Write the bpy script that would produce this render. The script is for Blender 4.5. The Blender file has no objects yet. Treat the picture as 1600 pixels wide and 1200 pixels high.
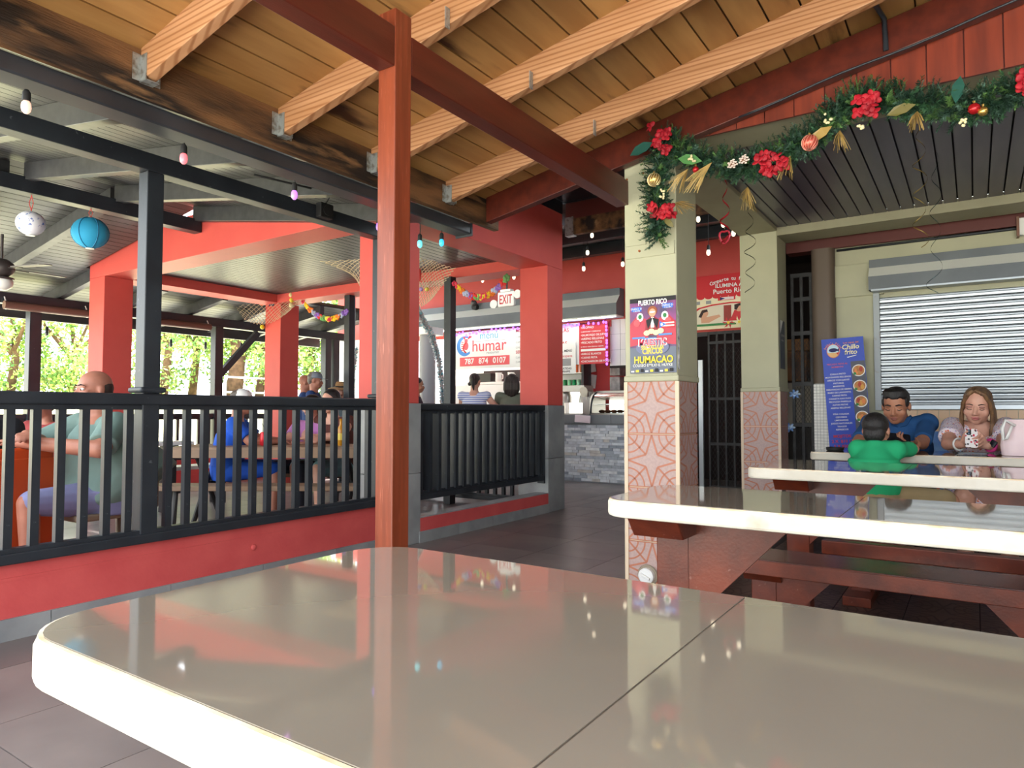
import bpy, math, random
from mathutils import Vector, Matrix, Euler
import numpy as np
R = math.radians
scene = bpy.context.scene
col = scene.collection
random.seed(7)

# ------------------------------------------------------------------ camera
CAM_H, F_PX, YAW, PITCH = 1.05, 1071.0, R(34.0), R(2.3)
cd = bpy.data.cameras.new('camera'); cam = bpy.data.objects.new('camera', cd); col.objects.link(cam)
cd.sensor_fit = 'HORIZONTAL'; cd.sensor_width = 36.0; cd.lens = 36.0*F_PX/1600.0; cd.clip_start = .02; cd.clip_end = 400
cam.location = (0, 0, CAM_H); cam.rotation_euler = (R(90)+PITCH, 0, YAW)
scene.camera = cam

# ------------------------------------------------------------------ light
W = bpy.data.worlds.new('world'); scene.world = W; W.use_nodes = True
wn = W.node_tree; bg = wn.nodes['Background']
bg.inputs[0].default_value = (.88, .94, 1.0, 1); bg.inputs[1].default_value = 5.6
sd = bpy.data.lights.new('sun', 'SUN'); sd.energy = 32.0; sd.angle = R(1.0); sd.color = (1, .985, .95)
sun = bpy.data.objects.new('sun', sd); col.objects.link(sun); sun.rotation_euler = (R(-16), R(-5), 0)
vs = scene.view_settings
vs.view_transform = 'Standard'; vs.look = 'None'; vs.gamma = 1.0; vs.use_curve_mapping = False; vs.exposure = 0.0
try:
    cy = scene.cycles
    cy.max_bounces = 7; cy.diffuse_bounces = 4; cy.glossy_bounces = 4; cy.transmission_bounces = 6; cy.transparent_max_bounces = 12
    cy.caustics_reflective = False; cy.caustics_refractive = False; cy.sample_clamp_indirect = 6.0; cy.use_denoising = True
except Exception:
    pass

# ------------------------------------------------------------------ photo pixel -> direction
_fw = Vector((-math.sin(YAW)*math.cos(PITCH), math.cos(YAW)*math.cos(PITCH), math.sin(PITCH)))
_rt = Vector((math.cos(YAW), math.sin(YAW), 0)); _up = _rt.cross(_fw)
EYE = Vector((0, 0, CAM_H))
def ray(u, v): return _fw + _rt*((u-800)/F_PX) + _up*((600-v)/F_PX)
def onx(u, v, x): d = ray(u, v); return EYE + d*(x/d.x)
def ony(u, v, y): d = ray(u, v); return EYE + d*(y/d.y)
def onz(u, v, z): d = ray(u, v); return EYE + d*((z-CAM_H)/d.z)

# ------------------------------------------------------------------ materials
def S(r, g, b):
    f = lambda c: (c/255.0/12.92) if c <= 10 else ((c/255.0+.055)/1.055)**2.4
    return (f(r), f(g), f(b))
MATS = {}
def M(name, c, rough=.5, metal=0., c2=None, vs=6., stretch=(1, 1, 1), vmin=.35, vmax=.65, bump=0., bscale=60., bstretch=None,
      rnd=0., coat=0., emit=None, estr=0., trans=0., ior=1.45, alpha=1., c3=None, vs3=2., v3=(.55, .7), spec=.5, detail=4., grain=None):
    if name in MATS: return MATS[name]
    m = bpy.data.materials.new(name); m.use_nodes = True; MATS[name] = m
    nt = m.node_tree; N = nt.nodes; L = nt.links; b = N['Principled BSDF']
    b.inputs['Base Color'].default_value = (*c, 1); b.inputs['Roughness'].default_value = rough
    b.inputs['Metallic'].default_value = metal; b.inputs['IOR'].default_value = ior
    b.inputs['Specular IOR Level'].default_value = spec
    b.inputs['Coat Weight'].default_value = coat; b.inputs['Coat Roughness'].default_value = .05
    b.inputs['Transmission Weight'].default_value = trans; b.inputs['Alpha'].default_value = alpha
    if emit: b.inputs['Emission Color'].default_value = (*emit, 1); b.inputs['Emission Strength'].default_value = estr
    tc = None
    def coords(st):
        nonlocal tc
        if tc is None: tc = N.new('ShaderNodeTexCoord'); 
        mp = N.new('ShaderNodeMapping'); mp.inputs['Scale'].default_value = st
        src = tc.outputs['Object']
        if rnd or grain:
            oi = N.new('ShaderNodeObjectInfo'); ad = N.new('ShaderNodeVectorMath'); ad.operation = 'MULTIPLY_ADD'
            cb = N.new('ShaderNodeCombineXYZ'); L.new(oi.outputs['Random'], cb.inputs[0]); L.new(oi.outputs['Random'], cb.inputs[1]); L.new(oi.outputs['Random'], cb.inputs[2])
            L.new(cb.outputs[0], ad.inputs[0]); ad.inputs[1].default_value = (37., 23., 51.); L.new(src, ad.inputs[2]); src = ad.outputs[0]
        L.new(src, mp.inputs[0]); return mp.outputs[0]
    out = None
    def mixc(fac, a, bcol):
        mx = N.new('ShaderNodeMix'); mx.data_type = 'RGBA'; L.new(fac, mx.inputs['Factor'])
        if isinstance(a, tuple): mx.inputs['A'].default_value = (*a, 1)
        else: L.new(a, mx.inputs['A'])
        if isinstance(bcol, tuple): mx.inputs['B'].default_value = (*bcol, 1)
        else: L.new(bcol, mx.inputs['B'])
        return mx.outputs['Result']
    def noise(st, sc, lo, hi, det=detail):
        n = N.new('ShaderNodeTexNoise'); n.inputs['Scale'].default_value = sc; n.inputs['Detail'].default_value = det
        L.new(coords(st), n.inputs['Vector'])
        mr = N.new('ShaderNodeMapRange'); mr.inputs[1].default_value = lo; mr.inputs[2].default_value = hi; mr.clamp = True
        L.new(n.outputs['Fac'], mr.inputs[0]); return mr.outputs[0]
    if c2 is not None: out = mixc(noise(stretch, vs, vmin, vmax), c, c2)
    if grain:   # (colour, scale, stretch): distorted wood rings
        wv = N.new('ShaderNodeTexWave'); wv.wave_type = 'RINGS'; wv.rings_direction = 'SPHERICAL'
        wv.inputs['Scale'].default_value = grain[1]; wv.inputs['Distortion'].default_value = 3.0; wv.inputs['Detail'].default_value = 2.0
        L.new(coords(grain[2]), wv.inputs['Vector'])
        mr = N.new('ShaderNodeMapRange'); mr.inputs[1].default_value = .55; mr.inputs[2].default_value = 1.0; mr.inputs[4].default_value = .75; L.new(wv.outputs['Fac'], mr.inputs[0])
        out = mixc(mr.outputs[0], out if out is not None else c, grain[0])
    if c3 is not None: out = mixc(noise(stretch, vs3, v3[0], v3[1], 6.), out if out is not None else c, c3)
    if rnd:
        oi = N.new('ShaderNodeObjectInfo'); mr = N.new('ShaderNodeMapRange'); L.new(oi.outputs['Random'], mr.inputs[0])
        mr.inputs[3].default_value = 1-rnd; mr.inputs[4].default_value = 1+rnd
        mu = N.new('ShaderNodeMix'); mu.data_type = 'RGBA'; mu.blend_type = 'MULTIPLY'; mu.inputs['Factor'].default_value = 1
        if out is None: mu.inputs['A'].default_value = (*c, 1)
        else: L.new(out, mu.inputs['A'])
        L.new(mr.outputs[0], mu.inputs['B']); out = mu.outputs['Result']
    if out is not None: L.new(out, b.inputs['Base Color'])
    if bump:
        n = N.new('ShaderNodeTexNoise'); n.inputs['Scale'].default_value = bscale; n.inputs['Detail'].default_value = 3
        L.new(coords(bstretch or stretch), n.inputs['Vector'])
        bp = N.new('ShaderNodeBump'); bp.inputs['Strength'].default_value = bump; bp.inputs['Distance'].default_value = .01
        L.new(n.outputs['Fac'], bp.inputs['Height']); L.new(bp.outputs[0], b.inputs['Normal'])
    return m

# ------------------------------------------------------------------ mesh builder
ORI = {}
class MB:
    def __init__(s): s.v = []; s.f = []; s.mi = []; s.cur = 0
    def add(s, vs, fs):
        o = len(s.v); s.v += [tuple(p) for p in vs]; s.f += [tuple(i+o for i in q) for q in fs]; s.mi += [s.cur]*len(fs); return s
    def m(s, i): s.cur = i; return s
    def box(s, x0, x1, y0, y1, z0, z1):
        return s.add([(x0,y0,z0),(x1,y0,z0),(x1,y1,z0),(x0,y1,z0),(x0,y0,z1),(x1,y0,z1),(x1,y1,z1),(x0,y1,z1)],
                     [(0,3,2,1),(4,5,6,7),(0,1,5,4),(1,2,6,5),(2,3,7,6),(3,0,4,7)])
    def cbox(s, c, sz, rot=None):
        hx, hy, hz = sz[0]/2, sz[1]/2, sz[2]/2; c = Vector(c)
        ps = [Vector(p) for p in [(-hx,-hy,-hz),(hx,-hy,-hz),(hx,hy,-hz),(-hx,hy,-hz),(-hx,-hy,hz),(hx,-hy,hz),(hx,hy,hz),(-hx,hy,hz)]]
        if rot is not None:
            mtx = rot if isinstance(rot, Matrix) else Euler(rot).to_matrix(); ps = [mtx @ p for p in ps]
        return s.add([c+p for p in ps], [(0,3,2,1),(4,5,6,7),(0,1,5,4),(1,2,6,5),(2,3,7,6),(3,0,4,7)])
    def rbox(s, x0, x1, y0, y1, z0, z1, r, n=6):      # box with rounded vertical corners
        return s.prism(rrect(x0, x1, y0, y1, r, n), z0, z1)
    def prism(s, poly, z0, z1, fn=None):
        fn = fn or (lambda a, b, h: (a, b, h)); k = len(poly)
        vs = [fn(a, b, z0) for a, b in poly]+[fn(a, b, z1) for a, b in poly]
        fs = [tuple(range(k-1, -1, -1)), tuple(range(k, 2*k))]+[(i, (i+1) % k, k+(i+1) % k, k+i) for i in range(k)]
        return s.add(vs, fs)
    def beam(s, p0, p1, w, h, up=(0, 0, 1)):           # rectangular bar from p0 to p1 (axis through the middle)
        p0, p1 = Vector(p0), Vector(p1); d = (p1-p0).normalized(); sd_ = d.cross(Vector(up))
        if sd_.length < 1e-6: sd_ = d.cross(Vector((1, 0, 0)))
        sd_.normalize(); u2 = sd_.cross(d); a, b = sd_*w/2, u2*h/2
        return s.add([p0-a-b, p0+a-b, p0+a+b, p0-a+b, p1-a-b, p1+a-b, p1+a+b, p1-a+b],
                     [(3,2,1,0),(4,5,6,7),(0,1,5,4),(1,2,6,5),(2,3,7,6),(3,0,4,7)])
    def tube(s, pts, r, n=8, caps=True, closed=False):
        pts = [Vector(p) for p in pts]; k = len(pts); vs = []; fs = []
        rr = r if isinstance(r, (list, tuple)) else [r]*k
        up = None
        for i, p in enumerate(pts):
            a = pts[(i-1) % k] if (closed or i > 0) else p; b = pts[(i+1) % k] if (closed or i < k-1) else p
            d = (b-a)
            d = d.normalized() if d.length > 1e-9 else Vector((0, 0, 1))
            if up is None or abs(up.dot(d)) > .98:
                up = Vector((0, 0, 1)) if abs(d.z) < .9 else Vector((1, 0, 0))
            sx = d.cross(up).normalized(); sy = sx.cross(d).normalized(); up = sy
            for j in range(n):
                an = 2*math.pi*j/n; vs.append(p+sx*(math.cos(an)*rr[i])+sy*(math.sin(an)*rr[i]))
        m_ = k if closed else k-1
        for i in range(m_):
            for j in range(n):
                a = i*n+j; b = i*n+(j+1) % n; c2 = ((i+1) % k)*n+(j+1) % n; d2 = ((i+1) % k)*n+j
                fs.append((a, b, c2, d2))
        if caps and not closed: fs += [tuple(range(n-1, -1, -1)), tuple((k-1)*n+j for j in range(n))]
        return s.add(vs, fs)
    def cyl(s, p0, p1, r0, r1=None, n=16): return s.tube([p0, p1], [r0, r0 if r1 is None else r1], n)
    def lathe(s, prof, c=(0, 0, 0), n=20, axis='z', rot=None):   # prof: [(r, h)]
        c = Vector(c); vs = []; fs = []; k = len(prof)
        for r, h in prof:
            for j in range(n):
                an = 2*math.pi*j/n; p = Vector((r*math.cos(an), r*math.sin(an), h))
                if rot is not None: p = rot @ p
                vs.append(c+p)
        for i in range(k-1):
            for j in range(n): fs.append((i*n+j, i*n+(j+1) % n, (i+1)*n+(j+1) % n, (i+1)*n+j))
        if prof[0][0] > 1e-6: fs.append(tuple(range(n-1, -1, -1)))
        if prof[-1][0] > 1e-6: fs.append(tuple((k-1)*n+j for j in range(n)))
        return s.add(vs, fs)
    def ball(s, c, r, sc=(1, 1, 1), rot=None, nu=14, nv=9):
        c = Vector(c); vs = []; fs = []
        for i in range(nv+1):
            th = math.pi*i/nv
            for j in range(nu):
                ph = 2*math.pi*j/nu
                p = Vector((math.sin(th)*math.cos(ph)*sc[0], math.sin(th)*math.sin(ph)*sc[1], math.cos(th)*sc[2]))*r
                if rot is not None: p = rot @ p
                vs.append(c+p)
        for i in range(nv):
            for j in range(nu): fs.append((i*nu+j, (i+1)*nu+j, (i+1)*nu+(j+1) % nu, i*nu+(j+1) % nu))
        return s.add(vs, fs)
    def build(s, name, mats, parent=None, smooth=False, bevel=0., bseg=2, label=None, sm_angle=None):
        me = bpy.data.meshes.new(name)
        if parent is not None: org = ORI.get(parent.name, Vector())
        else:
            xs = [p[0] for p in s.v]; ys = [p[1] for p in s.v]; zs = [p[2] for p in s.v]
            org = Vector(((min(xs)+max(xs))/2, (min(ys)+max(ys))/2, min(zs)))
        me.from_pydata([(p[0]-org.x, p[1]-org.y, p[2]-org.z) for p in s.v], [], s.f)
        mats = mats if isinstance(mats, (list, tuple)) else [mats]
        for m_ in mats: me.materials.append(m_)
        if len(mats) > 1: me.polygons.foreach_set('material_index', s.mi)
        if smooth: me.polygons.foreach_set('use_smooth', [True]*len(me.polygons))
        me.validate(); me.update()
        o = bpy.data.objects.new(name, me); col.objects.link(o)
        if parent is not None: o.parent = parent; ORI[o.name] = org
        else: o.location = org; ORI[o.name] = org
        if bevel:
            bv = o.modifiers.new('bevel', 'BEVEL'); bv.width = bevel; bv.segments = bseg; bv.limit_method = 'ANGLE'; bv.angle_limit = R(40)
        if smooth and sm_angle:
            try: me.set_sharp_from_angle(angle=R(sm_angle))
            except Exception: pass
        if label: o['label'] = label
        return o
def rrect(x0, x1, y0, y1, r, n=6):
    pts = []
    for cx, cy_, a0 in ((x1-r, y1-r, 0), (x0+r, y1-r, 90), (x0+r, y0+r, 180), (x1-r, y0+r, 270)):
        for i in range(n+1):
            a = R(a0+90*i/n); pts.append((cx+r*math.cos(a), cy_+r*math.sin(a)))
    return pts
def thing(name, label, cat, loc=(0, 0, 0), group=None):
    o = bpy.data.objects.new(name, None); col.objects.link(o); o.location = loc; o.empty_display_size = .1
    ORI[o.name] = Vector(loc); tag(o, label, cat, group); return o
def tag(o, label, cat, group=None):
    o['label'] = label; o['category'] = cat
    if group: o['group'] = group
    return o
def struct(o): o['kind'] = 'structure'; return o
def stuff(o): o['kind'] = 'stuff'; return o
def inst(src, parent, loc=None, rot=None, scale=None, name=None):       # linked copy of one part
    c = src.copy(); col.objects.link(c); c.parent = parent
    if loc is not None: c.location = loc
    if rot is not None: c.rotation_euler = rot
    if scale is not None: c.scale = scale
    ORI[c.name] = ORI.get(parent.name, Vector()) if parent else Vector()
    return c
def clone(root, loc, rotz=None, label=None, group=None):                 # a thing with its parts and sub-parts
    r = root.copy(); col.objects.link(r); r.location = loc
    if rotz is not None: r.rotation_euler = (0, 0, rotz)
    if label: r['label'] = label
    if group: r['group'] = group
    def rec(a, b):
        for ch in list(a.children):
            c = ch.copy(); col.objects.link(c); c.parent = b; rec(ch, c)
    rec(root, r); return r
def text(name, body, size, mat, parent, at, xdir, ydir, align='CENTER', bold=0., lift=.0008, width=None, shear=0., thick=0.):
    """flat lettering, its baseline starting (or centred) at the world point `at`, running along xdir with ydir up"""
    cu = bpy.data.curves.new(name, 'FONT'); cu.body = body; cu.size = size; cu.align_x = align; cu.offset = bold*size; cu.shear = shear
    cu.resolution_u = 3; cu.extrude = thick
    o = bpy.data.objects.new(name, cu); me = bpy.data.meshes.new_from_object(o); bpy.data.objects.remove(o); bpy.data.curves.remove(cu)
    x = Vector(xdir).normalized(); y = Vector(ydir).normalized(); n = x.cross(y)
    if width and len(me.vertices):
        xs = [v.co.x for v in me.vertices]; w = max(xs)-min(xs); k = width/w if w > 0 else 1
        for v in me.vertices: v.co.x *= k
    org = ORI.get(parent.name, Vector()) if parent else Vector(); at = Vector(at)
    for v in me.vertices: v.co = at + x*v.co.x + y*v.co.y + n*(lift+v.co.z) - org
    me.materials.clear(); me.materials.append(mat); me.update()
    t = bpy.data.objects.new(name, me); col.objects.link(t); t.parent = parent
    ORI[t.name] = org; return t
# ------------------------------------------------------------------ shared materials
m_floor = M('porcelain_tile_grey', S(132,122,118), .32, c2=S(112,104,102), vs=2.2, rnd=.10, bump=.03, bscale=12, spec=.35)
m_grout = M('dark_grout', S(48,44,42), .9)
m_pave = M('patterned_floor_tile', S(88,66,58), .45, c2=S(66,50,46), vs=3., rnd=.12)
m_pave_l = M('patterned_floor_line', S(58,44,40), .5)
m_red = M('red_wall_paint', S(208,90,88), .55, c2=S(198,80,80), vs=5, bump=.12, bscale=45, spec=.3)
m_redcol = M('red_column_paint', S(204,86,78), .5, c2=S(198,80,74), vs=3, bump=.04, bscale=40, spec=.3)
m_skirt = M('grey_skirting_tile', S(150,152,152), .4, c2=S(128,130,132), vs=4, rnd=.08)
m_black = M('black_gloss_paint', S(44,49,55), .38, c2=S(36,40,46), vs=6, bump=.05, bscale=50, c3=S(86,90,92), vs3=30, v3=(.70,.74))
m_blackwood = M('charcoal_roof_paint', S(66,67,69), .40, c2=S(52,53,55), vs=2, stretch=(6,1,6), rnd=.08)
m_plank = M('pine_ceiling_board', S(174,132,80), .45, c2=S(148,106,60), vs=3., stretch=(3,.5,3), rnd=.13, c3=S(70,42,22), vs3=1.6, v3=(.62,.70), bump=.05, bscale=30, detail=5)
m_rafter = M('fresh_pine', S(186,140,102), .5, c2=S(168,122,84), vs=2., stretch=(.7,9,9), grain=(S(134,84,48), 3.2, (.35,5,5)), rnd=.05)
m_deck = M('roof_sheet', S(90,70,50), .8)
m_rot = M('weathered_ledger_wood', S(120,84,52), .7, c2=S(34,24,18), vs=2.6, stretch=(3,.6,3), vmin=.40, vmax=.60, bump=.5, bscale=25, bstretch=(6,.8,6), c3=S(150,112,74), vs3=3., v3=(.62,.72))
m_stain = M('red_brown_stain', S(92,38,26), .32, c2=S(74,30,22), vs=2., stretch=(8,.8,8), spec=.45, bump=.06, bscale=30)
m_stainpost = M('red_brown_post_stain', S(128,60,36), .36, c2=S(108,48,28), vs=3.5, stretch=(14,14,.7), c3=S(160,92,70), vs3=14, v3=(.62,.76), spec=.5)
m_stainbd = M('red_brown_gable_board', S(126,52,32), .38, c2=S(100,40,26), vs=3, stretch=(6,6,.6), rnd=.10)
m_steel = M('galvanized_steel', S(176,182,182), .45, metal=.7, c2=S(120,112,100), vs=30, vmin=.5, vmax=.7)
m_cream = M('cream_wall_paint', S(182,181,152), .55, c2=S(174,173,146), vs=3, bump=.04, bscale=50)
m_creamdk = M('olive_cream_paint', S(160,156,130), .6, c2=S(150,146,120), vs=3)
m_porch = M('dark_porch_board', S(90,82,92), .30, c2=S(74,66,80), vs=2, stretch=(5,.7,5), rnd=.10)
m_porchgap = M('porch_gap', S(24,18,16), .8)
m_maroon = M('maroon_paint', S(92,40,34), .45)
m_coltile = M('column_tile_pink', S(186,160,152), .45, c2=S(178,152,146), vs=60, vmin=.4, vmax=.6)
m_coltile_l = M('column_tile_line', S(184,118,92), .4)
m_ctrim = M('cream_trim', S(222,200,172), .5)
m_white = M('white_paint', S(232,232,228), .45)
m_ground = M('outdoor_concrete', S(214,210,198), .9, c2=S(196,192,180), vs=.4)
m_grass = M('dry_grass', S(170,164,96), .95, c2=S(120,140,70), vs=.6)

# ------------------------------------------------------------------ ground and floors
o = MB().box(-70, 40, -60, 60, -.30, -.04).build('ground', m_ground); struct(o)
o = MB().box(-60, -16, 1, 45, -.04, -.02).build('lawn', m_grass); struct(o)
def tiled_floor(x0, x1, y0, y1, s, jx, jy, mat, z0=-.03, gap=.004):
    fl = struct(MB().box(x0, x1, y0, y1, z0, -.004).build('floor', m_grout))
    first = None
    for i in range(math.floor((x0-jx)/s), math.ceil((x1-jx)/s)):
        for j in range(math.floor((y0-jy)/s), math.ceil((y1-jy)/s)):
            xa, xb = max(jx+i*s, x0), min(jx+(i+1)*s, x1); ya, yb = max(jy+j*s, y0), min(jy+(j+1)*s, y1)
            if xb-xa < .02 or yb-ya < .02: continue
            if abs(xb-xa-s) < 1e-6 and abs(yb-ya-s) < 1e-6 and first is not None:
                inst(first[0], fl, first[0].location+Vector((xa-first[1], ya-first[2], 0))); continue
            o_ = MB().box(xa+gap/2, xb-gap/2, ya+gap/2, yb-gap/2, -.004, 0).build('tile', mat, fl)
            if first is None and abs(xb-xa-s) < 1e-6 and abs(yb-ya-s) < 1e-6: first = (o_, xa, ya)
    return fl
tiled_floor(-3.70, 3.2, -1.2, 3.71, .58, -3.32, .92, m_floor)
tiled_floor(-3.70, -1.40, 3.71, 9.4, .58, -3.32, .92, m_floor)
tiled_floor(-9.6, -3.70, -1.2, 9.4, .58, -3.32, .92, m_floor)

# a four-pointed star with arcs in its corners: the pattern of the column and porch tiles
def star_tile(s, d, mats, name='tile', two=True):
    mb = MB(); g = .003
    mb.prism(rrect(-s/2+g, s/2-g, -s/2+g, s/2-g, .004, 1), -d, 0).m(1)
    def strip(pts, w):
        k = len(pts); vs_ = []
        for i, p in enumerate(pts):
            a = Vector(pts[max(i-1, 0)]); b = Vector(pts[min(i+1, k-1)]); t = (b-a).normalized(); n = Vector((-t.y, t.x))*w/2; p = Vector(p)
            vs_ += [(p.x-n.x, p.y-n.y, .0012), (p.x+n.x, p.y+n.y, .0012)]
        mb.add(vs_, [(2*i, 2*i+2, 2*i+3, 2*i+1) for i in range(k-1)])
    h = s/2-g*1.5; q = s*.115; w = s*.035
    for sx in (-1, 1):
        for sy in (-1, 1):
            strip([(0, sy*h), (sx*q, sy*q)], w); strip([(sx*q, sy*q), (sx*h, 0)], w)
            strip([(sx*h, sy*h), (sx*q*1.05, sy*q*1.05)], w)
            for rr in (.20, .34):
                strip([(sx*(h-rr*s*math.cos(a)), sy*(h-rr*s*math.sin(a))) for a in [R(90*i/8) for i in range(9)]], w*.85)
    strip([(-h, h), (h, h)], w*.5); strip([(-h, -h), (h, -h)], w*.5)
    return mb.build(name, mats)
pv = struct(MB().box(-1.40, 3.2, 3.71, 6.62, -.03, -.004).build('floor', m_grout))
ps = .325
pt0 = None
for i in range(-3, 6):
    for j in range(8):
        lc = Vector((-.001+(i-.5)*ps, 3.72+(j+.5)*ps, .0))-ORI[pv.name]
        if pt0 is None:
            pt0 = star_tile(ps, .004, [m_pave, m_pave_l]); pt0.parent = pv; pt0.location = lc; pt0.data.transform(Matrix.Translation((0, 0, -.004)))
        else: inst(pt0, pv, lc)

# ------------------------------------------------------------------ low red walls under the railings
XR = -3.70
w1 = struct(MB().box(XR-.16, XR, -2.2, 3.84, .10, .350).build('wall_left', m_red))
MB().box(XR-.16, XR+.004, -2.2, 3.84, .270, .285).build('plaster_band', m_red, w1)
MB().ball((XR+.002, 2.02+.62, .215), .02, (.5, 1, 1)).build('pipe_plug', m_red, w1, smooth=True)
sk = None
for k in range(-5, 5):
    y0 = 1.524-.59+k*.59; y1 = min(y0+.586, 3.84)
    if y0 > 3.8: continue
    MB().box(XR-.17, XR+.012, y0, y1, 0, .10).build('skirting_tile', m_skirt, w1)
w2 = struct(MB().box(XR-.15, XR-.004, 4.16, 6.18, .085, .195).build('wall_left', m_red))
for k in range(4):
    MB().box(XR-.16, XR+.008, 4.16+k*.505, 4.16+k*.505+.501, 0, .09).build('skirting_tile', m_skirt, w2)
MB().box(XR-.155, XR-.01, 4.16, 6.18, .195, .203).build('coping', m_skirt, w2)

# ------------------------------------------------------------------ red concrete pavilion
RX1, RX0, LX1, LX0 = -3.715, -4.065, -8.20, -8.55
NY0, NY1, FY0, FY1 = 3.84, 4.165, 6.18, 6.50
def red_col(x0, x1, y0, y1, label, grey=True, z1=2.60):
    t = thing('concrete_column', label, 'column', ((x0+x1)/2, (y0+y1)/2, 0), 'red concrete columns')
    MB().box(x0, x1, y0, y1, 1.115 if grey else 0, z1).build('shaft', m_redcol, t, bevel=.006)
    if grey:
        d = .012
        for k, (za, zb) in enumerate(((0, .555), (.559, 1.115))): MB().box(x0-d, x1+d, y0-d, y1+d, za, zb).build('base_cladding', m_skirt, t, bevel=.003)
    return t
red_col(RX0, RX1, NY0, NY1, 'red concrete column with grey base, half hidden behind the brown wooden post')
red_col(RX0, RX1, FY0, FY1, 'red concrete column with grey tiled base at the end of the short railing')
red_col(LX0, LX1, NY0, NY1, 'red concrete column farthest left, behind the large man in green', False)
red_col(LX0, LX1, FY0+.06, FY1+.06, 'narrow red concrete column standing behind the picnic table', False)
def beam(name, label, mb, mat, cat='beam', bevel=.004, group=None):
    o = mb.build(name, mat, bevel=bevel); return tag(o, label, cat, group)
beam('concrete_beam', 'red concrete beam running from the wooden post to the short railing column', MB().box(RX0, RX1, NY0, FY1, 2.60, 3.22), m_redcol)
beam('concrete_beam', 'long red concrete beam above the lanterns on the near pavilion side', MB().box(LX0, RX0-.002, NY0, NY1, 2.60, 3.02), m_redcol)
beam('concrete_beam', 'red concrete beam on the far pavilion side facing the bar', MB().box(LX0, RX0-.002, FY0, FY1, 2.60, 3.0), m_redcol)
beam('concrete_beam', 'red concrete beam on the garden side of the pavilion', MB().box(LX0, LX1, NY1+.002, FY0-.002, 2.60, 3.0), m_redcol)
beam('trim_board', 'thin black edging along the top of the red beam', MB().box(RX0-.02, RX1+.0, NY0+.0, FY1+.01, 3.222, 3.359), m_black, 'trim')
# pavilion ceiling of narrow boards
ce = struct(MB().box(LX1-.1, RX0+.1, NY1-.1, FY0+.1, 2.735, 2.78).build('ceiling', m_deck))
n = 46; w = (RX0-LX1)/n; first = None
for i in range(n):
    x = LX1+(i+.5)*w
    if first is None:
        first = MB().box(x-w/2+.006, x+w/2-.002, NY1, FY0, 2.715, 2.735).build('ceiling_board', m_blackwood, ce)
    else: inst(first, ce, Vector((i*w, 0, 0))+first.location)
# moulding strips under the ceiling
MB().box(RX0-.03, RX0, NY1, FY0, 2.66, 2.715).build('moulding', m_black, ce)

# ------------------------------------------------------------------ charcoal gable roof over the left side
XRG, ZRG = -6.33, 2.92
def zn(x): return 2.50+(ZRG-2.50)*((-3.66-x)/(-3.66-XRG))      # near slope (rafter undersides)
def zf(x): return ZRG-(XRG-x)*.150                             # far slope
XE0, XE1 = -2.84, -10.3
YB0, YB1, YD1 = .75, 3.80, 3.835
rc = struct(MB().add([(XE0,YB0,zn(XE0)+.16),(XE0,YD1,zn(XE0)+.16),(XRG,YD1,ZRG+.16),(XRG,YB0,ZRG+.16),(XE0,YB0,zn(XE0)+.2),(XE0,YD1,zn(XE0)+.2),(XRG,YD1,ZRG+.2),(XRG,YB0,ZRG+.2)],
    [(0,1,2,3),(7,6,5,4),(0,4,5,1),(1,5,6,2),(2,6,7,3),(3,7,4,0)]).build('ceiling', m_deck))
def slope_boards(parent, xa, xb, zfun, ya, yb, wd, mat):
    n = int(abs(xb-xa)/wd); st = (xb-xa)/n; first = None
    ang = math.atan2(zfun(xb)-zfun(xa), xb-xa)
    for i in range(n):
        x = xa+(i+.5)*st; z = zfun(x)+.14
        c = Vector((x, (ya+yb)/2, z+.009))-ORI[parent.name]
        if first is None:
            mb = MB().box(-abs(st)/2+.003, abs(st)/2-.003, -(yb-ya)/2, (yb-ya)/2, -.009, .009)
            first = mb.build('ceiling_board', mat); first.data.transform(Matrix.Translation((0, 0, -.009)))
            first.parent = parent; first.location = c; first.rotation_euler = (0, -math.atan((zfun(xb)-zfun(xa))/(xb-xa)), 0)
        else: inst(first, parent, c)
slope_boards(rc, XE0, XRG, zn, YB0, YB1, .095, m_blackwood)
YF1 = 8.72
def slab_far(xa, ya, yb): return struct(MB().add([(xa,ya,zf(xa)+.16),(xa,yb,zf(xa)+.16),(XE1,yb,zf(XE1)+.16),(XE1,ya,zf(XE1)+.16),(xa,ya,zf(xa)+.2),(xa,yb,zf(xa)+.2),(XE1,yb,zf(XE1)+.2),(XE1,ya,zf(XE1)+.2)],
    [(0,1,2,3),(7,6,5,4),(0,4,5,1),(1,5,6,2),(2,6,7,3),(3,7,4,0)]).build('ceiling', m_deck))
rf = slab_far(XRG, YB0, YD1); slope_boards(rf, XRG, XE1, zf, YB0, YB1, .105, m_blackwood)
rf2 = slab_far(LX0-.01, YB1, YF1); slope_boards(rf2, LX0-.01, XE1, zf, YB1, YF1, .105, m_blackwood)
ordn = ['first', 'second', 'third', 'fourth', 'fifth', 'sixth', 'seventh', 'eighth', 'ninth', 'tenth', 'eleventh', 'twelfth', 'thirteenth', 'fourteenth']
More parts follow.
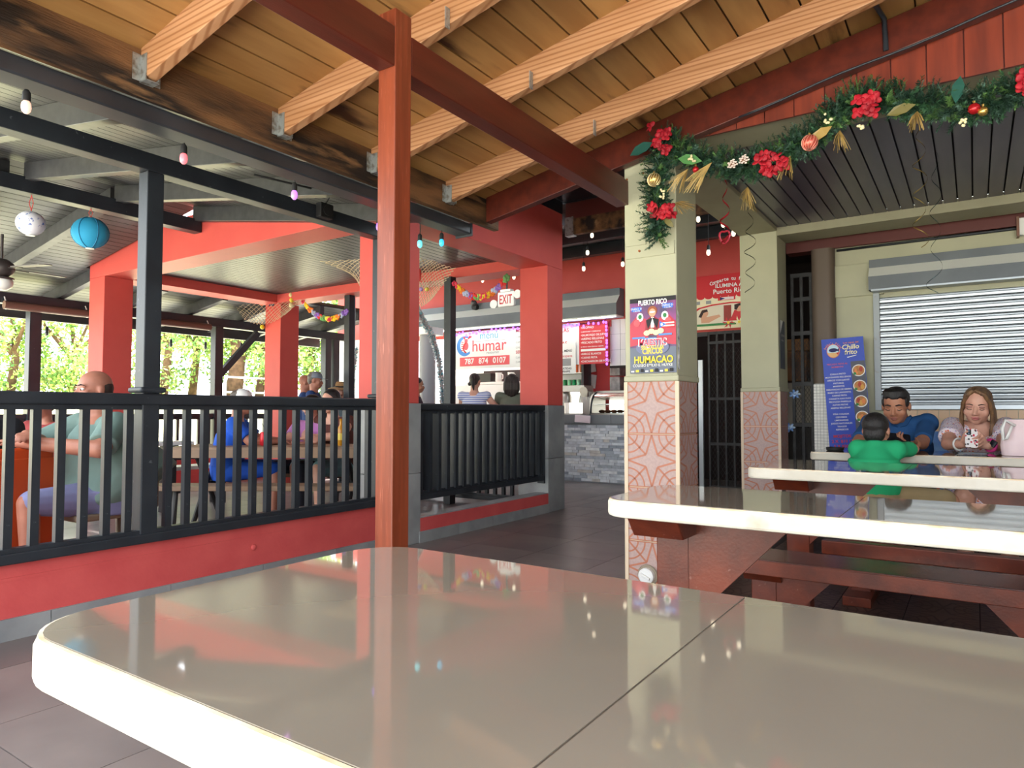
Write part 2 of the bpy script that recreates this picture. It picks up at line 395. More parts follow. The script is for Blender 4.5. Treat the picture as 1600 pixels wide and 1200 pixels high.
def rafter(name, label, y, xa, xb, zfun, hgt, wid, mat, group, zoff=0., cat='rafter'):
    mb = MB(); pa = (xa, zfun(xa)+zoff); pb = (xb, zfun(xb)+zoff)
    mb.add([(pa[0], y-wid/2, pa[1]), (pb[0], y-wid/2, pb[1]), (pb[0], y-wid/2, pb[1]+hgt), (pa[0], y-wid/2, pa[1]+hgt),
            (pa[0], y+wid/2, pa[1]), (pb[0], y+wid/2, pb[1]), (pb[0], y+wid/2, pb[1]+hgt), (pa[0], y+wid/2, pa[1]+hgt)],
           [(0,1,2,3),(7,6,5,4),(0,4,5,1),(1,5,6,2),(2,6,7,3),(3,7,4,0)])
    return tag(mb.build(name, mat, bevel=.003), label, cat, group)
for k, y in enumerate((.95, 1.65, 2.35, 3.05, 3.79)):
    rafter('roof_rafter', f'{ordn[k]} charcoal rafter on the near slope of the black roof, counted from the left', y, XE0, XRG+.03, zn, .14, .07, m_blackwood, 'charcoal near-slope rafters')
for k, y in enumerate((.9, 1.5, 2.2, 3.05, 3.9, 4.75, 5.6, 6.45, 7.3, 8.1)):
    rafter('roof_rafter', f'{ordn[k]} charcoal rafter on the garden slope of the black roof, counted from the left', y, XRG-.03 if y < 3.8 else LX0-.012, XE1, zf, .14, .08, m_blackwood, 'charcoal garden-slope rafters')
beam('ridge_beam', 'black ridge beam that carries the paper lanterns', MB().box(XRG-.06, XRG+.06, YB0, NY0-.01, 2.81, 2.935), m_black)
beam('plate_beam', 'black beam on top of the railing posts', MB().box(-3.755, -3.655, YB0, NY0-.01, 2.35, 2.445), m_black, group=None)
beam('fascia_board', 'charcoal eave board on the garden side of the black roof', MB().box(XE1-.03, XE1+.02, YB0, YF1, zf(XE1)-.06, zf(XE1)+.16), m_blackwood, 'board')
XP = -9.45
beam('eave_beam', 'black beam on the garden posts under the rolled tarps', MB().box(XP-.06, XP+.06, YB0, YF1, zf(XP)-.13, zf(XP)), m_black)
def post(name, label, x, y, w, z0, z1, mat, brace=None, group=None, cap=None):
    t = thing(name, label, 'post', (x, y, z0), group)
    MB().box(x-w/2, x+w/2, y-w/2, y+w/2, z0, z1).build('shaft', mat, t, bevel=.005)
    if cap: MB().box(x-w/2-.025, x+w/2+.025, y-w/2-.025, y+w/2+.025, cap, cap+.03).build('collar', mat, t, bevel=.012)
    if brace: MB().beam((x, y+.02, z1-.75), (x, y+.70, z1-.02), .075, .09).build('brace', mat, t)
    return t
for k, (u, br) in enumerate(((50, 0), (338, 1), (509, 0), (522, 0))):
    y = onx(u, 600, XP).y
    post('roof_post', ['black garden-side post at the left edge of the view', 'black garden-side post with a slanted brace', 'black garden-side post behind the man in the grey cap', 'black garden-side post beside the woman in the straw hat'][k],
         XP, y, .13, 0, zf(XP)-.13, m_black, br, 'garden-side roof posts')
post('roof_post', 'black square post rising from the middle of the long railing', -3.706, 1.968, .092, .36, 2.35, m_black, None, None, 1.15)
post('roof_post', 'black square post against the red column at the end of the long railing', -3.706, 3.72, .092, .36, 2.35, m_black, None, None, 1.15)
yb3 = ony(546, 500, 6.34)
post('roof_post', 'black square post at the right end of the small flower lei', yb3.x, 6.34, .10, 0, 2.6, m_black)
yb2 = ony(703, 500, 6.12)
post('roof_post', 'black square post near the bar menu, left of the exit sign', yb2.x, 6.12, .10, 0, 2.6, m_black)

# ------------------------------------------------------------------ railings
def railing(label, x, y0, y1, z0, ztop, step, posts=(), yfirst=None, bw=.036, axis='y', topw=.085, bd=None):
    bd = bd or bw
    f = (lambda a, b, c, d, e, g: (a, b, c, d, e, g)) if axis == 'y' else (lambda a, b, c, d, e, g: (c, d, a, b, e, g))
    t = thing('railing', label, 'railing', (x, (y0+y1)/2, z0) if axis == 'y' else ((y0+y1)/2, x, z0))
    MB().box(*f(x-topw/2, x+topw/2, y0, y1, ztop-.06, ztop)).build('top_rail', m_black, t, bevel=.010)
    MB().box(*f(x-.022, x+.022, y0, y1, ztop-.085, ztop-.06)).build('sub_rail', m_black, t)
    MB().box(*f(x-.04, x+.04, y0, y1, z0, z0+.05)).build('bottom_rail', m_black, t, bevel=.006)
    MB().box(*f(x-.024, x+.024, y0, y1, z0+.05, z0+.07)).build('fillet', m_black, t)
    first = None; y = yfirst if yfirst is not None else y0+step/2
    while y < y1-.02:
        if all(abs(y-p) > .07 for p in posts):
            if first is None:
                first = MB().box(*f(x-bd/2, x+bd/2, y-bw/2, y+bw/2, z0+.06, ztop-.07)).build('baluster', m_black, t); yf = y
            else: inst(first, t, first.location+(Vector((0, y-yf, 0)) if axis == 'y' else Vector((y-yf, 0, 0))))
        y += step
    return t
railing('long black wooden railing on the red low wall', -3.690, -2.2, 3.78, .352, 1.145, .1075, (1.968, 3.72), yfirst=1.327-.1075*30)
r2 = railing('short black railing between the two red columns', -3.78, 4.17, 6.17, .33, 1.118, .115, (), bd=.088)
MB().box(-3.82, -3.74, 4.165, 4.20, .21, 1.05).build('end_post', m_black, r2); MB().box(-3.82, -3.74, 6.14, 6.175, .30, 1.05).build('end_post', m_black, r2)
railing('black railing on the far pavilion side toward the bar', 6.33, -7.2, -4.1, .05, .98, .115, axis='x')
railing('black railing along the garden side, seen through the near balusters', XP, -1.5, 8.6, .36, 1.02, .16)
gw = struct(MB().box(XP-.08, XP+.08, -1.5, 8.6, 0, .36).build('wall_garden', m_red))

# ------------------------------------------------------------------ pine roof over the tables
def zr(x): return 2.335+.197*(x+2.67)
WX0, WX1, WY0, WY1 = -2.70, 2.6, -.5, 3.714
cw = struct(MB().add([(WX0,WY0,zr(WX0)+.152),(WX1,WY0,zr(WX1)+.152),(WX1,WY1,zr(WX1)+.152),(WX0,WY1,zr(WX0)+.152),(WX0,WY0,zr(WX0)+.19),(WX1,WY0,zr(WX1)+.19),(WX1,WY1,zr(WX1)+.19),(WX0,WY1,zr(WX0)+.19)],
    [(0,3,2,1),(4,5,6,7),(0,1,5,4),(1,2,6,5),(2,3,7,6),(3,0,4,7)]).build('ceiling', m_deck))
def zrb(x): return zr(x)-.009
slope_boards(cw, WX0, WX1, zrb, WY0, WY1, .137, m_plank)
MB().box(-2.97, -2.66, WY0, 3.80, 2.545, 2.56).build('sun_stop', m_deck, cw)  # unseen strip added over the roof gap to stop sun leaking in
MB().add([(-3.7,3.73,2.60),(-2.7,3.73,2.55),(2.6,3.73,zr(2.6)+.15),(2.6,3.73,3.45),(-3.7,3.73,3.45),(-3.7,3.75,2.60),(-2.7,3.75,2.55),(2.6,3.75,zr(2.6)+.15),(2.6,3.75,3.45),(-3.7,3.75,3.45)],
    [(0,1,2,3,4),(9,8,7,6,5),(0,5,6,1),(1,6,7,2),(2,7,8,3),(3,8,9,4),(4,9,5,0)]).build('gable_sun_stop', m_maroon, cw)  # unseen panel added above the gable to keep the sun out
RY = (.75, 1.387, 2.023, 2.62, 3.25)
rl = ['pale pine rafter cut off by the top left corner of the view', 'pale pine rafter with a bent metal hanger, above the left railing', 'pale pine rafter with a split rotten lower end, passing behind the brown post',
      'pale pine rafter that meets the brown post side, with flaking white hanger', 'pale pine rafter nearest the garland, with a white painted hanger']
for k, y in enumerate(RY):
    o = rafter('roof_rafter', rl[k], y, -2.67, WX1, zr, .135, .045, m_rafter, 'pine rafters')
    h = MB(); x = -2.665; z = zr(x)
    for sgn in (-1, 1):
        h.box(x-.004, x+.045, y+sgn*.0245-.0015, y+sgn*.0245+.0015, z-.004, z+.10)
        h.box(x-.004, x, y+sgn*.0245+min(0, sgn*.03), y+sgn*.0245+max(0, sgn*.03), z-.0, z+.105)
        for q in range(3): h.cyl((x+.001, y+sgn*.040, z+.02+q*.032), (x+.003, y+sgn*.040, z+.02+q*.032), .004, n=6)
    h.box(x-.004, x+.045, y-.026, y+.026, z-.006, z-.002)
    h.build('joist_hanger', m_steel, o)
    xg = -1.66
    MB().box(xg+.02, xg+.024, y-.05, y-.024, zr(xg)-.02, zr(xg)+.06).build('tie_plate', m_steel, o)
beam('ledger_beam', 'rotten dark ledger beam at the low edge of the pine roof', MB().box(-2.715, -2.672, WY0, 3.80, 2.285, 2.49), m_rot)
gt = thing('roof_gutter', 'black metal gutter below the rotten ledger beam', 'gutter', (-2.78, 1.5, 2.2))
MB().box(-2.84, -2.72, WY0, 3.55, 2.215, 2.285).build('trough', M('gutter_black', S(52,56,62), .28, c2=S(40,43,48), vs=3), gt, bevel=.008)
MB().box(-2.85, -2.715, 3.55, 3.562, 2.205, 2.29).build('end_cap', m_black, gt)
beam('girder', 'red-brown girder from the wooden post to the tiled column', MB().box(-1.748, -1.667, 1.819, 3.71, 2.268, 2.412), m_stain)
beam('girder', 'red-brown girder leaving the top edge of the view left of the wooden post', MB().box(-1.748, -1.667, WY0, 1.733, 2.268, 2.412), m_stain)
pz = thing('wooden_post', 'square red-brown wooden post standing behind the front table', 'post', (-1.707, 1.776, 0))
MB().box(-1.749, -1.666, 1.734, 1.818, 0, 2.48).build('shaft', m_stainpost, pz, bevel=.004)
def zg(x): return 2.302+.185*(x+2.67)
rafter('gable_rafter', 'glossy red-brown gable rafter above the garland', 3.665, -2.66, WX1, zg, .17, .06, m_stain, None)
# gable boarding between the gable rafter and the header
gb_back = None
gb = thing('gable_boarding', 'red-brown vertical boards between gable rafter and cream header', 'cladding', (.5, 3.72, 2.5))
MB().box(-1.375, 2.6, 3.7155, 3.729, 2.58, 3.3).build('backing', m_maroon, gb)  # panel added to block sky light through the board gaps
x = -1.62; k = 0
while x < 2.6:
    za = 2.575; zb = zg(x)+.14
    if zb > za+.01: MB().box(x+.002, x+.143, 3.70+.003*(k % 2), 3.715, za, zb).build('board', m_stainbd, gb)
    x += .147; k += 1
wire = tag(MB().tube([(x, 3.628, zg(x)-.004+.006*math.sin(x*9)) for x in [-1.0+.1*i for i in range(26)]]+[], .006, 6).build('electric_cable', m_black, smooth=True), 'dark cable clipped under the gable rafter', 'cable')
c2p = ony(1382, 75, 3.60)
tag(MB().tube([(c2p.x-.05, 3.2, zr(c2p.x)+.12), (c2p.x-.02, 3.45, zr(c2p.x)+.10), (c2p.x, 3.615, zg(c2p.x)+.17), (c2p.x+.004, 3.625, zg(c2p.x)+.02)], .012, 8).build('conduit', m_black, smooth=True), 'black conduit crossing the gable rafter to the ceiling', 'pipe')

# ------------------------------------------------------------------ cream tiled columns, header and porch
CX0, CX1 = -1.698, -1.380
def tiled_col(y0, y1, ztop, label, rows=4):
    t = thing('tiled_column', label, 'column', ((CX0+CX1)/2, (y0+y1)/2, 0))
    s = (CX1-CX0-.012); zt = 1.228; d = .010
    MB().box(CX0, CX1, y0, y1, zt, ztop).build('shaft', m_cream, t, bevel=.006)
    MB().box(CX0+d, CX1-d, y0+d, y1-d, 0, zt).build('core', m_ctrim, t)
    MB().box(CX0-.008, CX1+.008, y0-.008, y1+.008, zt-.006, zt+.03).build('plaster_lip', m_cream, t, bevel=.008)
    th = zt/rows; first = None
    for r_ in range(rows):
        zc = (r_+.5)*th
        if first is None:
            first = star_tile(s, .008, [m_coltile, m_coltile_l]); first.parent = t
            first.data.transform(Matrix.Translation((0, 0, -.008)))
        o1 = first if r_ == 0 else inst(first, t)
        o1.location = Vector(((CX0+CX1)/2, y0+d-.008, zc))-ORI[t.name]; o1.rotation_euler = (R(90), 0, 0); o1.scale = (1, th/s*.995, 1)
        o2 = inst(first, t); o2.location = Vector((CX1-d+.008, (y0+y1)/2, zc))-ORI[t.name]; o2.rotation_euler = (R(90), 0, R(90)); o2.scale = ((y1-y0-.02)/s, th/s*.995, 1)
    for cx_ in (CX0, CX1):
        MB().box(cx_-.008 if cx_ == CX0 else cx_-.014, cx_+.014 if cx_ == CX0 else cx_+.008, y0-.004, y0+.012, 0, zt-.006).build('corner_trim', m_ctrim, t)
    return t
tc1 = tiled_col(3.71, 4.05, 2.62, 'cream column with star-tiled base carrying the circus poster')
tc2 = tiled_col(6.13, 6.46, 2.66, 'cream column with star-tiled base in front of the metal gates')
# plywood patches on the near column
MB().box(-1.690, -1.560, 3.700, 3.71, 2.02, 2.44).build('board_panel', m_cream, tc1, bevel=.002)
MB().box(-1.640, -1.500, 3.697, 3.71, 2.10, 2.33).build('board_panel', m_cream, tc1, bevel=.002)
MB().box(-1.690, -1.389, 3.702, 3.71, 1.945, 2.02).build('board_panel', m_cream, tc1, bevel=.002)
for px, pzv in ((-1.675, 2.42), (-1.60, 1.985), (-1.57, 2.44)): MB().cyl((px, 3.696, pzv), (px, 3.702, pzv), .007, n=8).build('rusty_nail', M('rust', S(150,84,40), .8), tc1)
# clean-out cap near the foot of the column
cc = onz(1012, 900, .0); cp = ony(1012, 899, 3.70)
cl = thing('cleanout_cap', 'white pipe clean-out cap low on the tiled column', 'pipe cap', (cp.x, 3.69, cp.z))
MB().lathe([(.045, 0), (.045, .03), (.038, .034), (.0, .034)], (cp.x, 3.700, cp.z), 18, rot=Matrix.Rotation(R(90), 3, 'X')).build('cap', m_white, cl, smooth=True, sm_angle=30)
MB().cbox((cp.x, 3.66, cp.z), (.06, .016, .016), (0, R(25), 0)).build('square_plug', m_white, cl, bevel=.003)
MB().lathe([(.062, 0), (.058, .006), (.0, .007)], (cp.x, 3.701, cp.z), 14, rot=Matrix.Rotation(R(90), 3, 'X')).build('cement_ring', M('cement', S(150,138,120), .9), cl)
beam('header_beam', 'cream header beam behind the christmas garland', MB().box(CX1+.001, 3.2, 3.730, 4.05, 2.60, 2.72), m_creamdk)
beam('header_beam', 'cream beam from the poster column to the column behind it', MB().box(CX0, CX1, 4.052, 6.13, 2.605, 2.72), m_creamdk)
beam('header_beam', 'cream beam along the far edge of the porch ceiling', MB().box(CX1-.01, 3.2, 6.13, 6.46, 2.565, 2.66), m_creamdk)
pc = struct(MB().box(CX1, 3.2, 4.05, 6.13, 2.66, 2.70).build('ceiling', m_porchgap))
n = int((3.2-CX1)/.0935/1.0); w = .0935*1.0; first = None
wp = .0935
for i in range(int((2.4-CX1)/wp)):
    x = CX1+(i+.5)*wp
    if first is None: first = MB().box(x-wp/2+.005, x+wp/2-.005, 4.05, 6.13, 2.635, 2.66).build('ceiling_board', m_porch, pc)
    else: inst(first, pc, first.location+Vector((i*wp, 0, 0)))
struct(MB().box(CX1, 3.2, 6.46, 6.70, 2.60, 2.66).build('ceiling', m_maroon))
beam('wall_beam', 'maroon beam above the cream shutter wall', MB().box(-1.40, 3.2, 6.56, 6.72, 2.49, 2.60), m_maroon)
# ------------------------------------------------------------------ shutter wall at the back right
YW = 6.60
m_shut = M('shutter_aluminium', S(158,164,168), .34, metal=.7)
m_box = M('shutter_housing', S(104,110,114), .4, metal=.1, c2=S(92,98,102), vs=3)
m_housel = M('shutter_housing_pale_lit', S(214,216,210), .5)  # pale tone; paints light onto the slanted middle band, colours the lip
m_beigetile = M('beige_wall_tile', S(214,178,140), .35, rnd=.06)
wr = struct(MB().box(-1.00, 3.2, YW, YW+.12, 0, 2.49).build('wall_right', m_cream))
MB().box(-1.00, -.62, YW-.03, YW, 2.05, 2.33).build('raised_panel', m_cream, wr, bevel=.004)
x = -.62; first = None; k = 0
while x < 2.4:
    for zc in (.99, .915, .84, .765, .69):
        if first is None: first = MB().box(x+.002, x+.073, YW-.008, YW, zc, zc+.072).build('tile', m_beigetile, wr); fx, fz = x, zc
        else: inst(first, wr, first.location+Vector((x-fx, 0, zc-fz)))
    x += .075; k += 1
sh = thing('roller_shutter', 'closed aluminium roller shutter behind the seated couple', 'shutter', (.6, YW-.05, 1.07))
def shutter_slats(parent, x0, x1, y, z0, z1, pitch):
    n = int((z1-z0)/pitch); first = None
    for i in range(n):
        z = z0+i*pitch
        if first is None:
            prof = [(0, 0), (-.010, .004), (-.012, pitch*.45), (-.004, pitch*.62), (-.004, pitch*.78), (-.009, pitch*.9), (0, pitch*.99)]
            mb = MB(); k = len(prof)
            vs_ = [(xx, y+a, z+b) for xx in (x0, x1) for a, b in prof]
            mb.add(vs_, [(j+1, j, k+j, k+j+1) for j in range(k-1)])
            first = mb.build('slat', m_shut, parent)
        else: inst(first, parent, first.location+Vector((0, 0, i*pitch)))
shutter_slats(sh, -.655, 2.3, YW-.012, 1.10, 2.07, .0485)
MB().box(-.655, 2.3, YW-.035, YW-.004, 1.065, 1.105).build('bottom_bar', m_shut, sh, bevel=.004)
MB().box(-.70, -.652, YW-.045, YW, 1.06, 2.06).build('guide_rail', M('guide_grey', S(168,176,180), .45, c2=S(150,120,90), vs=14, vmin=.6, vmax=.75), sh, bevel=.003)
def housing(parent, x0, x1, y, z0, z1, dep):
    prof = [(0, z0), (-dep, z0), (-dep, z0+(z1-z0)*.42), (-dep*.55, z0+(z1-z0)*.74), (-dep*.55+.0, z1), (0, z1)]
    k = len(prof); mb = MB(); mb.add([(xx, y+a, b) for xx in (x0, x1) for a, b in prof], [tuple(range(k)), tuple(range(2*k-1, k-1, -1))])
    mb.add([(xx, y+a, b) for xx in (x0, x1) for a, b in prof], [(k, k+1, 1, 0)])
    for j, mi in ((1, 0), (2, 1), (3, 0), (4, 0)):
        mb.m(mi); mb.add([(x0, y+prof[j][0], prof[j][1]), (x1, y+prof[j][0], prof[j][1]), (x1, y+prof[j+1][0], prof[j+1][1]), (x0, y+prof[j+1][0], prof[j+1][1])], [(0, 1, 2, 3)])
    mb.build('housing', [m_box, m_housel], parent)
housing(sh, -.72, 2.3, YW, 2.075, 2.34, .16)
MB().box(-.70, 2.3, YW-.165, YW-.02, 2.062, 2.076).build('lip', m_shut, sh)
tag(MB().tube([(-.98, 6.585, 2.47), (0, 6.585, 2.475), (2.4, 6.585, 2.48)], .012, 8).build('conduit', m_black, smooth=True), 'thin dark conduit along the top of the cream shutter wall', 'pipe')
bx = ony(1590, 358, 6.58)
wl = thing('wall_light', 'small white bulkhead light at the right edge of the cream wall', 'light', (bx.x+.1, 6.55, bx.z))
MB().box(bx.x, bx.x+.3, 6.52, 6.60, bx.z-.06, bx.z+.075).build('body', m_white, wl, bevel=.01); MB().box(bx.x-.008, bx.x+.008, 6.515, 6.60, bx.z-.07, bx.z+.085).build('frame', M('bulkhead_brown', S(120,84,66), .5), wl)
# brown corner pier with white mosaic foot
m_brown = M('brown_pier_paint', S(104,90,78), .55)
bp = thing('corner_pier', 'dark brown rounded pier with white mosaic foot beside the menu board', 'column', (-1.09, 6.62, 0))
MB().rbox(-1.185, -.995, 6.50, 6.70, 1.30, 2.49, .06, 6).build('shaft', m_brown, bp, smooth=True, sm_angle=40)
MB().rbox(-1.18, -1.0, 6.505, 6.70, 0, 1.30, .055, 6).build('mortar', M('mosaic_grout', S(150,148,140), .8), bp)
m_mos = M('white_mosaic', S(238,236,226), .25, rnd=.05)
first = None; s_ = .0262
for i in range(7):
    for j in range(22):
        c_ = Vector((-1.175+(i+.5)*s_, 6.503, 1.29-(j+.5)*s_))
        if first is None: first = MB().box(c_.x-.0118, c_.x+.0118, 6.499, 6.506, c_.z-.0118, c_.z+.0118).build('mosaic_tile', m_mos, bp); fc = c_
        else: inst(first, bp, first.location+(c_-fc))
# ------------------------------------------------------------------ metal gates with diamond mesh
m_gate = M('gate_iron', S(58,58,58), .55, c2=S(44,42,42), vs=12, c3=S(92,84,78), vs3=30, v3=(.66,.72))
def mesh_gate(label, x0, x1, y, z0, z1, zmesh, bars, rails, pitch=.030, upper=None):
    t = thing('security_gate', label, 'gate', ((x0+x1)/2, y, z0))
    for xx in bars: MB().box(xx-.012, xx+.012, y-.012, y+.012, z0, z1).build('upright', m_gate, t)
    for zz in rails: MB().box(x0, x1, y-.016, y+.010, zz-.018, zz+.018).build('rail', m_gate, t)
    mb = MB(); hh = pitch*1.7; w = x1-x0
    nx = int(w/pitch)+1; nz = int((zmesh-z0)/hh)
    for j in range(nz):
        for i in range(nx):
            xa = x0+i*pitch; za = z0+j*hh
            for sx in (1, -1):
                xs = xa if sx == 1 else xa+pitch; xe = xa+pitch/2
                if max(xs, xe) > x1: continue
                for (p, q) in (((xs, za+hh/2), (xe, za)), ((xs, za+hh/2), (xe, za+hh))):
                    mb.beam((p[0], y+.004, p[1]), (q[0], y+.004, q[1]), .002, .0045, up=(0, 1, 0))
    stuff(mb.build('expanded_mesh', m_gate, t))
    return t
YG = 9.10
gx0, gx1 = ony(1122-15, 600, YG).x, ony(1175, 600, YG).x
mesh_gate('iron mesh gate between the two cream columns', gx0, gx1, YG, .03, 2.12, 1.95, [gx0+.012+i*(gx1-gx0-.024)/5 for i in range(6)], (.05, .62, 1.22, 1.97, 2.10), .05)
mesh_gate('narrow iron mesh gate left of the white mosaic pier', -1.375, -1.19, 6.62, .03, 2.30, 1.72, (-1.363, -1.285, -1.205), (.05, .50, .93, 1.30, 1.76, 2.07, 2.29), .028)
bgt = thing('gate_frame', 'dark door frame and open steel door left of the mesh gate', 'door', (gx0-.2, YG, 0))
MB().box(gx0-.42, gx0-.36, YG-.02, YG+.05, 0, 2.12).build('jamb', m_gate, bgt); MB().box(gx0-.42, gx0, YG-.02, YG+.05, 2.06, 2.12).build('head', m_gate, bgt)
MB().box(gx0-.16, gx0-.10, YG+.06, YG+.10, .02, 1.75).build('steel_edge', M('bright_steel', S(200,206,210), .3, metal=.6), bgt)
# dark room behind the gates
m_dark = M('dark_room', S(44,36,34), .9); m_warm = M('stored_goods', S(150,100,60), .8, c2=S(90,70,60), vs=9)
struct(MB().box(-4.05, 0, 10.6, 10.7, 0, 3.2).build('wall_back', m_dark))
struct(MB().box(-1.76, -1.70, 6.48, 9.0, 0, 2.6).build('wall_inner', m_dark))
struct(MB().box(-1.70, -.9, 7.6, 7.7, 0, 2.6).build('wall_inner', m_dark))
for k, (xx, zz, ww, hh, lb) in enumerate(((-1.62, 1.35, .26, .30, 'brown carton stored behind the narrow gate'), (-1.62, .9, .3, .44, 'pale sack stored low behind the narrow gate'), (-1.60, 1.652, .26, .12, 'wooden crate on top of the goods behind the narrow gate'))):
    tag(MB().box(xx, xx+ww, 7.2, 7.55, zz, zz+hh-.002).build('storage_box', [m_warm, M('pale_goods', S(190,180,160), .8), M('crate_wood', S(160,110,66), .7)][k], bevel=.01), lb, 'box')
tag(MB().box(-1.66, -1.2, 7.15, 7.58, 0, .898).build('storage_rack', M('rack_dark', S(70,64,60), .7), bevel=.01), 'dark low rack holding the goods behind the narrow gate', 'rack')
# ------------------------------------------------------------------ bar at the far end
YB = 9.06
m_stone = [M('stone_%d' % i, S(*c), .6, c2=S(*[int(v*.9) for v in c]), vs=14, rnd=.07) for i, c in enumerate(((222,227,232), (204,210,218), (180,188,198), (150,158,170), (206,202,196), (232,235,236)))]
ct = thing('bar_counter', 'grey split-stone bar counter at the far end', 'counter', (-6.4, YB+.3, 0))
BX0, BX1 = -8.88, -4.13
MB().box(BX0, BX1, YB+.015, YB+.58, 0, .868).build('carcass', M('counter_grey', S(140,144,148), .8), ct)
rs = random.Random(3); count = 0
vis = [(-5.35, -4.02), (-8.3, -5.6)]
hrow = .0415
prot = {}
for (xa, xb), lw in zip(vis, (1.0, 1.9)):
    for r_ in range(20):
        z = .02+r_*hrow*1.0; x = xa-rs.random()*.15
        if lw > 1 and r_ % 2: pass
        while x < xb:
            w_ = rs.uniform(.09, .26)*lw
            x1_ = min(x+w_, xb)
            if count >= 292: break
            key = (rs.randrange(6))
            dpt = rs.uniform(.004, .016)
            o = MB().box(x+.0015, x1_-.0015, YB-dpt+.012, YB+.016, z+.001, z+hrow-.001)
            o.build('stone', m_stone[rs.choice((0, 0, 0, 1, 1, 2, 2, 3, 4, 5))], ct); count += 1
            x = x1_
m_ctile = M('counter_edge_tile', S(112,116,120), .4, rnd=.08)
for i in range(12):
    MB().box(BX0+i*.41, min(BX0+i*.41+.406, BX1), YB-.02, YB+.06, .872, 1.0).build('edge_tile', m_ctile, ct)
MB().box(BX0, BX1, YB+.06, YB+.62, .87, .998).build('worktop', m_ctile, ct)
wb = struct(MB().box(-10.2, -4.12, YB+.02, YB+.12, 2.40, 3.358).build('wall_back', m_redcol))
struct(MB().box(-4.12, -1.35, YB+.02, YB+.12, 2.12, 3.358).build('wall_back', m_redcol))
struct(MB().box(-4.12, gx0-.42, YB+.02, YB+.12, 0, 2.12).build('wall_back', m_brown))
struct(MB().box(-10.2, -8.9, YB+.02, YB+.12, 0, 2.40).build('wall_back', m_white))
m_wtile = M('white_wall_tile', S(222,220,214), .3, rnd=.03)
wt = struct(MB().box(-4.43, -4.1, YB+.10, YB+.16, 1.72, 2.42).build('wall_back', m_grout))
for i in range(2):
    for j in range(3): MB().box(-4.43+i*.165+.002, -4.43+i*.165+.162, YB+.092, YB+.10, 1.722+j*.232, 1.722+j*.232+.229).build('tile', m_wtile, wt)
MB().box(-4.44, -4.10, YB+.095, YB+.15, 1.69, 1.72).build('ledge', m_dark, wt)
sb = thing('roller_shutter', 'long grey shutter housing above the bar menus', 'shutter', (-6.5, YB-.1, 2.4))
housing(sb, -8.75, -4.17, YB+.018, 2.425, 2.82, .26); MB().box(-8.75, -4.17, YB-.245, YB, 2.405, 2.424).build('lip', m_housel, sb)
# slatted red strip under the housing
rsx = thing('tile_strip', 'strip of small red tiles above the bar menus', 'tiles', (-6.4, YB+.1, 2.33))
for i in range(21): MB().box(-8.6+i*.2, -8.6+i*.2+.195, YB+.06, YB+.10, 2.30, 2.42).build('tile', m_redcol, rsx)
# kitchen behind the counter
struct(MB().box(-8.9, -4.0, 10.95, 11.05, 0, 3.0).build('wall_back', M('kitchen_red', S(150,34,36), .6)))
struct(MB().box(-8.9, -5.3, 10.90, 10.94, .9, 2.0).build('wall_back', m_white))
struct(MB().box(-8.9, -4.0, 9.4, 11.05, -.02, .0).build('floor', m_grout)); struct(MB().box(-8.9, -1.3, 9.21, 11.05, 3.0, 3.42).build('ceiling', m_white))
# ceilings over the walkway and the bar
cb = struct(MB().box(-8.55, -1.40, 6.52, 9.20, 3.36, 3.42).build('ceiling', m_black)); struct(MB().box(-3.72, -1.36, 3.755, 6.515, 3.36, 3.42).build('ceiling', m_black))
first = None
for i in range(34):
    x = -8.54+i*.21
    if first is None: first = MB().box(x, x+.204, 6.54, 9.0, 3.345, 3.36).build('ceiling_board', m_black, cb)
    else: inst(first, cb, first.location+Vector((i*.21, 0, 0)))
for k, y in enumerate((6.9, 7.7, 8.4)):
    beam('joist', ['black ceiling joist nearest the red columns over the walkway', 'black ceiling joist in the middle of the walkway', 'black ceiling joist closest to the bar'][k], MB().box(-6.45, -1.45, y-.05, y+.05, 3.20, 3.345), m_black, 'joist', group='walkway joists')
ob = ony(930, 360, 6.55)
wbm = thing('cross_beam', 'old stained wood crossbeam between red column and cream column', 'beam', (-2.7, 6.56, 2.9))
z1_, z0_ = ony(900, 341, 6.55).z, ony(900, 366, 6.55).z
MB().box(-3.62, -1.70, 6.54, 6.60, z0_, z1_).build('plank', m_rot, wbm); MB().box(-3.70, -3.60, 6.53, 6.61, z0_-.01, z1_+.02).build('bracket', m_steel, wbm)
MB().box(-3.70, -1.70, 6.545, 6.59, z1_, z1_+.30).build('cladding', m_maroon, wbm)
beam('joist', 'dark brown joist rising over the walkway behind the gable', MB().box(-2.72, -2.62, 3.76, 6.53, 3.02, 3.2), m_maroon, 'joist')

# unseen dark wall added right of the terrace to cut the side light
struct(MB().box(3.2, 3.35, -1.2, 6.72, 0, 3.4).build('wall_right', m_brown))

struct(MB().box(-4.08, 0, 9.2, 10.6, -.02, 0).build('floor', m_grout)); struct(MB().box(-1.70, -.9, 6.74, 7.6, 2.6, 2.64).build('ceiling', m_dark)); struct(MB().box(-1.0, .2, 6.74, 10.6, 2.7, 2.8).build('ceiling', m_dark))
struct(MB().box(-.1, 0, 6.74, 10.6, 0, 2.7).build('wall_inner', m_dark))
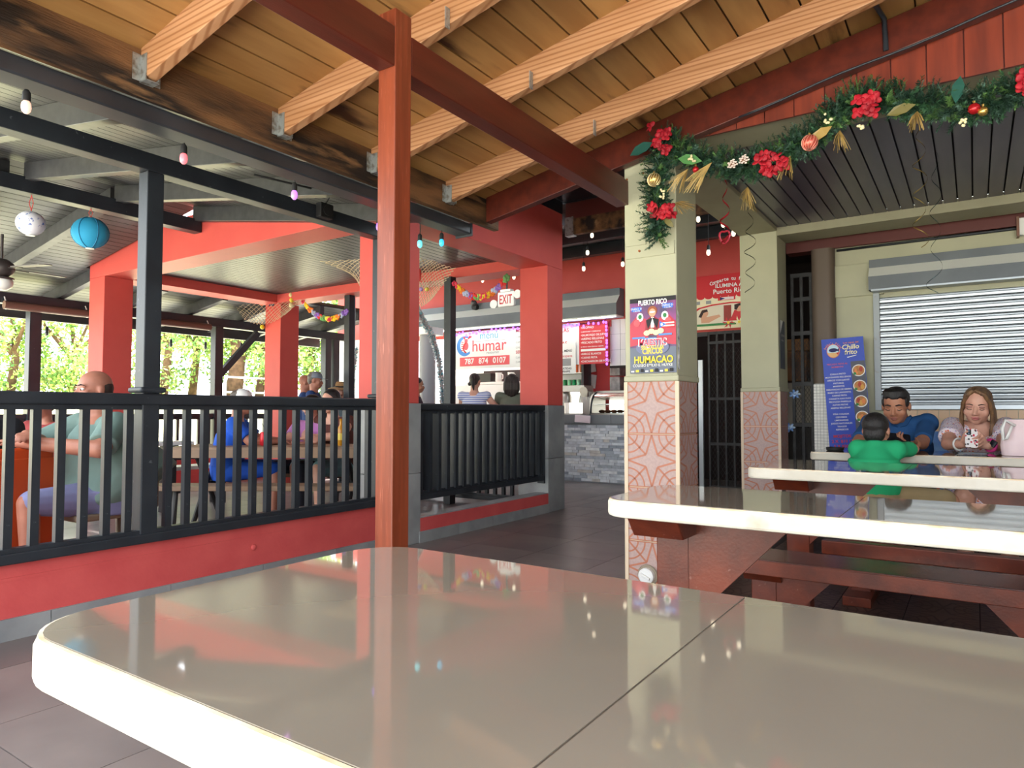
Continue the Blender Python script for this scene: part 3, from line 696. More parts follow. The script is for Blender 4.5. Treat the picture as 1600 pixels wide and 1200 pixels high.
# ------------------------------------------------------------------ tiled concrete tables and benches
m_top = M('taupe_porcelain_top', S(130,123,111), .035, c2=S(124,117,106), vs=3., coat=.5, spec=.55)
m_edge = M('white_painted_concrete', S(206,202,190), .6, c2=S(194,188,172), vs=7, c3=S(150,130,104), vs3=5., v3=(.64,.80), bump=.15, bscale=35)
m_rim = M('worn_rim', S(196,170,130), .6, c2=S(236,226,204), vs=16)
m_seam = M('table_seam', S(84,74,66), .8)
m_tres = M('trestle_stain', S(104,44,25), .32, c2=S(78,32,20), vs=5, stretch=(2,2,2), c3=S(128,88,78), vs3=26., v3=(.68,.80), spec=.4, bump=.05, bscale=60)
m_bench = M('bench_stain', S(86,38,28), .22, c2=S(46,24,20), vs=3, stretch=(1,9,9), c3=S(110,76,68), vs3=26, v3=(.68,.78), spec=.6, bump=.10, bscale=50, bstretch=(1,8,8))
m_rubber = M('dark_rubber', S(40,38,36), .8)
TZ = .80
def clipx(poly, x, keep_left):
    out = []
    for i in range(len(poly)):
        a, b = poly[i], poly[(i+1) % len(poly)]
        ia = (a[0] <= x) == keep_left; ib = (b[0] <= x) == keep_left
        if ia: out.append(a)
        if ia != ib:
            t = (x-a[0])/(b[0]-a[0]); out.append((x, a[1]+(b[1]-a[1])*t))
    return out
def trestle(parent, x, yc, ztop, hand, wd=.42, mat=None, gl=.30):
    mat = mat or m_tres
    MB().box(x-.05, x+.05, yc-.05, yc+.05, 0, ztop-.06).build('leg', mat, parent, bevel=.004)
    pr = [(-wd/2, 0), (-wd/2+.05, -.06), (wd/2-.05, -.06), (wd/2, 0)]
    mb = MB(); mb.prism([(a, b) for a, b in pr], x-.075, x+.075, lambda a, b, h: (h, yc+a, ztop+b)); mb.build('bearer', mat, parent, bevel=.003)
    sx = hand
    tri = [(x+sx*.052, ztop-.002), (x+sx*(.052+gl), ztop-.002), (x+sx*.052, ztop-gl*1.05)]
    mb = MB(); mb.prism(tri if sx < 0 else tri[::-1], yc-.055, yc-.02, lambda a, b, h: (a, h, b)); mb.build('gusset', mat, parent)
    MB().box(x-.07, x+.07, yc-.22, yc+.22, 0, .05).build('foot', mat, parent, bevel=.004)
def table(label, x0, x1, y0, y1, r, seam, legs=(), th=.05, z=TZ):
    t = thing('concrete_table', label, 'table', ((x0+x1)/2, (y0+y1)/2, 0), 'tiled concrete tables')
    rr = rrect(x0, x1, y0, y1, r, 8)
    MB().prism(rr, z-th, z-.004).build('slab', m_edge, t, bevel=.008, bseg=2)
    i_ = .004; rin = rrect(x0+i_, x1-i_, y0+i_, y1-i_, r-i_, 8)
    MB().prism(rin, z-.006, z-.0015).build('rim', m_rim, t)
    i_ = .009; rin = rrect(x0+i_, x1-i_, y0+i_, y1-i_, r-i_, 8)
    MB().prism(rin, z-.003, z-.001).build('joint', m_seam, t)
    cuts = [seam] if not isinstance(seam, (list, tuple)) else list(seam)
    rest = rin
    for c in cuts:
        MB().prism(clipx(rest, c-.0012, True), z-.002, z).build('top_tile', m_top, t); rest = clipx(rest, c+.0012, False)
    MB().prism(rest, z-.002, z).build('top_tile', m_top, t)
    for x, h in legs: trestle(t, x, (y0+y1)/2, z-th, h)
    return t
table('near concrete table with taupe tiled top filling the foreground', -.945, .62, .339, .961, .10, -.262, ((-.70, 1), (.36, -1)), .055)
table('second concrete table from the camera, on dark red trestle legs', -.905, .60, 1.78, 2.275, .09, -.272, ((-.757, 1), (.42, -1)))
table('third concrete table from the camera, directly in front of the boy', -.865, .78, 3.16, 3.80, .06, -.25, ((-.70, 1), (.30, -1)))
table('far concrete table where the couple sits with phones', -.865, .95, 4.60, 5.14, .05, -.25, ((-.68, 1), (.45, -1)))
def bench(label, x0, x1, y0, y1, z, legs, th=.038):
    t = thing('wooden_bench', label, 'bench', ((x0+x1)/2, (y0+y1)/2, 0), 'dark red wooden benches')
    MB().box(x0, x1, y0, y1, z-th, z).build('seat', m_bench, t, bevel=.004)
    MB().box(x0, x1, y0-.004, y0+.028, z-.062, z-.004).build('front_board', m_tres, t, bevel=.003)
    for x, h in legs: trestle(t, x, (y0+y1)/2, z-th, h, .24, m_tres, .24)
    return t
bench('glossy dark red bench in front of the third table', -.93, .85, 2.88, 3.14, .452, ((-.74, 1), (.27, -1)))
bench('dark red bench under the boy in green', -.75, .9, 4.20, 4.50, .44, ((-.55, 1), (.5, -1)))
bench('dark red bench under the seated couple', -.85, 1.1, 5.30, 5.62, .45, ((-.6, 1), (.6, -1)))
st = ony(1240, 848, 3.50)
tag(MB().box(-.60, .22, 3.44, 3.50, .395, .458).build('stretcher_beam', m_tres, bevel=.004), 'dark red stretcher between the trestle legs of the third table', 'beam')
# ------------------------------------------------------------------ printed signs
X_, Z_ = Vector((1, 0, 0)), Vector((0, 0, 1))
pw = M('print_white', S(240,240,236), .6); pr_ = M('print_red', S(206,52,58), .6); pb = M('print_blue', S(24,66,186), .45); py_ = M('print_yellow', S(240,214,70), .6)
pk = M('print_black', S(30,28,34), .6); po = M('print_orange', S(232,140,78), .6); pc_ = M('print_cream', S(240,232,180), .6); ptn = M('print_tan', S(206,150,84), .6, c2=S(180,112,60), vs=40)
pgr = M('print_green', S(52,128,70), .6); pcy = M('print_cyan', S(80,176,196), .6); pgy = M('print_grey', S(150,150,150), .6); psk = M('print_skin', S(214,160,128), .6)
ppk = M('print_coral', S(226,96,104), .6); pbl2 = M('print_lightblue', S(96,150,220), .6); pnav = M('print_navy', S(20,28,92), .6)
class Flat:      # flat print on a panel: u to the right, v up, from the panel's lower left corner
    def __init__(s, parent, org, xd, yd): s.p = parent; s.o = Vector(org); s.x = Vector(xd).normalized(); s.y = Vector(yd).normalized(); s.n = s.x.cross(s.y); s.k = 1
    def P(s, u, v, l): return s.o+s.x*u+s.y*v+s.n*l
    def poly(s, name, pts, mat, lift=None):
        s.k += 1; l = lift if lift is not None else .0006+.00015*s.k
        mb = MB(); k = len(pts); mb.add([s.P(a, b, l) for a, b in pts], [tuple(range(k))]); return mb.build(name, mat, s.p)
    def rect(s, name, u0, v0, u1, v1, mat, lift=None): return s.poly(name, [(u0, v0), (u1, v0), (u1, v1), (u0, v1)], mat, lift)
    def disc(s, name, u, v, ru, rv, mat, n=20, lift=None): return s.poly(name, [(u+ru*math.cos(2*math.pi*i/n), v+rv*math.sin(2*math.pi*i/n)) for i in range(n)], mat, lift)
    def txt(s, body, u, v, size, mat, align='CENTER', bold=0., width=None, shear=0.):
        s.k += 1; return text('lettering', body, size, mat, s.p, s.P(u, v, 0), s.x, s.y, align, bold, .0006+.00015*s.k, width, shear)
    def arc(s, body, u, v, r, size, mat, span):
        for i, ch in enumerate(body):
            a = R(90)+span/2-span*(i+.5)/len(body); s.k += 1
            xd = s.x*math.sin(a)-s.y*math.cos(a); yd = s.x*math.cos(a)+s.y*math.sin(a)
            if ch != ' ': text('lettering', ch, size, mat, s.p, s.P(u+r*math.cos(a), v+r*math.sin(a), 0), xd, yd, 'CENTER', .02, .0006+.00015*s.k)
def panel(name, label, cat, org, xd, yd, w, h, d, mat):
    o = Vector(org); x = Vector(xd).normalized(); y = Vector(yd).normalized(); n = x.cross(y)
    t = thing(name, label, cat, o)
    mb = MB(); ps_ = [o, o+x*w, o+x*w+y*h, o+y*h]; mb.add([p-n*d for p in ps_]+ps_, [(3,2,1,0),(4,5,6,7),(0,1,5,4),(1,2,6,5),(2,3,7,6),(3,0,4,7)])
    mb.build('panel', mat, t); return t, Flat(t, o, x, y)

# --- circus poster on the tiled column
p0, p1, p2 = ony(985, 584, 3.692), ony(1057, 578, 3.692), ony(984, 468, 3.692)
w, h = p1.x-p0.x, p2.z-p0.z
pbg = M('poster_ground', S(70,60,96), .3, c2=S(150,60,130), vs=9, c3=S(40,44,60), vs3=5, v3=(.5,.6))
t, q = panel('circus_poster', 'colourful circus poster taped to the cream column', 'poster', (p0.x, 3.692, p0.z), X_, Z_, w, h, .004, pbg)
q.rect('print', 0, 0, w, h*.34, M('poster_slate', S(96,104,120), .3)); q.rect('print', 0, h*.94, w, h, pk)
q.poly('print', [(0, h*.36), (w*.42, h*.40), (w*.36, h*.72), (w*.15, h*.76), (0, h*.66)], M('poster_crimson', S(190,44,66), .3)); q.poly('print', [(w, h*.36), (w*.58, h*.40), (w*.64, h*.72), (w*.85, h*.76), (w, h*.66)], M('poster_crimson', S(190,44,66), .3))
q.txt('PUERTO RICO', w*.5, h*.905, .040, pw, bold=.03, width=w*.62)
for uu, vv in ((.15, .855), (.83, .875)): q.rect('print', w*(uu-.11), h*(vv-.03), w*(uu+.11), h*(vv+.03), M('poster_tag_blue', S(52,110,210), .4)); q.txt('ENERO 31', w*uu, h*vv-.003, .016, pw); q.txt('7:30 PM', w*uu, h*vv-.015, .013, pw)
# ringmaster: jacket, shirt, bow tie, head, hair
q.poly('print', [(w*.33, h*.50), (w*.67, h*.50), (w*.64, h*.70), (w*.55, h*.745), (w*.45, h*.745), (w*.36, h*.70)], M('poster_jacket', S(150,24,40), .4))
q.poly('print', [(w*.46, h*.60), (w*.54, h*.60), (w*.53, h*.735), (w*.47, h*.735)], pw)
for sgn in (-1, 1): q.poly('print', [(w*.5, h*.73), (w*(.5+sgn*.14), h*.70), (w*(.5+sgn*.10), h*.58), (w*(.5+sgn*.03), h*.66)], pk); q.poly('print', [(w*.5, h*.715), (w*(.5+sgn*.05), h*.73), (w*(.5+sgn*.05), h*.70)], pk)
q.disc('print', w*.5, h*.82, w*.105, h*.065, M('poster_hair', S(150,80,40), .5)); q.disc('print', w*.5, h*.795, w*.075, h*.055, psk); q.disc('print', w*.5, h*.805, w*.06, h*.012, pw)
for sgn in (-1, 1):
    q.disc('print', w*(.5+sgn*.27), h*.745, w*.075, h*.06, pw); q.disc('print', w*(.5+sgn*.27), h*.75, w*.04, h*.03, pgr); q.disc('print', w*(.5+sgn*.34), h*.67, w*.07, h*.05, ppk)
# small flag
for k in range(5): q.rect('print', w*.70, h*(.585+k*.018), w*.97, h*(.603+k*.018), pr_ if k % 2 == 0 else pw)
q.poly('print', [(w*.66, h*.585), (w*.80, h*.63), (w*.66, h*.675)], M('poster_tag_blue', S(52,110,210), .4)); q.disc('print', w*.705, h*.63, .008, .010, pw, 5)
for uu, vv in ((.38, .53), (.48, .55), (.58, .53), (.68, .55)): q.disc('print', w*uu, h*vv, w*.07, h*.035, pc_)
for uu, vv in ((.2, .47), (.45, .455), (.78, .50)): q.rect('print', w*(uu-.14), h*(vv-.012), w*(uu+.14), h*(vv+.012), pbl2)
q.disc('print', w*.5, h*.335, w*.36, h*.105, M('poster_oval', S(110,116,150), .4)); q.txt('MAJESTIC', w*.5, h*.362, .055, pw, bold=.05, width=w*.62); q.txt('MAJESTIC', w*.5, h*.365, .05, M('poster_letter', S(224,60,90), .4), bold=.02, width=w*.58)
q.txt('SPECTACULAR', w*.5, h*.315, .03, py_, bold=.02, width=w*.50); q.txt('CIRCUS', w*.5, h*.255, .045, py_, bold=.03, width=w*.44)
q.txt('HUMACAO', w*.52, h*.135, .055, py_, bold=.03, width=w*.84); q.txt('COLISEO EMILIO E. HUYKE', w*.5, h*.085, .022, pw, bold=.01, width=w*.86)
for k in range(9): q.rect('print', w*(.03+k*.105), h*.015, w*(.10+k*.105), h*(.035+.012*(k % 3)), (pw, py_, pk)[k % 3])
t2 = tag(MB().add([(-1.3795, 3.715, p0.z+.02), (-1.3795, 3.745, p0.z+.02), (-1.3795, 3.738, p0.z+.33), (-1.3795, 3.715, p0.z+.35), (-1.3785, 3.715, p0.z+.02), (-1.3785, 3.745, p0.z+.02), (-1.3785, 3.738, p0.z+.33), (-1.3785, 3.715, p0.z+.35)],
     [(0,1,2,3),(7,6,5,4),(0,4,5,1),(1,5,6,2),(2,6,7,3),(3,7,4,0)]).build('plastic_sleeve', M('clear_sleeve', (.9,.9,.9), .08, c2=S(120,120,120), vs=20, trans=.0)), 'shiny folded plastic strip wrapped round the poster column edge', 'plastic strip')
# small notice on the second column
n0 = onx(1219, 572, -1.378)
tn, qn = panel('paper_notice', 'small faded grey notice on the side of the second column', 'notice', (-1.374, 6.17, n0.z-.02), Vector((0, 1, 0)), Z_, .17, .42, .002, M('faded_print', S(92,98,108), .5, c2=S(70,74,84), vs=8))
qn.poly('print', [(0, .42), (.10, .42), (0, .30)], pw); qn.rect('print', .03, .28, .15, .30, pgy); qn.rect('print', .03, .24, .12, .255, pgy)

# --- holiday banner above the gate
b0, b1, b2 = ony(1070, 517, 9.02), ony(1165, 513, 9.02), ony(1070, 436, 9.02)
w, h = 1.05, b2.z-b0.z; zb = ony(1087, 516, 9.02).z; h = ony(1087, 433, 9.02).z-zb
m_bcr = M('banner_cream', S(240,228,190), .55); m_brd = M('banner_red', S(206,36,44), .5)
t, q = panel('holiday_banner', 'red and cream holiday banner hanging above the mesh gate', 'banner', (ony(1078, 500, 9.02).x, 9.02, zb), X_, Z_, w, h, .01, m_bcr)
q.rect('print', 0, h*.60, w, h, m_brd)
for k in range(10): q.disc('print', .05+k*.105, h*.60, .052, .03, m_brd, 14)
cxb = ony(1134, 500, 9.02).x-ony(1078, 500, 9.02).x
lx0 = ony(1117, 500, 9.02).x-ony(1078, 500, 9.02).x
q.arc('Comparte tu futuro', lx0+.22, h*.875-.75, .75, .066, pw, R(42)); q.txt('ILUMINA A', lx0+.01, h*.755, .07, pw, 'LEFT', .02, width=.36); q.txt('Puerto Rico', lx0-.02, h*.645, .085, pw, 'LEFT', .012, width=.43)
q.rect('print', cxb-.10, h*.515, cxb+.13, h*.58, m_brd)
for k in range(4): q.rect('print', cxb-.07, h*(.525+k*.012), cxb+.11, h*(.534+k*.012), pw)
q.poly('print', [(cxb-.07, h*.52), (cxb+.0, h*.547), (cxb-.07, h*.575)], pnav)
for uu in (.11, .26): q.rect('print', uu-.035, h*.47, uu+.035, h*.53, pgy)
arch = [(.06, h*.10), (.06, h*.36), (.12, h*.41), (.30, h*.455), (.55, h*.475), (.80, h*.455), (.98, h*.41), (1.02, h*.36), (1.02, h*.10)]
q.poly('print', arch, m_brd); q.poly('print', [(.53+(a-.53)*.94, h*.10+(b-h*.10)*.93) for a, b in arch], M('banner_room', S(226,214,190), .6))
q.rect('print', .46, h*.13, .56, h*.42, M('banner_door', S(150,60,50), .6)); q.rect('print', .86, h*.12, .98, h*.36, M('banner_curtain', S(210,160,70), .6))
q.poly('print', [(.16, h*.12), (.26, h*.12), (.42, h*.22), (.40, h*.26), (.24, h*.23), (.15, h*.26)], psk); q.disc('print', .20, h*.30, .055, .055, psk); q.poly('print', [(.12, h*.24), (.17, h*.36), (.24, h*.375), (.25, h*.33), (.19, h*.31), (.16, h*.22)], M('print_hair', S(50,30,28), .6))
q.poly('print', [(.54, h*.13), (.80, h*.13), (.74, h*.32), (.60, h*.32)], pr_); q.disc('print', .66, h*.365, .05, .055, psk); q.poly('print', [(.60, h*.33), (.60, h*.42), (.68, h*.44), (.72, h*.40), (.66, h*.39), (.63, h*.32)], M('print_hair', S(50,30,28), .6))
q.rect('print', .10, h*.06, .62, h*.10, pgr)
for uu, mm in ((.52, pr_), (.66, pc_), (.80, pr_), (.94, pr_)):
    for a in range(6): q.poly('print', [(uu, h*.10), (uu+.085*math.cos(a*1.047-.2), h*.10+.085*math.sin(a*1.047-.2)), (uu+.05*math.cos(a*1.047+.25), h*.10+.05*math.sin(a*1.047+.25))], mm)
    q.disc('print', uu, h*.10, .018, .018, py_, 10)

# --- blue standing menu board
TL = ony(1283, 531, 6.36); xd = Vector((math.cos(R(10)), math.sin(R(10)), .055)).normalized(); nrm = xd.cross(Z_).normalized()
yd = (Z_ - xd*Z_.dot(xd)); yd = (yd.normalized()*1.0 + nrm*(-.0)).normalized()
w, h = .322, TL.z-.012
t, q = panel('menu_board', 'blue fried-fish menu board leaning beside the shutter', 'menu board', TL-yd*h, xd, yd, w, h, .012, pb)
q.disc('print', w*.27, h-.105, .052, .060, M('logo_ring', S(226,120,70), .5)); q.disc('print', w*.27, h-.105, .047, .055, M('logo_sky', S(196,226,244), .5)); q.poly('print', [(w*.27+.047*math.cos(R(a)), h-.105+.055*math.sin(R(a))) for a in range(195, 346, 15)], M('logo_sand', S(232,184,120), .5))
q.disc('print', w*.27, h-.098, .034, .017, pnav); q.poly('print', [(w*.27+.026, h-.10), (w*.27+.046, h-.082), (w*.27+.044, h-.118)], pnav); q.poly('print', [(w*.27+.02, h-.125), (w*.27+.045, h-.115), (w*.27+.035, h-.14)], pr_)
q.arc("Bobby's Place", w*.27, h-.105, .060, .021, po, R(150))
q.txt('Los reyes del', w*.70, h-.050, .022, po, bold=.01); q.txt('Chillo', w*.68, h-.098, .055, pc_, bold=.02, shear=.15); q.txt('frito', w*.68, h-.142, .055, pc_, bold=.02, shear=.15); q.poly('print', [(w*.58, h-.165), (w*.80, h-.152), (w*.82, h-.156), (w*.60, h-.172)], pw)
q.txt('PESCADO FRITO AL', w*.34, h-.225, .018, ppk, bold=.01); q.txt('MOMENTO', w*.34, h-.250, .018, ppk, bold=.01)
y = h-.310
for k, ln in enumerate(('CHILLO FRITO', 'MOFONGOS RELLENOS', 'ARROZ CON JUEYES', 'FRITURAS', 'MARISCOS', 'REBANADAS DE SIERRA', 'RABO DE LANGOSTA', 'CARNE FRITA', 'CHULETA KAN KAN', 'PECHUGA PARRILLA', 'ALITAS FRITAS', 'AREPAS RELLENAS', '', 'PIÑA COLADA', 'CERVEZAS', 'LIMONADAS', 'JUGOS NATURALES', 'TRAGOS', 'REFRESCOS')):
    if ln: q.txt(ln, w*.335, y, .0185, pw, bold=.012)
    y -= .0262
q.txt('MOJITOS', w*.32, y-.035, .034, pr_, bold=.02); q.txt('2 X  $10 12', w*.32, y-.078, .034, pr_, bold=.02); q.txt('3 X $20', w*.28, y-.120, .034, pr_, bold=.02); q.txt('NO SE RESERVAN', w*.35, y-.155, .020, pw)
q.rect('print', w*.66, h-.88, w-.004, h-.205, M('food_strip', S(74,78,92), .5))
for k in range(4):
    vy = h-.285-k*.13
    q.disc('print', w*.83, vy, .050, .050, pw); q.disc('print', w*.83, vy, .043, .042, ptn)
    for a in range(3): q.disc('print', w*.83+.018*(a-1), vy+.010*((a+k) % 3-1), .014, .022, (po, ptn, M('food_red', S(180,66,50), .6), M('food_gold', S(226,170,80), .6))[(a+k) % 4], 10)
    q.disc('print', w*.83-.03, vy-.025, .012, .012, pgr, 8)
# --- second blue banner behind the couple
t, q = panel('wall_banner', 'blue banner with orange and yellow lettering behind the couple', 'banner', (-.62, 6.30, .15), X_, Z_, 1.5, .745, .01, M('banner_sky', S(56,110,196), .5, c2=S(140,186,230), vs=2.2))
lx = ony(1440, 700, 6.30).x+.62
q.txt('Frito', lx+.10, .30, .26, M('banner_orange', S(222,84,50), .5), bold=.02, shear=.2); q.poly('print', [(lx-.02, .02), (lx+.10, .02), (lx+.12, .13), (lx+.16, .14), (lx+.14, .24), (lx-.01, .23)], M('banner_yellow', S(226,210,40), .5))
q.disc('print', lx+.03, .20, .02, .018, pr_)

# --- bar menus
ml = ony(709, 520, YB).x
t, q = panel('bar_menu', 'long white bar menu with a red phone number strip', 'menu board', (ml, YB-.005, 1.755), X_, Z_, -4.895-ml, .625, .02, pw)
W_ = -4.895-ml
# logo: blue crescent, red lobster, name
ccx, ccy = .24, .39
q.poly('print', [(ccx+.17*math.cos(R(a)), ccy+.17*math.sin(R(a))) for a in range(60, 311, 10)]+[(ccx+.03+.125*math.cos(R(a)), ccy+.01+.125*math.sin(R(a))) for a in range(310, 59, -10)], M('crescent_blue', S(76,140,214), .5))
q.disc('print', ccx+.03, ccy, .05, .07, ppk); q.disc('print', ccx+.03, ccy+.085, .035, .035, ppk)
for a in range(5): q.poly('print', [(ccx+.02, ccy-.06+a*.03), (ccx-.07, ccy-.08+a*.035), (ccx-.07, ccy-.065+a*.035)], pr_)
q.poly('print', [(ccx+.05, ccy+.10), (ccx+.10, ccy+.17), (ccx+.16, ccy+.15), (ccx+.12, ccy+.13)], pr_); q.poly('print', [(ccx+.0, ccy+.10), (ccx-.04, ccy+.16), (ccx+.02, ccy+.15)], pr_)
q.poly('print', [(ccx+.06+.10*math.cos(R(a)), ccy-.03+.10*math.sin(R(a))) for a in range(110, 251, 14)]+[(ccx+.07+.08*math.cos(R(a)), ccy-.03+.08*math.sin(R(a))) for a in range(250, 109, -14)], pr_)
q.txt('menú', ccx+.50, ccy+.10, .17, pcy); q.rect('print', ccx+.16, ccy+.06, ccx+.82, ccy+.066, pgy); q.txt('humar', ccx+.50, ccy-.10, .27, ppk, bold=.006); q.txt('restaurant', ccx+.58, ccy-.15, .06, pgy)
q.rect('print', .14, .05, 1.15, .20, M('menu_coral', S(232,92,98), .5)); [q.txt(a_, b_, .085, .13, pw, bold=.02) for a_, b_ in (('787', .34), ('874', .63), ('0107', .95))]
q.txt('MOFONGO RELLENO', 1.27, .555, .07, pr_, 'LEFT', .015)
for k, ln in enumerate(('CARRUCHO   PULPO   LANGOSTA', 'CAMARONES   MIXTO   PECHUGA', 'CHURRASCO   ENSALADA')): q.txt(ln, 1.27, .465-k*.085, .045, pgy, 'LEFT')
q.txt('SERVICIOS DE', 1.27, .215, .07, pr_, 'LEFT', .01)
for k, ln in enumerate(('CAMARON   PULPO   MIXTO', 'CARRUCHO   EMPANADAS')): q.txt(ln, 1.27, .135-k*.07, .045, pgy, 'LEFT')
xr = -4.895-ml
q.txt('EMPANADILLAS', xr-.17, .50, .085, pr_, 'RIGHT', .01); q.txt('ALCAPURRIAS', xr-.20, .30, .085, pr_, 'RIGHT', .01); q.txt('JUEYES', xr-.32, .22, .05, pgy, 'RIGHT')
t, q = panel('bar_menu', 'red bar menu with white dish names beside the cream column', 'menu board', (-4.893, YB-.005, 1.755), X_, Z_, .475, .60, .02, M('menu_red', S(206,50,56), .5))
for k, (ln, sz) in enumerate((('•ASOPAO', .05), ('CAMARONES Y CARRUCHO', .026), ('•SALMOREJO DE JUEYES', .042), ('•AREPAS RELLENAS', .045), ('•PESCADO FRITO', .045), ('EL PRECIO VARIA SEGUN EL TAMAÑO', .022), ('', 0), ('•ARROZ BLANCO', .042), ('•CARNE FRITA', .042), ('•CHICHARRON DE POLLO', .042))):
    if ln: q.txt(ln, .03, .53-k*.056, sz, pw, 'LEFT', .012)
q.rect('print', .03, .19, .44, .225, pw)
t, q = panel('bar_menu', 'small white menu sheet hanging under the bar menus', 'menu board', (-5.30, YB-.03, 1.62), X_, Z_, .36, .46, .006, pw)
q.txt('EL MENÚ', .20, .33, .05, pk, bold=.02); q.txt('Asopaos', .20, .25, .06, pr_, bold=.01); q.rect('print', .10, .12, .28, .23, pgy); q.txt('BATIDAS', .20, .065, .045, pk, bold=.02); q.txt('FRAPPÉ', .20, .02, .04, pk, bold=.02)
# --- exit sign
es = ony(792, 468, 7.4)
ex = thing('exit_sign', 'white exit sign with red letters and two round lamp heads', 'exit sign', (es.x, 7.4, es.z-.09))
MB().box(es.x-.13, es.x+.13, 7.37, 7.42, es.z-.095, es.z+.10).build('housing', pw, ex, bevel=.012)
text('lettering', 'EXIT', .17, M('exit_red', S(196,38,44), .5), ex, (es.x, 7.37, es.z-.058), X_, Z_, 'CENTER', .012, .002, .20)
for sgn in (-1, 1):
    MB().cyl((es.x+sgn*.19, 7.36, es.z+.05*sgn), (es.x+sgn*.19, 7.42, es.z+.05*sgn), .058, .045, 14).build('lamp_head', m_white, ex, smooth=True, sm_angle=40)
MB().box(es.x-.08, es.x+.08, 7.36, 7.44, es.z+.10, es.z+.13).build('canopy', pw, ex); MB().cyl((es.x, 7.40, es.z+.12), (es.x, 7.40, 3.345), .012, n=8).build('stem', m_black, ex)
# ------------------------------------------------------------------ things on and behind the bar
m_glass = M('clear_glass', (.86,.95,.93), .03, trans=1.0, ior=1.3, spec=.5)
m_brush = M('brushed_steel', S(176,172,164), .3, metal=.8)
m_warmlamp = M('lit_case', (1., .97, .9), .5, emit=(1., .96, .88), estr=2.2)
yb_ = YB+.12
def barp(u, v, y=yb_): return ony(u, v, y)
# heat lamps
fr = thing('heat_lamp_stand', 'brushed steel food warmer frame on the bar', 'food warmer', (barp(900, 640).x, yb_+.1, 1.0))
xa, xb = barp(872, 640).x, barp(913, 640).x
MB().box(xa, xb, yb_, yb_+.3, barp(900, 612).z, barp(900, 604).z+.02).build('hood', m_brush, fr, bevel=.006)
for xx in (xa+.02, xb-.02): MB().box(xx-.02, xx+.02, yb_+.12, yb_+.16, 1.0, barp(900, 610).z).build('upright', m_brush, fr)
MB().box(xa, xb, yb_+.02, yb_+.28, 1.0, 1.02).build('tray', m_brush, fr)
MB().box(xa+.05, xb-.05, yb_+.26, yb_+.27, 1.02, 1.36).build('lit_back', m_warmlamp, fr)
for k, uu in enumerate((879, 908)):
    p = barp(uu, 622); MB().lathe([(.018, .20), (.03, .18), (.055, .12), (.085, .04), (.09, -.05), (.082, -.05)], (p.x, yb_+.12, p.z-.02), 18).build('lamp_shade', m_brush, fr, smooth=True, sm_angle=50)
    MB().cyl((p.x, yb_+.12, p.z+.15), (p.x, yb_+.12, barp(900, 608).z), .008, n=6).build('cord', m_black, fr)
# speech bubble tag
sp = barp(912, 612, yb_-.03)
tb = thing('price_bubble', 'round cream speech bubble tag on the food warmer', 'tag', (sp.x, yb_-.03, sp.z))
mb = MB(); ring = [(sp.x+.068*math.cos(2*math.pi*i/22), sp.z+.075*math.sin(2*math.pi*i/22)) for i in range(22)]
mb.prism(ring, yb_-.034, yb_-.030, lambda a, b, c: (a, c, b)); mb.prism([(sp.x+.02, sp.z-.06), (sp.x+.055, sp.z-.12), (sp.x+.06, sp.z-.04)], yb_-.034, yb_-.030, lambda a, b, c: (a, c, b)); mb.build('bubble', M('bubble_cream', S(226,220,200), .6), tb)
# glass display case
gc = thing('display_case', 'curved glass pastry case on the bar', 'display case', (barp(950, 640).x, yb_, 1.0))
gx0_, gx1_ = barp(922, 640).x, barp(992, 640).x; gz1 = barp(950, 613).z
prof = [(yb_, 1.02)]+[(yb_+.22*(1-math.cos(R(a)))*.9, 1.02+(gz1-1.02)*math.sin(R(a))) for a in range(15, 91, 15)]
mb = MB(); k = len(prof); mb.add([(xx, a, b) for xx in (gx0_+.02, gx1_) for a, b in prof], [(j, j+1, k+j+1, k+j) for j in range(k-1)]); mb.build('front_glass', m_glass, gc, smooth=True)
mb = MB(); mb.tube([(gx0_+.01, a, b) for a, b in prof], .014, 8); mb.build('curved_frame', m_black, gc, smooth=True)
MB().box(gx0_, gx1_, yb_+.02, yb_+.5, 1.0, 1.03).build('base', m_brush, gc); MB().box(gx0_, gx1_, yb_+.20, yb_+.5, gz1, gz1+.03).build('roof', m_brush, gc); MB().box(gx0_, gx1_, yb_+.46, yb_+.5, 1.03, gz1).build('back', m_warmlamp, gc)
MB().box(gx0_+.02, gx1_, yb_+.14, yb_+.44, 1.17, 1.178).build('shelf', m_glass, gc)
MB().box(gx0_-.14, gx0_-.02, yb_+.02, yb_+.4, 1.0, gz1+.02).build('steel_end', m_brush, gc, bevel=.006)
for k in range(7): tag(MB().ball((gx0_+.10+k*.10, yb_+.14, 1.058), .045, (1.1, 1, .6)).build('pastry', M('pastry_brown', S(156,96,56), .7, c2=S(120,66,36), vs=30), smooth=True), f'{ordn[k]} brown fritter from the left in the glass case', 'pastry', 'fritters in the glass case')
bag = barp(913, 650, YB-.02)
tag(MB().cbox((bag.x, YB-.075, .94), (.26, .02, .11), (0, R(4), 0)).build('plastic_bag', M('bag_pink', S(232,214,220), .35), bevel=.008), 'pale pink plastic bag hanging over the counter edge', 'bag')
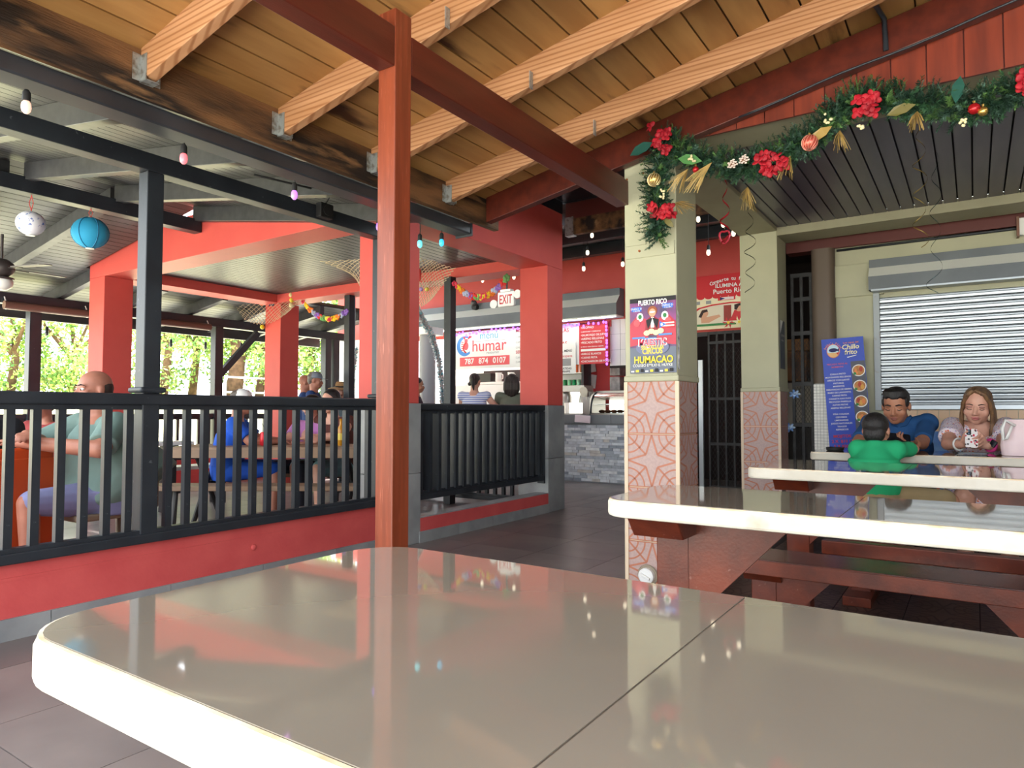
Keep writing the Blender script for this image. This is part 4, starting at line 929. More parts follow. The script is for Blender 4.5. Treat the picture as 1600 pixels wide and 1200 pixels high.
# shelf with cans
shz = barp(893, 605, 9.8).z
sx0, sx1 = barp(868, 600, 9.8).x, barp(913, 600, 9.8).x
shf = thing('wall_shelf', 'steel shelf of cans and cups above the food warmer', 'shelf', ((sx0+sx1)/2, 9.6, shz-.03))
MB().box(sx0, sx1, 9.74, 10.0, shz-.025, shz).build('board', m_brush, shf); MB().box(sx1-.02, sx1+.02, 9.74, 10.0, .0, shz+.5).build('side', m_black, shf)
MB().box(sx0, sx1, 9.74, 10.0, shz+.22, shz+.235).build('board', m_brush, shf); MB().box(sx0, sx1, 9.98, 10.0, shz, shz+.22).build('back', m_white, shf)
kc = [('green', S(54,160,96)), ('dark green', S(34,120,70)), ('pale green', S(120,200,150)), ('emerald', S(20,140,84)), ('mint', S(150,214,180))]
for k in range(5):
    xx = sx0+.10+k*(sx1-sx0-.2)/4
    tag(MB().lathe([(.03, 0), (.034, .008), (.034, .112), (.027, .122), (.0, .122)], (xx, 9.80, shz), 14).build('drink_can', M('can_%d' % k, kc[k][1], .3, metal=.3), smooth=True, sm_angle=40), f'{kc[k][0]} can on the steel shelf behind the bar', 'can', 'green cans on the bar shelf')
k2 = [('purple', S(110,70,160)), ('clear', S(200,214,220)), ('light green', S(140,200,170)), ('white', S(226,226,226)), ('orange', S(206,120,70)), ('brown', S(170,100,66))]
for k in range(6):
    xx = sx0+.08+k*(sx1-sx0-.16)/5
    tag(MB().lathe([(.026, 0), (.030, .13), (.018, .16), (.012, .19), (.0, .19)], (xx, 9.84, shz+.235), 12).build('bottle', M('btl_%d' % k, k2[k][1], .25), smooth=True, sm_angle=40), f'{k2[k][0]} bottle on the upper bar shelf', 'bottle', 'bottles on the upper bar shelf')
# wrapped boxes on the right
for k, (u, v0, v1, lb) in enumerate(((961, 610, 588, 'lower grey wrapped carton stacked at the right of the bar'), (961, 587, 566, 'upper grey wrapped carton stacked at the right of the bar'))):
    a = barp(953, v0, 9.75); b = barp(969, v1, 9.75)
    tag(MB().box(a.x, b.x, 9.74, 9.97, a.z, b.z-.003).build('carton', M('wrapped_carton', S(150,146,146), .25, c2=S(120,116,116), vs=12), bevel=.01), lb, 'carton')
cz = barp(961, 612, 9.75).z
cq = barp(953, 612, 9.75)
tag(MB().box(cq.x-.05, cq.x+.40, 9.72, 10.0, 0, cz-.002).build('back_cabinet', M('cabinet_dark', S(58,40,36), .6), bevel=.006), 'dark cabinet under the grey wrapped cartons', 'cabinet')
for k, (u, v, ww, hh) in enumerate(((921, 573, .15, .18), (924, 596, .10, .22))):
    a = barp(u, v, 10.0); tag(MB().cbox((a.x+.02, 10.03, a.z), (ww, .01, hh), (0, R(-8+16*k), 0)).build('paper_sheet', M('paper_grey', S(170,166,168), .7)), ['tilted grey paper taped behind the bar', 'narrow grey paper taped lower behind the bar'][k], 'paper')
pn = struct(MB().box(-5.28, -4.0, 10.04, 10.1, 0, 2.4).build('wall_back', M('kitchen_red', S(150,34,36), .6)))
# kitchen window items above the women's heads
kx0 = barp(712, 590, 9.3).x
ks = thing('kitchen_shelf', 'white kitchen pass shelf above the two women', 'shelf', (kx0+.6, 9.7, 1.45))
MB().box(kx0-.1, kx0+1.5, 9.72, 10.2, barp(760, 592, 9.8).z-.10, barp(760, 592, 9.8).z-.06).build('board', m_white, ks)
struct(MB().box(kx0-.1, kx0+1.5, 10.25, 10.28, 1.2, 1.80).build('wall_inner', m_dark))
bz = barp(760, 592, 9.8).z-.06
tag(MB().box(kx0+.02, kx0+.42, 9.75, 9.95, bz, bz+.16).build('oven_box', M('oven_black', S(40,36,34), .4), bevel=.01), 'black box on the kitchen shelf left of the pitchers', 'box')
for k in range(3):
    xx = kx0+.56+k*.26
    pt_ = thing('pitcher', ['white pitcher on the kitchen shelf beside the black box', 'middle white pitcher on the kitchen shelf', 'white pitcher on the kitchen shelf nearest the red column'][k], 'pitcher', (xx, 9.80, bz), 'white kitchen pitchers')
    MB().lathe([(.05, 0), (.06, .02), (.055, .12), (.06, .16), (.05, .16), (.0, .15)], (xx, 9.80, bz), 14).build('body', m_white, pt_, smooth=True, sm_angle=45)
    MB().tube([(xx+.055, 9.80, bz+.14), (xx+.09, 9.80, bz+.12), (xx+.09, 9.80, bz+.06), (xx+.058, 9.80, bz+.04)], .008, 6).build('handle', m_white, pt_, smooth=True)
fz = thing('ice_freezer', 'white counter freezer with red product pictures behind the women', 'freezer', (kx0+.7, 9.75, 0))
MB().box(kx0-.4, kx0+1.5, 9.72, 10.2, 0, barp(760, 592, 9.8).z-.102).build('cabinet', m_white, fz, bevel=.01)
for k, (uu, c_) in enumerate(((.10, pr_), (.20, pgr), (.30, pr_))): MB().box(kx0+uu-.06, kx0+uu+.04, 9.708, 9.72, 1.02+.06*(k % 2), 1.22).build('sticker', c_, fz)
# grey round duct column and white door frame left of the bar
dk = ony(668, 560, 8.4)
dc = thing('round_column', 'grey round column beside the silver tinsel', 'column', (dk.x, 8.4, 0))
MB().cyl((dk.x, 8.4, 0), (dk.x, 8.4, 2.40), .13, n=24).build('shaft', M('column_grey', S(150,152,156), .4), dc, smooth=True, sm_angle=40); MB().rbox(dk.x-.19, dk.x+.19, 8.21, 8.59, 2.28, 2.40, .03).build('capital', m_white, dc)

kl = thing('kitchen_fill', 'fluorescent strip added out of view to brighten the kitchen behind the bar', 'light', (-6.7, 9.55, 2.9))
MB().box(-8.2, -5.3, 9.48, 9.62, 2.93, 2.998).build('housing', m_white, kl); MB().cyl((-8.15, 9.55, 2.915), (-5.35, 9.55, 2.915), .02, n=10).build('tube', M('fill', (1, 1, 1), .5, emit=(.95, .98, 1.), estr=110.), kl)  # lamp added out of view to brighten the kitchen

bl = thing('counter_fill', 'added glowing strip under the bar shutter housing, brightening the counter', 'light', (-6.4, YB-.2, 2.39))
MB().box(-8.6, -4.2, YB-.235, YB-.195, 2.392, 2.404).build('glow_strip', M('counter_fill_glow', (1, 1, 1), .5, emit=(1., .98, .95), estr=9.), bl)  # glow added under the housing lip to brighten the stone counter
# ------------------------------------------------------------------ string lights
m_sock = M('bulb_socket', S(28,28,28), .6)
def bulb(name, label, p, hang, colr, es=1.2, r=.017, group=None, top=None):
    p = Vector(p); t = thing(name, label, 'bulb', p, group)
    MB().tube([p+Vector((0, 0, r*4.2)), p+Vector((0, .004, r*4.2+hang*.5)), top or p+Vector((0, 0, r*4.2+hang))], .0025, 5).build('cord', m_sock, t)
    MB().lathe([(.0, 4.4*r), (r*.45, 4.2*r), (r*.8, 3.6*r), (r*.85, 1.7*r), (0, 1.7*r)], p, 12).build('socket', m_sock, t, smooth=True, sm_angle=50)
    g = M('bulb_'+name+str([int(c*99) for c in colr]), colr, .08, emit=colr, estr=es, spec=.6)
    MB().lathe([(r*.6, 1.75*r), (r*.9, 1.2*r), (r, .3*r), (r*.85, -.5*r), (r*.4, -1.0*r), (0, -1.1*r)], p, 14).build('glass', g, t, smooth=True)
    return t
GX = -2.79
for k, (u, v, lab, c) in enumerate(((41, 165, 'clear party bulb hanging farthest left from the black gutter', S(240,200,180)), (287, 246, 'pink party bulb hanging from the black gutter', S(244,120,130)),
        (460, 303, 'violet party bulb hanging from the black gutter', S(200,130,230)), (592, 353, 'violet party bulb half hidden by the brown post', S(150,110,240)), (656, 380, 'left of the two blue party bulbs beside the brown post', S(110,220,236)), (690, 378, 'right of the two blue party bulbs beside the brown post', S(60,190,236)))):
    p = onx(u, v, GX); bulb('party_bulb', lab, p-Vector((0, 0, .012)), 2.215-p.z-.0165*4.2, c, .9, .0165, 'coloured party bulbs')
scord = []
cw_ = (1., .86, .62)
wl_ = ((925, 369), (918, 396), (912, 421), (973, 414), (1091, 344), (1130, 352), (1146, 366), (1107, 396), (754, 439), (803, 434))
for k, (u, v) in enumerate(wl_):
    yy = 7.3 if k not in (4, 5, 6, 7) else 6.9
    p = ony(u, v, yy)
    bulb('warm_bulb', ['warm bulb highest beside the old crossbeam', 'middle warm bulb of the row right of the red column', 'lowest warm bulb of the row right of the red column', 'warm bulb touching the left edge of the poster column', 'warm bulb between the columns, nearest the poster column',
         'warm bulb behind the red streamer', 'warm bulb touching the second cream column', 'lowest warm bulb above the holiday banner', 'warm bulb above the flower lei', 'warm bulb right of the exit sign'][k], p, max(.05, 3.345-p.z-.12), cw_, 2.0, .021, 'warm bulbs over the walkway')
# ------------------------------------------------------------------ paper lanterns
def lantern(label, u, v, r, mat, x=XRG, zt=2.81, ribs=False):
    p = onx(u, v, x); t = thing('paper_lantern', label, 'lantern', p)
    n = 24; prof = []
    for i in range(n+1):
        a = -math.pi/2+math.pi*i/n; rr = r*math.cos(a); prof.append((max(rr*(1+.012*(-1)**i), .012), r*.94*math.sin(a)))
    MB().lathe(prof, p, 28).build('shade', mat, t, smooth=True)
    MB().lathe([(.030, -r*.95), (.034, -r*.955), (.034, -r*.97), (.028, -r*.97)], p, 16).build('lower_ring', m_white, t)
    MB().tube([p+Vector((0, 0, r*.9)), p+Vector((.012, .01, (zt-p.z+r)/2)), (p.x, p.y, zt)], .003, 5).build('ribbon', M('red_ribbon', S(190,60,60), .6), t)
    MB().tube([p+Vector((.01, 0, r*.9)), p+Vector((-.014, -.01, (zt-p.z+r)/2)), (p.x+.006, p.y, zt)], .003, 5).build('ribbon', M('red_ribbon', S(190,60,60), .6), t)
    if ribs:
        mb = MB()
        for j in range(6):
            a0 = 2*math.pi*j/6; mb.tube([p+Vector((r*1.012*math.cos(b)*math.cos(a0), r*1.012*math.cos(b)*math.sin(a0), r*.95*math.sin(b))) for b in [R(-75+15*i) for i in range(11)]], .004, 5)
        mb.build('rib', M('lantern_rib', S(30,110,150), .7), t)
    return t
lantern('bright blue paper lantern hanging from the ridge beam', 141, 364, .142, M('lantern_blue', S(50,164,206), .8, c2=S(40,148,192), vs=3), ribs=True)
lantern('white paper lantern with blue snowflakes', 48, 349, .104, M('lantern_white', S(228,230,238), .8, c2=S(96,120,190), vs=26, vmin=.60, vmax=.66))
# ------------------------------------------------------------------ ceiling fans
m_fan = M('fan_dark', S(62,56,54), .4)
def fan(label, u, v, x, zceil, a0, kind):
    p = onx(u, v, x); q_ = kind; t = thing('ceiling_fan', label, 'ceiling fan', p)
    MB().cyl((p.x, p.y, p.z+.05), (p.x, p.y, zceil), .013, n=10).build('downrod', m_fan, t)
    MB().lathe([(.0, .10), (.05, .09), (.10, .05), (.11, 0), (.09, -.05), (.05, -.08), (0, -.085)], p, 20).build('motor', m_fan, t, smooth=True, sm_angle=50)
    for k in range(5):
        a = a0+k*2*math.pi/5; c, s_ = math.cos(a), math.sin(a)
        f = lambda al, ac, h: (p.x+c*al-s_*ac, p.y+s_*al+c*ac, p.z+.01+h+ac*.12)
        mb = MB(); mb.prism([(.16, -.045), (.52, -.07), (.55, -.04), (.55, .04), (.52, .07), (.16, .045)], -.004, .004, f); b_ = mb.build('blade', M('fan_blade', S(112,108,104), .5), t)
        mb = MB(); mb.prism([(.08, -.02), (.22, -.03), (.22, .03), (.08, .02)], -.010, -.004, f); mb.build('blade_arm', m_fan, b_)
    MB().lathe([(.085, -.09), (.10, -.12), (.09, -.17), (.05, -.20), (0, -.205)], p, 18).build('light_bowl', M('fan_glass', S(236,236,230), .3), t, smooth=True)
    MB().lathe([(.105, -.085), (.107, -.10), (.095, -.105), (.0, -.09)], p, 18).build('light_ring', m_fan, t)
fan('dark ceiling fan with white light bowl at the left edge of the view', 2, 420, -7.6, zf(-7.6), R(20), 0)
fan('ceiling fan behind the square black post, with white light bowl', 219, 366, -7.9, zf(-7.9), R(65), 0)
# ------------------------------------------------------------------ rolled tarps
for k, (u0, u1) in enumerate(((6, 139), (247, 304))):
    a = onx(u0, 480, XP+.12); b = onx(u1, 480, XP+.12)
    z = zf(XP)-.16
    tp = thing('tarp_roll', ['long brown rolled tarp under the eave at the left edge', 'shorter brown rolled tarp right of the square black post'][k], 'tarp', (XP+.12, (a.y+b.y)/2, z))
    MB().cyl((XP+.12, a.y, z), (XP+.12, b.y+.25*k, z), .05, n=14).build('roll', M('tarp_brown', S(104,76,66), .5), tp, smooth=True, sm_angle=40)
    for yy in (a.y+.02, b.y+.25*k-.02): MB().tube([(XP+.12, yy, z-.05), (XP+.10, yy, z+.06), (XP+.07, yy, z+.10)], .008, 6).build('tie', m_white, tp)
# hanging dark bulbs along the eave
for k, (u, v) in enumerate(((73, 522), (267, 540), (321, 544), (377, 545))):
    p = onx(u, v, XE1); bulb('eave_bulb', ['unlit bulb under the eave left of the red column', 'unlit bulb under the eave right of the square black post', 'unlit bulb under the eave touching the braced post', 'unlit bulb under the eave above the tree trunk'][k], p, zf(XE1)-.06-p.z-.1, S(60,64,60), 0., .024, 'unlit eave bulbs')
# ------------------------------------------------------------------ fishing nets
m_net = M('net_cord', S(196,180,150), .9)
def net(label, fn, nu, nv, r=.0035, extras=()):
    """fn(s,t) -> world point; diamond mesh of cord"""
    p = fn(.5, .5); t = thing('fishing_net', label, 'net', p)
    mb = MB()
    P = lambda i, j: Vector(fn(i/nu, j/nv))
    for j in range(nv):
        for i in range(nu):
            if (i+j) % 2 == 0: a, b = P(i, j), P(i+1, j+1)
            else: a, b = P(i+1, j), P(i, j+1)
            mb.tube([a, b], r, 3, False)
    stuff(mb.build('mesh_cord', m_net, t))
    return t
def floatball(label, p, r, c, cat='float'):
    t = thing('net_float', label, cat, p, 'net floats')
    MB().ball(p, r, (1, 1, .95)).build('ball', M('float'+str([int(x*99) for x in c]), c, .5), t, smooth=True)
    MB().tube([Vector(p)+Vector((0, 0, r*.9)), Vector(p)+Vector((.01, 0, r*1.8))], .004, 5).build('cord', m_net, t)
def drape(pa, pb, pc, pd, sag, gather):
    pa, pb, pc, pd = map(Vector, (pa, pb, pc, pd))
    def fn(s, t):
        a = pa.lerp(pb, s); b = pc.lerp(pd, s); p = a.lerp(b, t)
        p.z -= sag*math.sin(math.pi*s)*(.4+.6*t); g = Vector(gather)
        return p.lerp(g, .55*(1-t)**2*(1-abs(2*s-1)))
    return fn
# net by the narrow red column
c0 = ony(360, 440, 6.21); c1 = ony(495, 440, 6.21); c2_ = ony(390, 500, 6.21); c3 = ony(462, 497, 6.21); gg = ony(447, 444, 6.19)
net('tan fishing net draped round the narrow red column', drape(ony(352, 458, 6.21), ony(492, 449, 6.21), ony(382, 500, 6.21), ony(450, 488, 6.21), .12, gg), 26, 16)
for lb, u, v, c in (('orange float in the net left of the narrow red column', 409, 474, S(220,96,50)), ('yellow float in the net on the narrow red column', 456, 469, S(226,204,60)), ('cream float at the top of the net on the narrow column', 455, 461, S(224,206,150)), ('pale float lowest in the net on the narrow column', 455, 477, S(230,214,170)), ('yellow float hanging low left of the narrow red column', 410, 511, S(220,206,50)), ('small orange float at the far left net corner', 349, 466, S(226,80,60))):
    floatball(lb, ony(u, v, 6.19), .034, c)
fp = ony(426, 475, 6.225)
fsh = thing('fish_ornament', 'dark blue striped fish ornament on the narrow red column', 'ornament', fp)
MB().ball(fp, .035, (1.2, .35, .9)).build('body', M('fish_blue', S(36,70,110), .5, c2=S(20,34,60), vs=30), fsh, smooth=True)
MB().prism([(-.04, 0), (-.075, .03), (-.075, -.03)], -.004, .004, lambda a, b, h: (fp.x+a, fp.y+h, fp.z+b)).build('tail_fin', M('fish_blue', S(36,70,110), .5), fsh)
# net bundle right of the brown post
gg2 = ony(681, 404, 5.2)
net('tan fishing net hanging from the pavilion ceiling right of the brown post', drape(ony(640, 398, 5.3), ony(712, 419, 5.1), ony(640, 478, 5.2), ony(676, 466, 5.2), .05, gg2), 22, 20)
net('tan fishing net stretched to the left of the red column behind the post', drape(ony(500, 408, 4.9), ony(612, 400, 4.2), ony(556, 430, 4.5), ony(566, 452, 4.3), .02, ony(560, 405, 4.6)), 16, 12)
for lb, u, v, c in (('lilac float in the net right of the brown post', 658, 452, S(170,140,200)), ('yellow float in the net right of the brown post', 667, 452, S(220,206,90))): floatball(lb, ony(u, v, 5.15), .022, c)
tag(MB().ball(ony(656, 430, 5.15), .03, (.5, .5, 2.2)).build('net_ornament', M('orn_red', S(190,50,46), .6), smooth=True), 'red fish-shaped ornament caught in the net', 'ornament')
# ------------------------------------------------------------------ flower leis
lc = [S(226,60,90), S(240,200,40), S(240,130,50), S(180,190,220), S(150,110,200), S(226,60,60), S(120,180,110), S(236,214,80)]
def lei(label, pts, n):
    t = thing('flower_lei', label, 'flower lei', pts[len(pts)//2]); V = [Vector(p) for p in pts]
    MB().tube(V, .004, 5).build('string', m_net, t); fl = []
    for k in range(8):
        mb = MB()
        for a in range(5): mb.ball((.022*math.cos(a*1.2566), .0, .022*math.sin(a*1.2566)), .022, (1, .45, .8), nu=6, nv=4)
        o = mb.build('blossom', M('petal_%d' % k, lc[k], .8), t, smooth=True); o.data.transform(Matrix.Translation(ORI[t.name])); fl.append(o)
    tot = len(V)-1
    for i in range(n):
        s_ = i/(n-1)*tot; j = min(int(s_), tot-1); p = V[j].lerp(V[j+1], s_-j)-ORI[t.name]
        o = fl[(i//2) % 8] if i < 16 and i % 2 == 0 else inst(fl[(i//2) % 8], t)
        o.location = p; o.rotation_euler = (random.uniform(-.6, .6), random.uniform(0, 6), random.uniform(-.6, .6)); o.scale = [.85+.3*random.random()]*3
def cat_(u0, v0, u1, v1, sag, y, n=9): return [ony(u0+(u1-u0)*i/(n-1), v0+(v1-v0)*i/(n-1)+sag*4*(i/(n-1))*(1-i/(n-1)), y) for i in range(n)]
lei('rainbow flower lei strung left of the exit sign', cat_(710, 443, 792, 434, 26, 6.1), 30)
lei('rainbow flower lei strung between the narrow red column and a black post', cat_(471, 468, 541, 487, 20, 6.28), 26)
# ------------------------------------------------------------------ silver tinsel garlands
def tinsel(label, pts, n=900, r=.05):
    n = int(n*4)
    V = [Vector(p) for p in pts]; t = thing('tinsel_garland', label, 'tinsel', V[len(V)//2]); tot = len(V)-1
    MB().tube(V, .006, 5).build('wire', m_white, t); mb = MB(); rs_ = random.Random(5)
    for i in range(n):
        s_ = rs_.random()*tot; j = min(int(s_), tot-1); p = V[j].lerp(V[j+1], s_-j); d = Vector((rs_.gauss(0, 1), rs_.gauss(0, 1), rs_.gauss(0, 1))).normalized()
        e = p+d*r*rs_.uniform(.6, 1.1); n_ = d.cross(Vector((rs_.random(), rs_.random(), rs_.random()))).normalized()*.008
        mb.m(rs_.choice((0, 0, 0, 1, 2))); mb.add([p-n_, p+n_, e+n_*.4, e-n_*.4], [(0, 1, 2, 3)])
    stuff(mb.build('strands', [M('tinsel_silver', S(226,232,234), .35, metal=.1), M('tinsel_teal', S(70,160,180), .3), M('tinsel_rose', S(226,190,190), .3)], t))
tinsel('silver tinsel garland wound down the pole left of the bar menu', [ony(u, v, 6.25) for u, v in ((652, 482), (660, 500), (671, 518), (680, 540), (686, 566), (690, 600), (692, 640), (692, 700), (690, 740))], 1300, .048)
tp0 = ony(551, 600, 7.2)
post('roof_post', 'grey slim pole wrapped in silver tinsel beside the straw hat', tp0.x, 7.2, .05, 0, 3.34, M('pole_grey', S(150,154,158), .5))
tinsel('silver tinsel garland on the pole beside the straw hat', [ony(u, v, 7.2-.05) for u, v in ((556, 545), (550, 590), (548, 620), (552, 660), (553, 720), (551, 770))], 800, .06)
# ------------------------------------------------------------------ spiral streamers
def streamer(label, u, v0, v1, y, r, turns, c, w=.010, seed=1):
    a, b = ony(u, v0, y), ony(u, v1, y); rs_ = random.Random(seed); mb = MB(); n = int(turns*14); pts = []
    for i in range(n+1):
        s_ = i/n; an = turns*2*math.pi*s_+seed; rr = r*(.35+.65*s_)*(1+.25*math.sin(s_*9+seed)); p = a.lerp(b, s_); pts.append(Vector((p.x+rr*math.cos(an), p.y+rr*math.sin(an), p.z)))
    vs_ = []
    for i, p in enumerate(pts): vs_ += [p+Vector((0, 0, w/2)), p-Vector((0, 0, w/2))]
    k = len(vs_); th = Vector((0, .0006, 0)); mb.add(vs_+[p+th for p in vs_], [(2*i, 2*i+1, 2*i+3, 2*i+2) for i in range(n)]+[(k+2*i+2, k+2*i+3, k+2*i+1, k+2*i) for i in range(n)])
    return tag(mb.build('spiral_streamer', M('foil'+str([int(x*99) for x in c]), c, .25, metal=.5), smooth=True), label, 'streamer')
streamer('red foil spiral streamer hanging under the garland', 1133, 266, 380, 4.5, .035, 3.2, S(180,30,44), .014, 2)
streamer('black foil spiral streamer in front of the second column', 1172, 295, 456, 4.9, .045, 5., S(26,40,38), .006, 3)
streamer('gold foil spiral streamer hanging from the porch ceiling', 1437, 172, 384, 4.2, .045, 4.6, S(120,98,40), .0045, 4)
streamer('black foil spiral streamer over the shutter housing', 1462, 237, 460, 4.9, .045, 4., S(40,60,60), .005, 5)
hp = ony(1132, 372, 6.6)
tag(MB().tube([(hp.x, 6.6, hp.z+.09), (hp.x, 6.6, 3.20), (hp.x, 6.85, 3.20)], .002, 4).build('hanging_string', m_net), 'thin string holding the red ribbon', 'string')
tag(MB().tube([(hp.x+.05*math.cos(a), 6.6, hp.z+.06*math.sin(a)+.03*abs(math.cos(a))) for a in [2*math.pi*i/12 for i in range(13)]], .010, 6).build('ribbon_bow', M('bow_red', S(186,40,60), .5), smooth=True), 'small red looped ribbon hanging above the holiday banner', 'ribbon')
m_bow = M('bow_blue', S(70,130,210), .5, c2=S(200,220,240), vs=30)
for k, (u, v) in enumerate(((1242, 616), (1234, 668))):
    p = ony(u, v, 6.59); t = thing('gift_bow', ['blue gift bow tied to the narrow gate', 'lower blue ribbon on the edge of the second column'][k], 'bow', p)
    for a in range(7): MB().ball(p+Vector((.028*math.cos(a*.9), -.01, .022*math.sin(a*.9))), .026, (.9, .5, .45), Euler((0, -a*.9, 0)).to_matrix(), 8, 6).build('loop', m_bow, t, smooth=True)
# purple LED strings on the menus
def led(label, pts, n, hang):
    V = [Vector(p) for p in pts]; t = thing('led_string', label, 'light string', V[0]); tot = len(V)-1; first = None
    MB().tube(V, .004, 4).build('wire', m_sock, t); ml_ = M('led_purple', (.35, .12, 1.), .4, emit=(.30, .10, 1.), estr=3.0)
    for i in range(n):
        s_ = i/(n-1)*tot; j = min(int(s_), tot-1); p = V[j].lerp(V[j+1], s_-j)-Vector((0, 0, hang*random.random()))
        if first is None: first = MB().ball(p, .017, (1, 1, 1.3), nu=8, nv=6).build('led', ml_, t); fp_ = p
        else: inst(first, t, first.location+(p-fp_))
led('purple led string over the white bar menu', [(ml+.02, YB-.04, 2.36), (ml+.6, YB-.04, 2.40), (ml+1.3, YB-.04, 2.39), (-5.3, YB-.04, 2.39)], 26, .06)
led('purple led string round the red bar menu', [(-5.25, YB-.04, 2.37), (-4.9, YB-.04, 2.35), (-4.43, YB-.04, 2.39), (-4.42, YB-.04, 2.1), (-4.42, YB-.04, 1.78)], 24, .05)

jb = onx(503, 331, -3.655)
jx = thing('junction_box', 'black electrical box fixed to the beam right of the violet bulb', 'junction box', (-3.64, jb.y, jb.z-.05))
MB().box(-3.654, -3.60, jb.y-.055, jb.y+.055, jb.z-.05, jb.z+.05).build('box', m_sock, jx, bevel=.006); MB().cyl((-3.60, jb.y, jb.z), (-3.594, jb.y, jb.z), .034, n=16).build('cover', m_sock, jx)
MB().tube([(-3.62, jb.y, jb.z+.05), (-3.60, jb.y+.02, jb.z+.10), (-3.66, jb.y-.06, jb.z+.14), (-3.70, jb.y-.5, jb.z+.12)], .007, 6).build('cable', m_sock, jx, smooth=True)
dm = ony(742, 474, YB-.17)
dt = thing('dome_camera', 'dark dome camera on the shutter housing below the flower lei', 'camera', (dm.x, YB-.17, dm.z-.03)); MB().ball((dm.x, YB-.20, dm.z), .055, (1, .8, 1)).build('dome', M('dome_grey', S(70,68,68), .3), dt, smooth=True); MB().cyl((dm.x, YB-.20, dm.z-.06), (dm.x, YB-.10, dm.z-.06), .05, n=14).build('mount', m_sock, dt)
# ------------------------------------------------------------------ christmas garland on the column and header
rg = random.Random(11); YGL = 3.625
gpath = [(1030, 372), (1024, 345), (1028, 318), (1030, 290), (1032, 262), (1034, 238), (1040, 222), (1060, 236), (1085, 250), (1110, 256), (1140, 258), (1170, 262), (1200, 256), (1225, 240), (1248, 228), (1272, 216), (1292, 196), (1310, 178), (1330, 160), (1352, 158), (1380, 160), (1410, 162), (1440, 162), (1470, 166), (1500, 172), (1530, 168), (1560, 156), (1585, 146), (1620, 128), (1680, 110)]
GV = [ony(u, v, YGL) for u, v in gpath]
def on_path(s_):
    f_ = s_*(len(GV)-1); j = min(int(f_), len(GV)-2); return GV[j].lerp(GV[j+1], f_-j), (GV[j+1]-GV[j]).normalized()
gl = thing('christmas_garland', 'green christmas garland with red flowers and gold ornaments over the porch', 'garland', GV[6])
MB().tube(GV, .010, 6).build('stem', M('garland_stem', S(52,70,44), .8), gl, smooth=True)
greens = [M('needle_dark', S(30,60,44), .7), M('needle_mid', S(44,82,52), .7), M('needle_light', S(80,116,60), .7), M('needle_grey', S(70,100,84), .7)]
def sprig(mb, base, d, L, n, nl, w=.0022):
    d = d.normalized(); sd_ = d.cross(Vector((rg.random(), rg.random(), rg.random()+.1))).normalized(); up_ = sd_.cross(d)
    mb.add([base-sd_*.002, base+sd_*.002, base+d*L+sd_*.001, base+d*L-sd_*.001], [(0, 1, 2, 3)])
    for i in range(n):
        s_ = (i+rg.random())/n; a = rg.random()*6.283; o = (sd_*math.cos(a)+up_*math.sin(a))*.85+d*.55
        p = base+d*L*s_; e = p+o.normalized()*nl*(1-.35*s_); q = o.cross(d)
        if q.length < 1e-5: continue
        q = q.normalized()*w; mb.add([p-q, p+q, e], [(0, 1, 2)])
mb = MB()
for i in range(1350):
    p, t_ = on_path(rg.random()); a = rg.random()*6.283
    o = Vector((math.cos(a), -.55*abs(math.sin(a*1.7))-.1, math.sin(a))); o = o-t_*o.dot(t_)*.6+t_*rg.uniform(-.7, .7)
    mb.m(rg.choice((0, 0, 1, 1, 2, 3))); sprig(mb, p, o, rg.uniform(.06, .125), 40, rg.uniform(.018, .032), .003)
stuff(mb.build('needles', greens, gl))
m_gold = M('gold_ornament', S(212,176,96), .25, metal=.85); m_redb = M('red_ornament', S(176,30,36), .2, metal=.4); m_redf = M('red_velvet_petal', S(178,20,38), .6, c2=S(140,10,28), vs=20); m_coral = M('coral_ornament', S(206,92,76), .25, metal=.5)
def gp(u, v, dy=-.06): return ony(u, v, YGL+dy)
for k, (u, v, r, mt, nm) in enumerate(((1022, 281, .036, m_gold, 'gold_bauble'), (1265, 223, .037, m_coral, 'red_bauble'), (1087, 265, .017, m_redb, 'red_bauble'), (1522, 170, .024, m_redb, 'red_bauble'), (1536, 174, .02, m_gold, 'gold_bauble'))):
    p = gp(u, v, -.09); n = 16; mb = MB(); vs_ = []
    mb.lathe([(0, -r)]+[(r*math.cos(R(a)), r*math.sin(R(a))) for a in range(-75, 80, 15)]+[(0, r)], p, 18)
    o = mb.build(nm, mt, gl, smooth=True)
    if r > .03:
        for j in range(14):
            a0 = 2*math.pi*j/14; MB().tube([p+Vector((r*1.01*math.cos(b)*math.cos(a0+b*.4), r*1.01*math.cos(b)*math.sin(a0+b*.4), r*1.01*math.sin(b))) for b in [R(-80+20*i) for i in range(9)]], .0022, 4).build('ridge', M('coral_light', S(226,150,132), .3, metal=.4) if mt is not m_gold else M('gold_light', S(240,220,170), .3, metal=.6), o, smooth=True)
    MB().cyl(p+Vector((0, 0, r)), p+Vector((0, 0, r+.010)), .006, n=8).build('cap', m_gold, o)
for k, (u, v, su, sv) in enumerate(((1030, 217, 15, 22), (1034, 333, 20, 12), (1199, 256, 17, 15), (1221, 258, 7, 7), (1352, 166, 22, 20), (1600, 126, 12, 16))):
    fl_ = None
    for j in range(11 if su > 10 else 5):
        p = gp(u+rg.uniform(-su, su)*.9, v+rg.uniform(-sv, sv)*.9, -.10+rg.uniform(-.02, .02)); mb = MB()
        for a in range(4):
            an = a*1.5708+rg.random(); mb.ball(p+Vector((.014*math.cos(an), rg.uniform(-.010, .002), .014*math.sin(an))), .019, (1, .18, .72), Euler((rg.uniform(-.7, .7), -an, rg.uniform(-.7, .7))).to_matrix(), 8, 5)
        o = mb.build('red_flower' if fl_ is None else 'petal_cluster', m_redf, fl_ or gl, smooth=True); fl_ = fl_ or o
